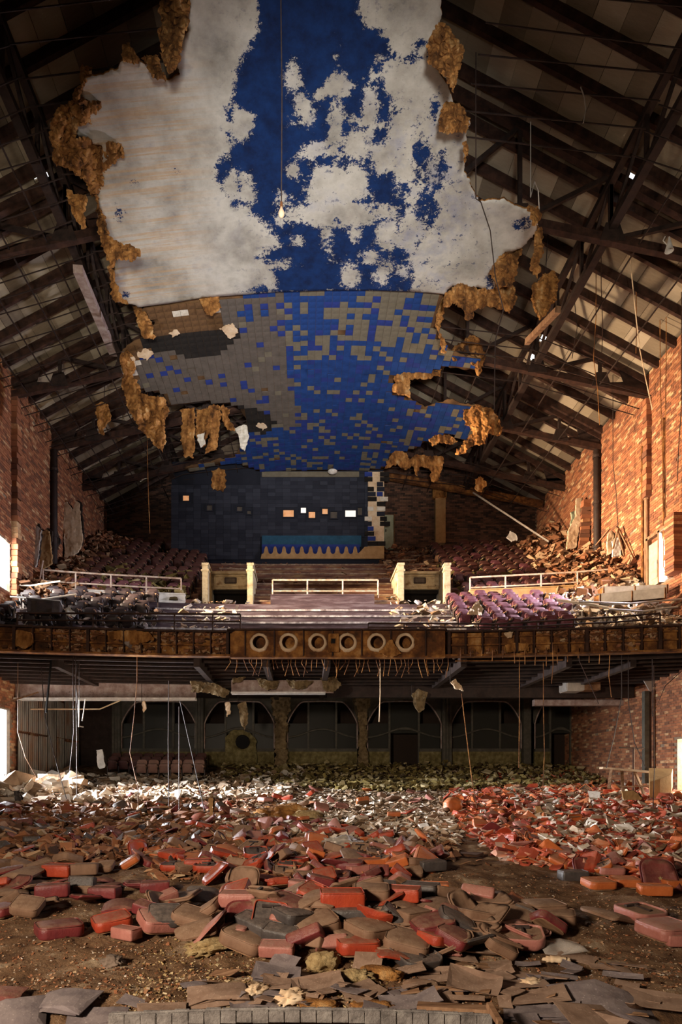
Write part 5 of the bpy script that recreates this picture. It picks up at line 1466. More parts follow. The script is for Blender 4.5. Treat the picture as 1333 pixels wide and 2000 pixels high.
# troughs on the front of the balcony
def trough(a, b_, wd, ht, label):
    t = thing('metal_trough', (Vector(a) + Vector(b_)) / 2, label, 'light trough', 'long metal troughs on the balcony')
    MB().bar(a, b_, wd, .03).build('lid', m_duct, t)
    off = Vector((0, 0, -ht / 2))
    for s in (-1, 1):
        MB().bar(Vector(a) + off + Vector((0, s * wd / 2, 0)), Vector(b_) + off + Vector((0, s * wd / 2, 0)), .02, ht).build('side', m_duct, t)
    for u in (0.02, .5, .98):
        MB().box(Vector(a).lerp(Vector(b_), u) + off, (.05, wd + .04, ht + .03)).build('strap', m_rust, t)
    return t
trough(P(1172, 1150, 24.0), P(1300, 1146, 23.2), .45, .28, 'upper pale metal trough lying before the sunlit doorway')
trough(P(1165, 1164, 23.4), P(1296, 1152, 22.6), .45, .34, 'lower pale metal trough lying in front of the other one')
t_ = thing('bent_strip', P(1150, 1180, 22.6), 'bent pale ceiling strip sprawling over the purple seats', 'metal strip')
MB().bar(P(1088, 1172, 23.2), P(1170, 1183, 22.6), .35, .03).build('strip', m_duct, t_)
MB().bar(P(1168, 1183, 22.6), P(1235, 1197, 22.0), .30, .03).build('strip', m_duct, t_)
MB().tube([P(1230, 1195, 22), P(1245, 1203, 21.9), P(1255, 1218, 21.7)], .03, 5).build('curl', m_duct, t_)
t_ = thing('metal_cabinet', P(88, 1205, 22.4), 'overturned grey cabinet with pale top among the shade-blackened front seats', 'cabinet')
ca = P(88, 1190, 22.4)
MB().box(ca, (1.05, .8, .46), (0, .03, .25)).build('casing', m_iron, t_, bevel=.02)
MB().box(ca + Vector((0, 0, .24)), (1.1, .85, .03), (0, .03, .25)).build('top_plate', m_white, t_)
MB().box(ca + Vector((.14, -.40, 0)), (.5, .02, .36), (0, .03, .25)).build('hatch', m_steel2, t_)
slab([(128, 1188), (134, 1186), (150, 1200), (146, 1206), (130, 1202)], 22.0, 'white paper sheet fallen beside the overturned grey cabinet', m_white, 110, name='fallen_sheet', cat='sheet', thick=.01, bulge=.15)
slab([(913, 1200), (928, 1178), (937, 1172), (945, 1190), (940, 1202)], 23.0, 'crumpled pale sheet propped at the corner of the purple seats', m_slabw, 112, name='fallen_sheet', cat='sheet', thick=.02, bulge=.25)
for x0, x1, py, d, lab in ((1130, 1333, 1175, 22.4, 'long thin pale rod lying over the irons, upper one'), (1190, 1325, 1190, 21.8, 'long thin pale rod lying over the irons, lower one'), (20, 150, 1166, 24.5, 'thin pale rod lying over the shade-blackened front seats'), (0, 118, 1140, 25.3, 'long pale board along the sill of the bright upper doorway')):
    tag(MB().tube([P(x0, py, d), P((x0 + x1) / 2, py + 4, d - .1), P(x1, py - 5, d - .3)], .035, 5).build('fallen_rod', m_duct), lab, 'rod')
# ================================================================== THE FLOOR OF THE STALLS
def on_floor(px, py, lift=0.0):
    """where the sight line through (px, py) meets the floor"""
    p = Pf(px, py, 0)
    d = p.y
    for _ in range(14):
        x = CX + (px - VX) * d / F
        z = float(floorz(x, d)) + lift
        zr = EYE + (VY - py) * d / F
        g_ = (VY - py) / F - SL
        d = max(4.2, min(34, d + (z - zr) / (g_ if abs(g_) > .03 else -.03) * .8))
    return Vector((CX + (px - VX) * d / F, d, float(floorz(CX + (px - VX) * d / F, d)) + lift))

# ---- kinds of loose upholstery, each lying flat with its front towards the stage
VIN = {'maroon': m_maroon, 'red': m_red, 'orange': m_orange, 'pink': m_pink, 'brown': m_brown, 'black': m_grey}
def lie(mb):
    mb.v = [(x, z, -y) for x, y, z in mb.v]; return mb
def up(mb, dz):
    zmin = min(v[2] for v in mb.v); mb.v = [(x, y, z - zmin + dz) for x, y, z in mb.v]; return mb
def wobble(mb, a, s, seed):
    mb.v = [tuple(Vector(v) + Vector((noise.noise((v[0] * s, v[1] * s, seed)), noise.noise((v[0] * s, v[2] * s, seed + 9)), noise.noise((v[1] * s, v[0] * s, seed + 5)))) * a) for v in mb.v]; return mb
def fine_slab(wd, dp, th, rr, dome, n=6):
    """padded cushion lying flat: a rounded rectangle (front corners rounder) with bulged sides and crowned top"""
    pts = []
    for cx_, cy_, a0, r_ in ((wd / 2, -dp / 2, -90, rr), (wd / 2, dp / 2, 0, rr * .55), (-wd / 2, dp / 2, 90, rr * .55), (-wd / 2, -dp / 2, 180, rr)):
        sx, sy = (1 if cx_ > 0 else -1), (1 if cy_ > 0 else -1)
        ox, oy = cx_ - sx * r_, cy_ - sy * r_
        for k in range(n + 1):
            a = R(a0 + 90 * k / n); pts.append((ox + r_ * math.cos(a), oy + r_ * math.sin(a)))
    prof = [(.94, 0), (.99, .008), (1.0, .022), (1.004, th * .6), (.995, th - .012), (.955, th), (.80, th + dome * .6), (.5, th + dome * .95)]
    m_ = len(pts); v = []; f = []
    for s, z in prof: v += [(x * s, y * s, z) for x, y in pts]
    v.append((0, 0, th + dome))
    for r_ in range(len(prof) - 1): f += [(r_ * m_ + k, r_ * m_ + (k + 1) % m_, (r_ + 1) * m_ + (k + 1) % m_, (r_ + 1) * m_ + k) for k in range(m_)]
    L_ = (len(prof) - 1) * m_
    f += [(L_ + k, L_ + (k + 1) % m_, len(v) - 1) for k in range(m_)] + [tuple(range(m_ - 1, -1, -1))]
    return MB().add(v, f), [(x, y) for x, y in pts]
def piping(pts, z, s, mat, parent, r=.008):
    ring = [(x * s, y * s, z) for x, y in pts]; ring.append(ring[0])
    return MB().tube(ring, r, 4, cap=False).build('piping', mat, parent)
def proto_seat(col):
    t = thing('seat_cushion', (0, 0, 0), '', 'cushion'); mb, pts = fine_slab(.47, .44, .10, .095, .018)
    wobble(mb, .012, 5, hash(col) % 50).build('cover', VIN[col], t, smooth=True)
    piping(pts, .102, .965, VIN[col], t)
    mb = MB(); mb.prism([(x * .9, y * .9) for x, y in pts], 'XY', -.012, .004); mb.build('base_board', m_wood, t)
    return t
def proto_over(col):
    t = thing('overturned_cushion', (0, 0, 0), '', 'cushion'); mb, pts = fine_slab(.47, .44, .10, .12, .0)
    # open tray: rolled rim round a sunken base plate
    prof = [(.86, 0), (.97, .02), (1.0, .05), (1.0, .085), (.97, .10), (.92, .098), (.90, .08)]
    m_ = len(pts); v = [(x * s, y * s, z) for s, z in prof for x, y in pts]
    f = [(r_ * m_ + k, r_ * m_ + (k + 1) % m_, (r_ + 1) * m_ + (k + 1) % m_, (r_ + 1) * m_ + k) for r_ in range(len(prof) - 1) for k in range(m_)]
    wobble(MB().add(v, f), .01, 6, 3).build('cover', VIN[col], t, smooth=True)
    pl = MB().prism([(x * .91, y * .91) for x, y in pts], 'XY', .03, .084).build('base_plate', m_grey if col in ('red', 'black') else m_brown, t)
    MB().bar((-.12, .12, .10), (.10, .14, .10), .035, .02).bar((.02, .13, .10), (.02, -.1, .095), .02, .015).build('bracket', m_iron, pl)
    MB().lathe([(.001, .002), (.018, .002), (.02, 0)], (.1, -.05, .084), 'Z', 8).build('bolt_hole', m_black, pl)
    return t
def proto_block(col):
    t = thing('cushion_block', (0, 0, 0), '', 'cushion'); mb, pts = fine_slab(.46, .25, .13, .03, .008, 3)
    wobble(mb, .012, 6, 4 + len(col)).build('cover', VIN[col], t, smooth=True)
    piping(pts, .131, .965, VIN[col], t, .006)
    MB().box((0, .126, .055), (.44, .012, .10)).build('back_board', m_wood, t)
    return t
def bent(outline, bend, th, step, twist=0.0, seed=0, crumple=.0):
    v, f = tri_fill(outline, step, seed)
    top = []
    for x, y in v:
        z = bend * x * x + twist * x * y + bend * .25 * y * y + crumple * noise.noise((x * 4, y * 4, seed))
        top.append((x, y, z))
    n = len(top); mb = MB()
    vs = top + [(x, y, z - th) for x, y, z in top]
    fs = list(f) + [tuple(reversed([i + n for i in t_])) for t_ in f]
    # rim
    ed = {}
    for t_ in f:
        for a, b_ in zip(t_, t_[1:] + t_[:1]): ed[(a, b_)] = 1
    for (a, b_) in list(ed):
        if (b_, a) not in ed: fs.append((b_, a, a + n, b_ + n))
    return mb.add(vs, fs)
def round_out(wd, dp, rr, n=5, top=1.0):
    pts = []
    for sx, sy, a0 in ((1, -1, -90), (1, 1, 0), (-1, 1, 90), (-1, -1, 180)):
        r_ = rr if sy > 0 else rr * .4
        for k in range(n + 1):
            a = R(a0 + 90 * k / n); w_ = wd * (top if sy > 0 else 1)
            pts.append((sx * (w_ / 2 - r_) + r_ * math.cos(a), sy * (dp / 2 - r_) + r_ * math.sin(a)))
    return pts
def proto_shell(col):
    t = thing('seat_back_shell', (0, 0, 0), '', 'seat back')
    mb = bent(round_out(.50, .56, .16, top=.92), .95, .018, .06, seed=2); zm = min(v[2] for v in mb.v); mb.v = [(x, y, z - zm) for x, y, z in mb.v]
    mb.build('panel', VIN[col], t, smooth=False)
    mb = bent(round_out(.46, .50, .15, top=.92), .95, .02, .06, seed=3); mb.v = [(x, y, z - zm + .025 - .0) for x, y, z in mb.v]
    mb.build('padding', VIN[col], t, smooth=True)
    return t
def proto_dome(col):
    t = thing('seat_back_shell', (0, 0, 0), '', 'seat back')
    mb = bent(round_out(.52, .58, .18, top=.9), -.75, .022, .06, seed=5); up(mb, 0); mb.build('panel', VIN[col], t, smooth=False)
    MB().bar((-.2, -.2, .02), (.2, -.2, .02), .03, .03).build('rail', m_wood, t)
    return t
MAKE = {'seat': proto_seat, 'over': proto_over, 'block': proto_block, 'shell': proto_shell, 'dome': proto_dome}
PROTO = {}; USED = set()
def put(kind, col, p, yaw, pitch, roll, s, label, group):
    key = (kind, col)
    if key not in PROTO: PROTO[key] = MAKE[kind](col)
    o = PROTO[key]
    if key in USED: o = copy_tree(o)
    USED.add(key)
    o.location = p; o.rotation_euler = Euler((R(pitch), R(roll), R(yaw)), 'XYZ')
    o.rotation_euler = (Matrix.Rotation(R(yaw), 3, 'Z') @ Matrix.Rotation(R(pitch), 3, 'X') @ Matrix.Rotation(R(roll), 3, 'Y')).to_euler()
    o.scale = (s * rng.uniform(.86, .95), s * rng.uniform(.84, .95), s * rng.uniform(1.0, 1.25))
    o['label'] = label; o['group'] = group
    return o
G1 = 'loose cushions of the central heap'; G2 = 'loose cushions scattered on the stalls floor'
# px, py, kind, colour, yaw, pitch, roll, lift, scale, label
HAND = [
 (220, 1808, 'seat', 'red', 28, 14, -6, .08, 1.0, 'salmon red cushion ending the heap beside the bare dirt'),
 (308, 1808, 'seat', 'pink', 30, 38, 4, .12, 1.0, 'dusty pink cushion tipped up towards the stage, beside the ribbed foam'),
 (375, 1798, 'seat', 'brown', -12, 20, 10, .12, 1.0, 'dusty brown cushion above the ribbed cream foam'),
 (247, 1832, 'block', 'pink', -30, 5, 0, .03, .8, 'small pink cushion block below the tipped pink cushion'),
 (236, 1774, 'dome', 'maroon', 15, 8, 0, .08, 1.0, 'dark maroon curved seat back arched over the heap end'),
 (308, 1772, 'shell', 'brown', 40, 42, 15, .10, .95, 'grey brown seat back propped up behind the pink cushion'),
 (358, 1760, 'shell', 'brown', -10, 16, -8, .14, 1.12, 'big dusty bowl shaped seat back at the heap top near bare dirt'),
 (303, 1742, 'block', 'maroon', 12, 6, 0, .03, 1.0, 'magenta ended block lying behind the bowl shaped seat back'),
 (116, 1826, 'seat', 'maroon', 30, 4, 0, .0, 1.15, 'lone maroon cushion with dirt heaped on its top'),
 (103, 1751, 'block', 'maroon', 14, 3, 0, .03, 1.15, 'brown block with a magenta end, alone on the dirt'),
 (205, 1754, 'block', 'maroon', -8, 5, 0, .02, 1.0, 'magenta block topped with white plaster crumbs'),
 (164, 1727, 'block', 'black', -5, 70, 0, .10, .95, 'black block standing on its edge in the row near the wall'),
 (172, 1741, 'seat', 'brown', 5, 3, 0, .0, .9, 'flat brown cushion under the black block on edge'),
 (115, 1708, 'block', 'red', -10, 10, 0, .06, 1.2, 'dark red block at the far end of the outlying row'),
 (163, 1707, 'block', 'brown', 12, 4, 0, .04, 1.1, 'brown block beside the dark red one in the outlying row'),
 (48, 1710, 'dome', 'brown', -15, 14, 0, .08, 1.2, 'long brown curved seat back topping the outlying row'),
 (22, 1745, 'dome', 'brown', 20, 6, 0, .02, 1.1, 'brown seat back half buried at the edge of the outlying row'),
 (70, 1735, 'shell', 'brown', -40, 10, 0, .02, .95, 'dusty seat back lying flat under the long curved one'),
 (5, 1785, 'seat', 'maroon', -30, 12, 0, .02, .9, 'maroon cushion half cut by the frame above the slate sheets'),
 (272, 1733, 'shell', 'maroon', 10, 4, 0, .02, 1.0, 'flat maroon seat back behind the magenta ended block'),
 (466, 1768, 'block', 'pink', -4, 12, 0, .16, 1.05, 'rosy brown block lying level on top of the heap'),
 (452, 1777, 'block', 'pink', -35, 10, 0, .12, .75, 'small rosy block under the level rosy brown one'),
 (477, 1800, 'shell', 'maroon', 12, 62, 0, .14, 1.02, 'round topped maroon seat back standing upright in the heap'),
 (526, 1797, 'over', 'red', -8, 48, 8, .18, .95, 'red rimmed cushion showing its grey underside to the stage'),
 (562, 1773, 'seat', 'maroon', -28, 14, 10, .18, 1.0, 'smooth dark maroon cushion behind the red rimmed one'),
 (582, 1789, 'block', 'brown', -25, 8, 6, .10, 1.05, 'plain brown block leaning under the dark maroon cushion'),
 (618, 1755, 'seat', 'red', -30, 26, 14, .16, 1.0, 'bright red cushion sliding off the back of the heap'),
 (668, 1773, 'block', 'red', 3, 14, 0, .17, 1.25, 'bright red long block with rounded ends on the heap'),
 (688, 1758, 'shell', 'orange', -15, 20, 0, .14, .9, 'rusty orange seat back behind the bright red long block'),
 (727, 1752, 'seat', 'brown', -5, 18, 0, .14, 1.0, 'domed dusty brown cushion above the smooth red roll'),
 (619, 1816, 'seat', 'brown', 18, 20, -10, .12, 1.12, 'plump brown cushion right below the bright red long block'),
 (686, 1799, 'block', 'black', -4, 10, 0, .10, 1.1, 'black block wedged between two plump brown cushions'),
 (722, 1824, 'seat', 'brown', 38, 22, 0, .12, 1.05, 'flat brown cushion with a straight edge near the plastic bag'),
 (497, 1825, 'block', 'black', -38, 24, 8, .10, 1.0, 'black block with a torn end slanting down the heap front'),
 (478, 1848, 'seat', 'brown', -20, 12, 12, .06, 1.15, 'mauve brown cushion with a strap at the heap foot'),
 (556, 1839, 'block', 'black', -22, 30, 4, .08, 1.05, 'black block with pleated end beside the pink block'),
 (542, 1862, 'block', 'pink', -8, 30, 0, .05, .85, 'clean pink block at the foot of the heap'),
 (697, 1857, 'seat', 'red', 10, 12, 0, .06, 1.0, 'red cushion smothered in pale dust next to the plastic bag'),
 (787, 1757, 'block', 'red', -20, 16, 0, .14, 1.05, 'smooth red roll shaped block beside the dusty grey one'),
 (822, 1750, 'block', 'black', -28, 10, 0, .10, 1.15, 'dusty grey block between the red roll and the orange block'),
 (848, 1745, 'block', 'orange', -10, 14, 0, .06, 1.0, 'orange block ending the back of the heap'),
 (783, 1774, 'dome', 'brown', -8, 8, 4, .10, 1.1, 'low arched brown seat back below the red roll'),
 (856, 1778, 'dome', 'brown', -25, 14, 8, .10, 1.12, 'slate brown arched seat back beside the twin curled shells'),
 (900, 1775, 'shell', 'brown', 55, 55, -10, .12, .95, 'curled shell standing on edge beside the bowl shell'),
 (956, 1766, 'shell', 'brown', -8, 22, 0, .16, 1.2, 'wide bowl shaped shell with upturned corner on the heap'),
 (1014, 1771, 'shell', 'orange', -30, 26, 20, .08, .9, 'dark orange shell curled up at the heap end'),
 (808, 1803, 'block', 'brown', 35, 16, 0, .12, .95, 'round brown block tipped beside the red edged cushion'),
 (845, 1820, 'seat', 'maroon', 10, 18, -6, .12, 1.12, 'red edged brown cushion in front of the arched seat back'),
 (924, 1812, 'shell', 'brown', -4, 24, 0, .12, 1.15, 'padded curved seat back with a raised edge, below the bowl shell'),
 (998, 1795, 'dome', 'brown', -35, 28, 0, .12, 1.2, 'big domed brown shell behind the bracketed cushion'),
 (758, 1806, 'shell', 'brown', 20, 40, 0, .12, .95, 'round brown seat back standing between two brown cushions'),
 (794, 1850, 'seat', 'brown', -16, 22, 8, .08, 1.15, 'plump brown cushion above the black overturned one'),
 (1018, 1842, 'over', 'pink', -12, 24, 0, .08, 1.12, 'overturned reddish cushion with an iron bracket on its plate'),
 (812, 1881, 'over', 'black', 26, 28, 0, .06, 1.1, 'overturned black cushion with pleated sides'),
 (1062, 1785, 'seat', 'brown', 10, 8, 0, .06, 1.15, 'tan cushion lying flat at the heap end by the domed shell'),
 (1088, 1800, 'seat', 'brown', -20, 10, 0, .04, 1.05, 'second tan cushion leaning on the flat tan one'),
 (1120, 1719, 'block', 'black', 4, 6, 0, .02, 1.05, 'square black block at the corner of the orange row'),
 (1170, 1732, 'seat', 'orange', 6, 14, 0, .04, .98, 'plump orange cushion beside the square black block'),
 (1191, 1705, 'seat', 'pink', -4, 10, 0, .03, 1.0, 'flat pinkish cushion behind the plump orange one'),
 (1222, 1729, 'seat', 'orange', -10, 12, 0, .02, .95, 'orange cushion with a white rim before the starred shell'),
 (1284, 1714, 'shell', 'maroon', -8, 58, 0, .16, 1.3, 'big maroon curved shell with a small star, standing up'),
 (1279, 1747, 'block', 'orange', -10, 12, 0, .03, 1.05, 'orange block below the starred maroon shell'),
 (1319, 1735, 'block', 'orange', 6, 12, 0, .06, 1.0, 'orange block at the corner of the starred maroon shell'),
 (1252, 1793, 'over', 'pink', 22, 18, 0, .06, 1.2, 'overturned pink cushion spilling its grey stuffing'),
 (1184, 1794, 'dome', 'brown', 30, 10, 10, .04, 1.1, 'tan arched shell lying before the overturned pink cushion'),
 (1302, 1826, 'seat', 'pink', 18, 16, 0, .04, 1.25, 'big pale pink cushion with bare foam top at the frame edge'),
 (1326, 1845, 'block', 'pink', 0, 10, 0, .02, .8, 'lilac pink block below the big pale pink cushion'),
 (480, 1724, 'shell', 'brown', -14, 62, 0, .14, 1.08, 'tan brown seat back standing upright behind the heap'),
 (405, 1701, 'over', 'red', -4, 10, 0, .03, 1.0, 'overturned red cushion in front of the bent red one'),
 (434, 1678, 'block', 'red', 16, 30, 10, .06, 1.2, 'bent red orange block with a white edge'),
 (500, 1673, 'over', 'red', 8, 30, 0, .06, 1.1, 'dark red cushion opening like a box behind the tan seat back'),
 (600, 1714, 'seat', 'brown', 10, 10, 0, .03, 1.0, 'lumpy brown cushion with a chewed front'),
 (659, 1716, 'shell', 'maroon', -10, 24, 0, .06, 1.05, 'mauve brown pointed shell beside the lumpy brown cushion'),
 (694, 1676, 'dome', 'brown', 12, 26, 10, .10, 1.2, 'grey brown shell with one bright folded side'),
 (684, 1697, 'seat', 'maroon', -14, 14, 0, .05, 1.0, 'deep red cushion below the shell with the bright side'),
 (727, 1694, 'block', 'orange', 14, 12, 0, .05, 1.0, 'orange block next to the deep red cushion'),
 (268, 1664, 'shell', 'red', 40, 64, 0, .10, .95, 'pointed red shell standing up like a sail'),
 (339, 1698, 'over', 'red', -6, 12, 0, .03, 1.0, 'overturned red cushion with a black inside, near the sail shaped shell'),
 (387, 1699, 'block', 'red', 4, 10, 0, .02, 1.1, 'red block beside the overturned cushion with a black inside'),
 (375, 1681, 'shell', 'orange', -30, 34, 0, .08, 1.05, 'orange brown shell leaning over the two red cushions'),
 (842, 1699, 'block', 'black', 20, 10, 0, .05, 1.15, 'pale grey box cushion alone at the edge of the cleared path'),
 (1091, 1668, 'seat', 'pink', -10, 26, 0, .06, 1.0, 'salmon rounded cushion at the near end of the red field'),
 (1070, 1683, 'shell', 'orange', 10, 14, 0, .03, 1.1, 'crumpled orange shell below the salmon cushion'),
]
for px, py, k, c_, yaw, pi_, ro, lf, s, lab in HAND:
    p = on_floor(px, py, lf)
    o = put(k, c_, p, yaw, pi_ if pi_ > 40 else pi_ * .5 - 2, ro * 1.4, s, lab, G1 if 200 < px < 1110 and py > 1725 else G2)
st_ = on_floor(1289, 1712, .3)
# small star printed on the standing maroon shell
sh = [o for o in bpy.data.objects if o.get('label', '').startswith('big maroon curved shell')][0]
mb = MB(); pts = []
for k in range(10):
    a = math.pi / 2 + k * math.pi / 5; r_ = .035 if k % 2 == 0 else .015
    pts.append((.02 + r_ * math.cos(a), -.02 + r_ * math.sin(a)))
star = mb.prism(pts, 'XY', .05, .056).build('star', m_foam); adopt(star, sh)

# ---- the rest of the field, kind and colour by zone
taken = [(px, py, 26 * (py - 1500) / 250) for px, py, *_ in HAND]
def field(poly, n, kinds, cols, labels, group, seed, gap=.55, lift=(.0, .10), tilt=22, smin=.68, smax=1.0):
    rs = np.random.RandomState(seed); done = 0; tries = 0
    x0, x1 = min(p[0] for p in poly), max(p[0] for p in poly); y0, y1 = min(p[1] for p in poly), max(p[1] for p in poly)
    while done < n and tries < n * 60:
        tries += 1
        px, py = rs.uniform(x0, x1), rs.uniform(y0, y1)
        if not inpoly(np.array([px]), np.array([py]), poly)[0]: continue
        wpx = .45 * F / Pf(px, py).y
        if any(abs(px - a) < wpx * gap and abs(py - b_) < wpx * gap * .42 for a, b_, q_ in taken): continue
        taken.append((px, py, wpx)); done += 1
        k = kinds[rs.randint(len(kinds))]; c_ = cols[rs.randint(len(cols))]
        p = on_floor(px, py, rs.uniform(*lift))
        put(k, c_, p, rs.uniform(-180, 180) if k in ('shell', 'dome') else rs.uniform(-50, 50), rs.normal(-2, tilt * .75), rs.normal(0, tilt * .75), rs.uniform(smin, smax), labels(k, c_), group)
word = {'seat': 'cushion', 'over': 'upturned cushion', 'block': 'block', 'shell': 'curved back', 'dome': 'arched back'}
cw = {'maroon': 'dark maroon', 'red': 'bright red', 'orange': 'orange', 'pink': 'dusty pink', 'brown': 'dusty brown', 'black': 'black'}
def lab(where): return lambda k, c_: f'{cw[c_]} {word[k]} {where}'
HEAP = [(250, 1800), (330, 1750), (470, 1745), (560, 1735), (720, 1735), (860, 1752), (960, 1755), (1060, 1775), (1090, 1815), (1000, 1850), (860, 1860), (740, 1875), (560, 1860), (430, 1830)]
field(HEAP, 66, ['seat', 'block', 'shell', 'dome', 'shell', 'seat', 'dome'], ['brown', 'brown', 'brown', 'maroon', 'black', 'pink', 'red'], lab('half buried in the heap'), 'half buried in the central heap', 1, .40, (.05, .20), 26)
MID = [(255, 1690), (300, 1655), (470, 1610), (600, 1600), (700, 1625), (830, 1640), (870, 1670), (800, 1725), (640, 1732), (560, 1738), (420, 1712)]
field(MID, 135, ['seat', 'block', 'over', 'shell', 'dome', 'seat'], ['red', 'orange', 'maroon', 'brown', 'red', 'pink', 'brown'], lab('in the band behind the heap'), 'band of cushions behind the central heap', 2, .40, (.0, .14), 32)
FAR = [(885, 1550), (1000, 1535), (1180, 1530), (1333, 1545), (1333, 1712), (1110, 1700), (1040, 1665), (960, 1640), (900, 1600)]
field(FAR, 210, ['shell', 'dome', 'seat', 'shell', 'over'], ['red', 'orange', 'red', 'maroon', 'orange', 'pink', 'red'], lab('in the red field by the bricks'), 'red field towards the brick corner', 3, .26, (.0, .10), 40)
LEFT = [(0, 1572), (150, 1562), (420, 1555), (520, 1590), (440, 1640), (240, 1655), (0, 1668)]
field(LEFT, 100, ['shell', 'dome', 'seat', 'block'], ['maroon', 'black', 'maroon', 'red', 'brown', 'black'], lab('in the dark field before the doorway'), 'dark field before the bright doorway', 4, .35, (.0, .08), 30)
OUT = [(0, 1690), (120, 1684), (240, 1700), (200, 1760), (60, 1775), (0, 1790)]
field(OUT, 16, ['block', 'shell', 'seat', 'dome'], ['maroon', 'brown', 'brown', 'red'], lab('in the outlying row on the dirt'), 'outlying row on the dirt', 5, .5)
field([(500, 1545), (880, 1540), (880, 1600), (700, 1605), (520, 1585)], 26, ['seat', 'shell', 'block'], ['orange', 'pink', 'red', 'brown'], lab('on the pale floor by the bays'), 'on the pale floor before the arched bays', 6, .8)

# ---- boards and sheets near the stage edge
def rand_out(wd, dp, rs, corners=False):
    pts = []
    for (cx_, cy_) in ((-1, -1), (1, -1), (1, 1), (-1, 1)):
        pts.append((cx_ * wd / 2 * rs.uniform(.82, 1.05), cy_ * dp / 2 * rs.uniform(.8, 1.05)))
    out = []
    for i in range(4):
        a, b_ = pts[i], pts[(i + 1) % 4]; out.append(a)
        if rs.rand() < .6:
            u = rs.uniform(.3, .7); nx_, ny_ = (b_[1] - a[1]), -(b_[0] - a[0]); q_ = rs.uniform(-.10, .05)
            out.append((a[0] + (b_[0] - a[0]) * u + nx_ * q_, a[1] + (b_[1] - a[1]) * u + ny_ * q_))
    return out
def board(px, py, wd, dp, yaw, pitch, roll, lift, bend, mat, label, seed, group='broken hardboard sheets near the stage edge', plies=1, name='hardboard_sheet', th=.006, cat='board'):
    rs = np.random.RandomState(seed); p = on_floor(px, py, lift)
    t = thing(name, p, label, cat, group)
    M = (Matrix.Rotation(R(yaw), 3, 'Z') @ Matrix.Rotation(R(pitch), 3, 'X') @ Matrix.Rotation(R(roll), 3, 'Y'))
    o0 = rand_out(wd, dp, rs)
    for k in range(plies):
        oo = o0 if k == 0 else rand_out(wd * .97, dp * .97, rs)
        mb = bent(oo, bend, th, max(.05, wd / 9), rs.uniform(-.12, .12), seed + k, .02)
        mb.v = [tuple(M @ Vector((x, y, z - .014 * k)) + p) for x, y, z in mb.v]
        mb.build('ply' if plies > 1 else 'sheet', mat, t, smooth=False)
    return t
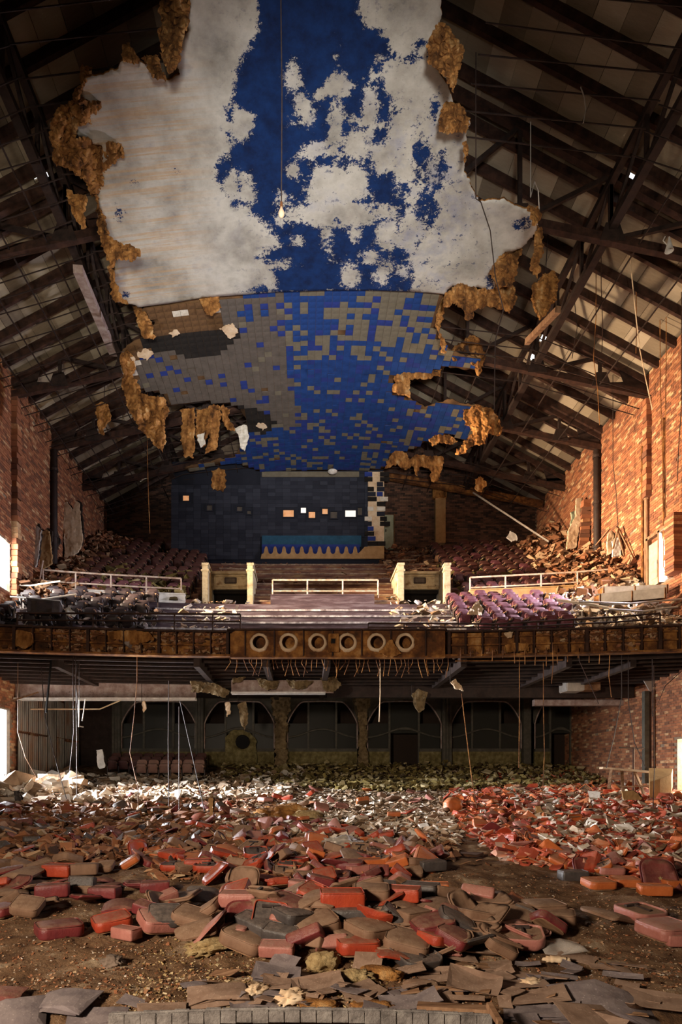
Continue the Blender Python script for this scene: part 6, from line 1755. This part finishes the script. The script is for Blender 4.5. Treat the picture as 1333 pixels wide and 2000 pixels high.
SH = [
 (28, 1972, .55, .55, 20, 20, 0, .10, -.7, m_sheetp, 'purple slate seat back sheet with rounded edge in the near corner', 3),
 (122, 1945, .62, .50, -10, 12, 0, .10, -.55, m_sheetp, 'arched slate sheet sprinkled with white crumbs', 2),
 (190, 1982, .62, .36, 8, 14, 0, .06, -.3, m_sheetp, 'slate sheet lying flat beside the stage edge curb', 2),
 (12, 1936, .35, .30, 10, 16, 0, .06, -.6, m_maroon, 'small violet curved shell above the purple slate sheet', 2),
 (542, 1900, .52, .36, -4, 16, 0, .07, .15, m_sheetp, 'pinkish slatted board stack with white crumbs', 4),
 (625, 1922, .55, .34, 8, 12, 0, .06, .3, m_sheet, 'layered brown board stack curling up beside the foam roll', 4),
 (425, 1935, .62, .40, 10, 14, 0, .07, -.25, m_sheet, 'layered brown stack of sheets above the curb', 4),
 (494, 1955, .50, .30, 20, 18, 0, .05, -.2, m_sheetp, 'pointed violet brown sheet right above the curb', 1),
 (945, 1848, .66, .52, -6, 14, 0, .05, .25, m_sheet, 'wide wrinkled brown sheet in front of the padded seat back', 2),
 (926, 1922, .52, .40, -22, 18, 0, .06, .55, m_sheet, 'tan brown sheet with both ends curling up', 1),
 (862, 1904, .55, .34, -12, 14, 0, .05, .3, m_sheet, 'splayed brown sheets beside the overturned black cushion', 3),
 (962, 1886, .56, .28, -4, 10, 0, .04, .1, m_sheet, 'flat brown board below the wrinkled sheet', 1),
 (722, 1878, .38, .24, -6, 58, 0, .10, .0, m_sheet, 'plain brown board standing on edge by the foam rolls', 1),
 (1186, 1950, 1.0, .62, -14, 20, 0, .12, -.45, m_sheetp, 'largest slate sheet, arched, nearest the stage on the heap end', 2),
 (1170, 1978, .75, .40, 12, 16, 0, .10, -.3, m_sheet, 'brown sheet lying over the largest slate sheet', 1),
 (1040, 1945, .70, .36, -10, 8, 0, .05, .12, m_sheet, 'long brown sheet beside the largest slate sheet', 2),
 (1058, 1975, .70, .34, -16, 10, 0, .06, .1, m_sheetp, 'dark layered sheets fanned out past the end of the curb', 4),
 (1290, 1960, .70, .40, -30, 10, 0, .04, .15, m_sheet, 'brown sheet with a torn hole at the near corner', 1),
 (1000, 1905, .60, .30, -26, 8, 0, .04, .1, m_sheet, 'slanting brown strip of sheet below the plastic film', 2),
 (1120, 1868, .60, .32, -30, 8, 0, .03, .1, m_sheet, 'tan brown torn sheet behind the plastic film', 1),
 (800, 1958, .62, .34, 6, 14, 0, .06, .35, m_sheetp, 'violet grey sheet with one lifted bright edge above the curb', 1),
 (1010, 1922, .62, .22, -6, 6, 0, .05, .05, m_sheet, 'narrow brown sheet across the broken strips', 1),
 (1035, 1996, .22, .26, 4, 24, 0, .08, .0, m_sheetp, 'small grey square sheet past the curb end', 1),
 (555, 1878, .34, .24, -30, 35, 0, .06, .1, m_sheetp, 'triangular grey sheet with a small hole below the pink block', 1),
 (890, 1868, .50, .26, -10, 10, 0, .03, .2, m_sheet, 'dark brown sheet between the two overturned cushions', 1),
 (965, 1912, .50, .24, 24, 12, 0, .05, .1, m_sheet, 'crossed brown strip on the broken sheets', 1),
 (700, 1930, .45, .28, 30, 10, 0, .03, .1, m_sheet, 'brown sheet lying below the foam rolls', 1),
 (860, 1950, .34, .18, 18, 30, 0, .05, .1, m_sheet, 'pair of thin sticks of sheet by the violet grey sheet', 2),
 (320, 1975, .50, .34, 12, 14, 0, .06, -.1, m_sheet, 'brown corner of sheet under the start of the curb', 1),
 (260, 1955, .30, .2, -20, 14, 0, .03, -.1, m_sheetp, 'small slate scrap between the arched slate sheet and the curb', 1),
]
for i, (px, py, wd, dp, yaw, pi_, ro, lf, bd, mt, lb, pl) in enumerate(SH):
    board(px, py, wd * .9, dp * .9, yaw, pi_ * .8, ro + (i % 5 - 2) * 4, lf, bd * 1.5 + .05 * (i % 3), mt, lb, 200 + i * 7, plies=pl)
rs = np.random.RandomState(55)
for i in range(90):
    px, py = (rs.uniform(760, 1333), rs.uniform(1880, 1998)) if i < 56 else (rs.uniform(380, 760), rs.uniform(1890, 1970))
    board(px, py, rs.uniform(.12, .42), rs.uniform(.04, .18), rs.uniform(-50, 50), rs.normal(8, 12), rs.normal(0, 9), rs.uniform(.02, .09), rs.uniform(-.5, .8), [m_sheet, m_sheetp, m_sheet, m_wood][i % 4], 'narrow broken sheet strip in the litter near the stage', 600 + i, 'broken strips near the stage edge', name='sheet_strip')
# ---- curb of the stage edge: ridged blocks under a flat bar
m_curb = material('grey_curb', [(0.10, 0.09, 0.085), (0.24, 0.22, 0.21), (0.36, 0.34, 0.32)], 6, 0.7, 0.5)
cb = thing('stage_curb', on_floor(610, 1988, .0), 'grey ridged curb along the stage edge with a flat metal top', 'curb')
arc = []
for k in range(25):
    u = k / 24; px = 215 + 745 * u; py = 1980 - 12 * math.sin(math.pi * u) + 2 * u
    arc.append(P(px, py, 5.02))
for k in range(24):
    a, b_ = arc[k], arc[k + 1]; m_ = (a + b_) / 2; m_.z -= .05
    MB().box(m_, ((b_ - a).length * 1.03, .10, .095 + rng.uniform(-.01, .01)), (rng.uniform(-.05, .05), 0, rng.uniform(-.06, .06)), taper=.97).build('ridged_block', m_curb, cb, bevel=.006)
MB().tube([p + Vector((0, -.02, 0)) for p in arc], .012, 6).build('top_bar', m_curb, cb)
tag(MB().bar(P(816, 1966, 5.25), P(957, 1974, 5.1), .12, .05).build('timber_batten', m_wood), 'brown batten lying on the end of the curb', 'batten')
tag(MB().bar(P(955, 1962, 5.0), P(978, 2000, 4.8), .04, .05).build('timber_batten', m_wood), 'short tan batten slanting at the end of the curb', 'batten')
t_ = tag(MB().tube([P(562, 1868, 7.0), P(600, 1860, 7.0), P(640, 1850, 6.95), P(676, 1845, 6.9)], [.03, .045, .04, .02], 7).build('charred_stick', m_grey), 'charred black stick lying over the heap foot by the pink block', 'stick')
# ---- foam, bags and stones
def lump(px, py, size, yaw, mat, name, label, seed, cat='foam', lift=.04, rough=.25, rib=0, pitch=0):
    p = on_floor(px, py, lift)
    bm = bmesh.new(); bmesh.ops.create_icosphere(bm, subdivisions=4, radius=.5)
    M = Matrix.Rotation(R(yaw), 3, 'Z') @ Matrix.Rotation(R(pitch), 3, 'X')
    for v in bm.verts:
        c_ = v.co.copy(); r_ = 1 + rough * noise.noise(c_ * 3 + Vector((seed, 0, 0))) + rough * .6 * noise.noise(c_ * 8 + Vector((seed, 4, 0))) + rough * .55 * noise.noise(c_ * 19 + Vector((seed, 1, 7)))
        if rib: r_ += .12 * math.sin(c_.x * rib * 6.28)
        q_ = Vector((abs(c_.x * 2) ** .7 * .5 * (1 if c_.x > 0 else -1), c_.y, c_.z)) * r_
        v.co = M @ Vector((q_.x * size[0], q_.y * size[1], q_.z * size[2]))
    me = bpy.data.meshes.new(name); bm.to_mesh(me); bm.free(); me.materials.append(mat)
    me.polygons.foreach_set('use_smooth', [True] * len(me.polygons))
    o = bpy.data.objects.new(name, me); COL.objects.link(o); o.location = p
    return tag(o, label, cat)
lump(418, 1846, (.62, .28, .16), 35, m_foam, 'foam_roll', 'ribbed cream foam lump at the heap foot by the tipped pink cushion', 1, rib=7, lift=.05, rough=.4)
lump(632, 1878, (.34, .22, .22), 30, m_foam, 'foam_wedge', 'yellow foam wedge under the charred stick', 2, lift=.05)
lump(683, 1908, (.46, .15, .13), 4, m_foam, 'foam_roll', 'yellow fluffy foam roll below the standing board', 3, rib=5, lift=.05)
lump(740, 1903, (.42, .18, .15), -14, m_fiber, 'foam_roll', 'brown fluffy roll touching the yellow foam roll', 4, lift=.05)
lump(824, 1922, (.34, .2, .08), -6, m_brown, 'oval_pad', 'oval brown pad below the overturned black cushion', 5, 'pad', .03, .08)
lump(624, 1961, (.34, .22, .08), 0, m_fiber, 'oval_pad', 'rough brown disc just above the curb', 6, 'pad', .03, .2)
lump(730, 1962, (.36, .2, .06), 0, m_fiber, 'oval_pad', 'flatter brown disc above the curb beside the rough one', 7, 'pad', .02, .2)
lump(572, 1948, (.24, .13, .12), 20, m_slabw, 'fluff_pile', 'white fluffy tuft above the curb', 8, 'fluff', .04, .8)
lump(1089, 1874, (.28, .09, .07), -8, m_slabw, 'foam_strip', 'white scalloped foam strip on the plastic film', 9, 'foam', .05, .1, 6)
lump(668, 1652, (.7, .45, .42), 10, m_duct, 'crumpled_bag', 'grey crumpled bag in the band of red cushions', 10, 'bag', .08, .5)
lump(556, 1590, (1.3, .6, .5), 0, m_fiber, 'insulation_bale', 'brown lumpy bale beside the pale floor', 11, 'bale', .1, .4)
lump(600, 1596, (.8, .5, .35), 10, m_foam, 'insulation_bale', 'yellow brown lump next to the brown bale', 12, 'bale', .1, .3)
lump(220, 1880, (.2, .14, .14), 10, m_conc, 'broken_stone', 'grey stone lump in the bare dirt', 13, 'stone', .03, .5)
lump(503, 1935, (.2, .1, .12), 40, m_slabw, 'broken_stone', 'pale bone shaped plaster lump by the layered stack', 14, 'stone', .05, .6)
lump(1040, 1920, (.22, .14, .08), 10, m_slabw, 'broken_stone', 'pale plaster lump on the brown sheets', 15, 'stone', .05, .5)
lump(912, 1894, (.2, .1, .08), 10, m_slabw, 'broken_stone', 'pale plaster lump on the flat brown board', 16, 'stone', .07, .5)
lump(886, 1860, (.16, .1, .08), 0, m_pink, 'broken_stone', 'pinkish plaster lump on the wrinkled brown sheet', 17, 'stone', .08, .5)
lump(885, 1575, (.55, .45, .55), 0, m_orange, 'round_shell', 'orange rounded shell at the pole foot on the pale floor', 18, 'shell', .15, .1)
def film(px, py, wd, dp, label, seed):
    p = on_floor(px, py, .08); mb = bent(rand_out(wd, dp, np.random.RandomState(seed)), .2, .003, .05, .2, seed, .16)
    mb.v = [tuple(Matrix.Rotation(R(16), 3, 'X') @ Vector(v) + p) for v in mb.v]
    tag(mb.build('plastic_film', m_film, smooth=True), label, 'plastic film')
film(758, 1846, .34, .34, 'crumpled clear plastic bag beside the dust smothered red cushion', 3)
film(1095, 1850, .52, .34, 'crumpled clear plastic film beside the bracketed cushion', 5)

# ---- small litter
m_foamc = material('ochre_crumb', [(0.10, 0.055, 0.02), (0.26, 0.16, 0.06), (0.48, 0.36, 0.18), (0.6, 0.5, 0.33)], 4, 0.95, 0.3, rand='attr')
def litter(poly, n, sz, mat, label, name, seed, flat=.5, lift=.0, cat='litter', long=1.0, tilt=.4):
    rs = np.random.RandomState(seed); x0, x1 = min(p[0] for p in poly), max(p[0] for p in poly); y0, y1 = min(p[1] for p in poly), max(p[1] for p in poly)
    px = rs.uniform(x0, x1, n * 2); py = rs.uniform(y0, y1, n * 2); k = inpoly(px, py, poly); px, py = px[k][:n], py[k][:n]
    d = (EYE + SL * 6.25) / ((py - VY) / F + SL); x = CX + (px - VX) * d / F
    ok = (np.abs(x) < 12.3) & (d < 32.3); x, d = x[ok], d[ok]
    s = sz[0] + (sz[1] - sz[0]) * rs.rand(len(x)) ** 3
    size = np.stack([s * rs.uniform(.7, 1.4, len(x)) * (long if True else 1), s * rs.uniform(.5, 1.1, len(x)), s * rs.uniform(.15, flat, len(x))], -1)
    z = floorz(x, d) + size[:, 2] * .3 + lift * rs.rand(len(x))
    rot = np.stack([rs.normal(0, tilt, len(x)), rs.normal(0, tilt, len(x)), rs.uniform(0, 6.28, len(x))], -1)
    return tag(fast_boxes(name, np.stack([x, d, z], -1), size, rot, mat, rs.rand(len(x)), None, 'stuff', jitter=.4, seed=seed), label, cat)
ALLF = [(0, 1515), (1333, 1515), (1333, 2000), (0, 2000)]
litter([(0, 1700), (1333, 1700), (1333, 2000), (0, 2000)], 6000, (.004, .022), m_chunk, 'pale plaster crumbs over the near dirt', 'plaster_crumbs', 21)
litter([(0, 1700), (1333, 1700), (1333, 2000), (0, 2000)], 14000, (.004, .035), m_chunkd, 'brown crumbs over the near dirt', 'brown_crumbs', 22)
litter([(330, 1830), (480, 1830), (760, 1880), (760, 1990), (250, 1990), (250, 1880)], 2400, (.005, .035), m_foamc, 'ochre crumbs and fibre below the heap', 'ochre_crumbs', 23)
litter([(0, 1535), (520, 1530), (560, 1600), (420, 1680), (0, 1690)], 7000, (.03, .30), m_chunkd, 'dark splinters before the bright doorway', 'splinter_litter', 24, flat=.25, lift=.08)
litter([(0, 1530), (150, 1525), (600, 1520), (560, 1560), (300, 1570), (0, 1575)], 4200, (.05, .34), m_chunk, 'pale plaster shards before the seats under the balcony', 'plaster_shards', 25, flat=.45, lift=.15)
litter([(0, 1520), (150, 1525), (160, 1560), (0, 1568)], 700, (.10, .55), m_chunk, 'heap of white plaster lumps at the bright doorway', 'plaster_lumps', 26, flat=.7, lift=.5)
litter([(420, 1525), (900, 1520), (980, 1580), (900, 1625), (500, 1620)], 9000, (.02, .20), m_chunk, 'pale crumbs on the middle floor', 'pale_crumbs', 27, flat=.3)
litter([(420, 1502), (1180, 1502), (1180, 1535), (760, 1548), (440, 1530)], 8000, (.04, .27), m_chunkg, 'mossy rubble along the arched bays', 'moss_rubble', 28, flat=.5, lift=.2)
litter([(880, 1525), (1333, 1515), (1333, 1720), (1000, 1690), (900, 1620)], 9000, (.03, .30), m_chunkr, 'red splinters of upholstery in the red field', 'red_splinters', 29, flat=.25, lift=.10)
litter([(980, 1530), (1250, 1520), (1330, 1600), (1333, 1690), (1080, 1680)], 2600, (.03, .34), m_chunk, 'pale shards in the red field', 'pale_shards', 30, flat=.22, lift=.12)
litter([(250, 1620), (880, 1600), (900, 1680), (700, 1735), (300, 1720)], 5200, (.02, .22), m_chunkd, 'brown splinters in the band of cushions', 'brown_splinters', 31, flat=.25, lift=.06)
litter([(400, 1600), (880, 1590), (900, 1650), (600, 1680)], 1800, (.03, .26), m_chunk, 'white shards in the band of cushions', 'white_shards', 32, flat=.25, lift=.10)
litter([(0, 1520), (1333, 1520), (1333, 1700), (0, 1700)], 700, (.05, .4), m_chunkd, 'thin sticks lying about the stalls floor', 'loose_sticks', 33, flat=.12, lift=.08, tilt=.25)
# ---- broken counter near the lower doorway
d_ = 22.6
t_ = thing('broken_counter', on_floor(1285, 1560), 'broken wooden counter with a curved end board in the rubble', 'counter')
MB().bar(P(1175, 1500, d_), P(1270, 1508, d_ - .3), .5, .07).build('top_board', m_slabw, t_)
pts = []
e = [P(1268, 1500, d_ - .4), P(1315, 1501, d_ - .6), P(1312, 1512, d_ - .9), P(1290, 1522, d_ - 1.1), P(1270, 1527, d_ - 1.2)]
mb = MB(); n_ = len(e); vs = e + [p - Vector((0, 0, .62)) for p in e]
mb.add(vs, [tuple(range(n_))] + [(i, i + 1, n_ + i + 1, n_ + i) for i in range(n_ - 1)] + [tuple(range(2 * n_ - 1, n_ - 1, -1)), (n_ - 1, 0, n_, 2 * n_ - 1)])
mb.build('curved_end', m_tan, t_)
for a, b_ in (((1215, 1503), (1218, 1552)), ((1240, 1506), (1262, 1560)), ((1195, 1502), (1190, 1540)), ((1300, 1525), (1304, 1565))):
    MB().bar(P(*a, d_ - .2), P(*b_, d_ - .6), .10, .07).build('leg', m_wood, t_)
MB().bar(P(1210, 1537, d_ - .6), P(1290, 1534, d_ - .9), .05, .05).build('stretcher', m_wood, t_)
t_ = thing('pipe_trestle', P(1240, 1510, 23.5), 'bent thin pipe frame standing behind the broken counter', 'pipe frame')
MB().tube([P(1238, 1560, 23), P(1238, 1460, 23)], .035, 6).build('upright', m_steel, t_)
MB().tube([P(1210, 1460, 23), P(1258, 1462, 23)], .03, 6).build('crossbar', m_steel, t_)
for a, b_, d, lb in (((188, 1465), (206, 1500), 27, 'white torn panel sticking up beside the theatre seats'), ((26, 1545), (42, 1565), 20, 'black seat shell standing at the bright doorway heap'), ((1045, 1575), (1062, 1598), 17.5, 'white folded panel standing up in the red field'), ((1066, 1570), (1082, 1592), 17.6, 'grey folded panel beside the white one in the red field'),
                     ((408, 1560), (416, 1598), 16.5, 'white ragged scrap standing in the band of dark litter'), ((1215, 1545), (1255, 1562), 19.5, 'tan plank standing under the broken counter')):
    slab([(a[0], a[1]), ((a[0] + b_[0]) / 2 + 3, a[1] - 1), (b_[0], b_[1] - 4), (b_[0] - 2, b_[1]), (a[0] + 4, b_[1] - 1)], d, lb, m_grey if 'black' in lb else (m_duct if 'grey' in lb else (m_tan if 'tan' in lb else m_white)), 300 + a[0], name='standing_panel', cat='panel', thick=.03, bulge=.1)

# ================================================================== WIRES AND RODS
def wire(pts, label, mat=m_steel, r=.014, name='hanging_wire', cat='wire'):
    q_ = [P(*p) for p in pts]
    t0 = q_[0]
    if t0.z > H(6) and t0.x < 12.2 and 'loop' not in label:
        q_.insert(0, Vector((t0.x, t0.y, roofz(t0.x) - .02 if abs(t0.x) > 6.4 else max(t0.z + .02, ceilz(t0.x) + .1))))
    elif t0.z < H(4.3) and t0.y > 20.9 and 'ladder' not in label:
        q_.insert(0, Vector((t0.x, t0.y, H(4.3))))
    elif t0.z > H(6) and t0.x > 12.2:
        for v in q_: v.x = 12.42
    return tag(MB().tube(q_, r, 5).build(name, mat), label, cat)
WR = [
 ([(930, 388, 14.6), (940, 395, 16), (958, 450, 16), (968, 540, 16.2), (984, 605, 16.4), (968, 665, 16.5), (966, 800, 16.6)], 'long dark wire hanging from the torn plaster edge by the sunlit roof', m_steel2),
 ([(1228, 470, 21), (1240, 590, 21.5), (1250, 680, 22.0), (1262, 740, 22.4), (1275, 800, 22.6)], 'frayed pale rope hanging down by the sunlit brick pier', m_slabw),
 ([(1175, 560, 21), (1178, 640, 21), (1176, 690, 21)], 'thick dark wire hanging below the sunlit roof beside the girder', m_steel),
 ([(1165, 620, 22), (1160, 700, 22), (1168, 760, 22), (1172, 830, 22)], 'thin wire hanging before the thick downpipe on the sunlit side', m_rust),
 ([(1243, 500, 22), (1244, 640, 22), (1243, 690, 22)], 'straight rod hanging beside the frayed pale rope', m_rust),
 ([(1120, 560, 22), (1128, 640, 22), (1118, 700, 22)], 'thin bent wire under the second truss on the sunlit side', m_steel2),
 ([(1290, 640, 22.8), (1291, 760, 22.8), (1295, 900, 22.8), (1296, 1000, 22.9)], 'orange wire running down the sunlit bricks above the doorway', m_rust),
 ([(1302, 700, 22.6), (1300, 860, 22.6), (1301, 1010, 22.8)], 'second orange wire down the sunlit bricks above the doorway', m_rust),
 ([(1332, 790, 21.5), (1326, 880, 21.5), (1324, 940, 21.5)], 'dark short cable on the sunlit bricks at the frame edge', m_steel2),
 ([(1198, 905, 26), (1204, 960, 26), (1208, 1030, 26)], 'thin wire down the sunlit bricks to the propped slabs', m_steel2),
 ([(1037, 385, 16), (1045, 355, 16), (1052, 372, 16.2), (1055, 430, 16.5)], 'curled loose cable near the torn plaster corner', m_duct),
 ([(1135, 170, 15), (1142, 190, 15), (1145, 215, 15), (1140, 240, 15)], 'small pale loop of cable high under the dark roof', m_duct),
 ([(288, 890, 28), (290, 960, 28), (293, 1042, 28)], 'rust wire hanging before the black recess beside the projection wall', m_rust),
 ([(272, 790, 26), (320, 900, 26)], 'thin oblique wire under the darker roof slope', m_steel2),
 ([(152, 1285, 21.6), (148, 1330, 21.6), (152, 1380, 21.6), (155, 1420, 21.6)], 'dark twisted wire before the bright girder', m_steel2),
 ([(143, 1335, 21), (144, 1430, 21), (136, 1510, 21)], 'pair of rusty wires dropping to the doorway litter, first', m_steel),
 ([(148, 1335, 21), (150, 1440, 21), (150, 1555, 20.5)], 'pair of rusty wires dropping to the doorway litter, second', m_steel),
 ([(80, 1300, 20), (88, 1400, 20), (110, 1490, 20), (130, 1560, 19.5)], 'dark slanting wire crossing the tin wall', m_steel2),
 ([(35, 1430, 22), (50, 1480, 22), (72, 1520, 22)], 'stiff brown cable curving before the tin sheets', m_wood),
 ([(268, 1330, 21), (262, 1400, 20.5), (254, 1470, 20), (270, 1540, 19), (270, 1582, 18.5)], 'rust wire falling before the first arched bay', m_rust),
 ([(330, 1330, 20), (329, 1450, 19), (330, 1575, 18)], 'thin straight wire beside the theatre seats', m_steel),
 ([(350, 1380, 20), (350, 1500, 19), (350, 1582, 18)], 'thinner straight wire behind the theatre seats wire', m_steel),
 ([(352, 1370, 19), (370, 1450, 18.5), (388, 1530, 18), (400, 1585, 17.5)], 'long slanting cable reaching the dark litter', m_steel2),
 ([(743, 1355, 22), (741, 1410, 22)], 'pale tape dangling before the doorway bay', m_slabw),
 ([(902, 1355, 19), (912, 1440, 18.5), (922, 1520, 18), (932, 1578, 17.5)], 'rusty pole leaning by the orange rounded shell', m_rust),
 ([(1015, 1300, 21), (1015, 1400, 21), (1014, 1500, 21)], 'thin vertical rod before the pale shoulder bay', m_rust),
 ([(1080, 1255, 20), (1081, 1300, 20), (1078, 1335, 20)], 'rust rod dangling under the parapet with a cross piece', m_rust),
 ([(1192, 1275, 20.5), (1190, 1320, 20.5), (1195, 1362, 20.5)], 'hanging rust rod over the corner brick wall', m_rust),
 ([(1132, 1290, 21), (1150, 1330, 21), (1170, 1375, 21)], 'slanting cable before the pale duct end', m_steel),
 ([(1062, 1380, 22), (1064, 1470, 21), (1060, 1560, 19.5)], 'rust rod falling before the narrow arched bay', m_rust),
 ([(1215, 1360, 21), (1200, 1440, 21), (1185, 1500, 21)], 'dark slack cable before the corner bricks, first', m_steel2),
 ([(1228, 1370, 21), (1240, 1450, 21), (1262, 1500, 20.5)], 'dark slack cable before the corner bricks, second', m_steel2),
 ([(1275, 1400, 21), (1300, 1340, 21), (1333, 1310, 21)], 'dark cable slanting up to the parapet end', m_steel2),
 ([(1278, 1300, 20.8), (1279, 1500, 20.5), (1276, 1590, 18)], 'long rust rod standing by the steel column', m_steel),
]
for pts, lb, mt in WR: wire(pts, lb, mt, .018 if mt in (m_slabw,) else .014)
t_ = thing('wire_frame', P(162, 1370, 21.5), 'pale bent wire ladder dangling below the bright girder', 'wire')
for a, b_ in (((155, 1367), (154, 1420)), ((167, 1365), (161, 1408))): MB().tube([P(*a, 21.5), P(*b_, 21.5)], .02, 5).build('rail', m_white, t_)
MB().tube([P(154, 1418, 21.5), P(163, 1420, 21.5)], .02, 5).build('rung', m_white, t_)
q_ = P(155, 1368, 21.5); MB().tube([q_, Vector((q_.x, q_.y, H(4.2)))], .012, 4).build('hanger', m_steel, t_)
tag(MB().bar(P(101, 1279, 21.6), P(90, 1392, 21.4), .05, .05).build('hanging_bar', m_black), 'straight black bar hanging before the riveted girder', 'bar')
t_ = tag(MB().tube([P(60, 1385, 22), P(140, 1385, 22), P(195, 1385, 22), P(235, 1368, 22.3)], .025, 5).build('loose_conduit', m_slabw), 'thin pale conduit sagging below the bright girder flange', 'conduit')
t_ = tag(MB().bar(P(0, 1376, 21), P(75, 1352, 21.8), .05, .05).build('loose_lath', m_wood), 'brown lath slanting across the end of the riveted girder', 'lath')
t_ = thing('funnel_lamp', P(1305, 480, 18), 'small pale funnel lamp hanging from the sunlit truss chord', 'lamp')
MB().lathe([(.02, .25), (.05, .1), (.12, -.15), (.11, -.15), (.04, .1)], P(1308, 480, 18), 'Z', 12).build('funnel', m_white, t_)
MB().tube([P(1300, 462, 18), P(1296, 470, 18), P(1303, 478, 18), P(1308, 468, 18)], .015, 5).build('cable', m_white, t_)
t_ = thing('timber_strut', P(185, 600, 20), 'long pale whitewashed timber fixed along the lattice girder on the darker side', 'timber')
MB().bar(P(152, 525, 19.2), P(222, 690, 24.5), .28, .22).build('plank', m_girder, t_)
t_ = thing('timber_strut', P(1062, 630, 20), 'short pale timber under the roof holes on the sunlit side', 'timber')
MB().bar(P(1092, 604, 20.5), P(1030, 668, 22.5), .16, .2).build('plank', m_wood, t_)

# ---- labels that repeat inside a group: count them off from the bright doorway's side
TENS = ['', '', 'twenty', 'thirty', 'forty', 'fifty', 'sixty', 'seventy', 'eighty', 'ninety']
def ordinal(n):
    base = ORD + ['seventeenth', 'eighteenth', 'nineteenth']
    if n < 19: return base[n]
    a, b_ = divmod(n + 1, 10)
    return (TENS[a][:-1] + 'ieth') if b_ == 0 else TENS[a] + '-' + base[b_ - 1]
bpy.context.view_layer.update()
by = {}
for o in bpy.data.objects:
    if o.parent is None and o.get('label') and o.get('group'): by.setdefault((o['group'], o['label']), []).append(o)
for (g_, l_), os_ in by.items():
    if len(os_) < 2: continue
    os_.sort(key=lambda o: to_px(o.location)[0])
    for i, o in enumerate(os_): o['label'] = f'{ordinal(i)} {l_} from the doorway'
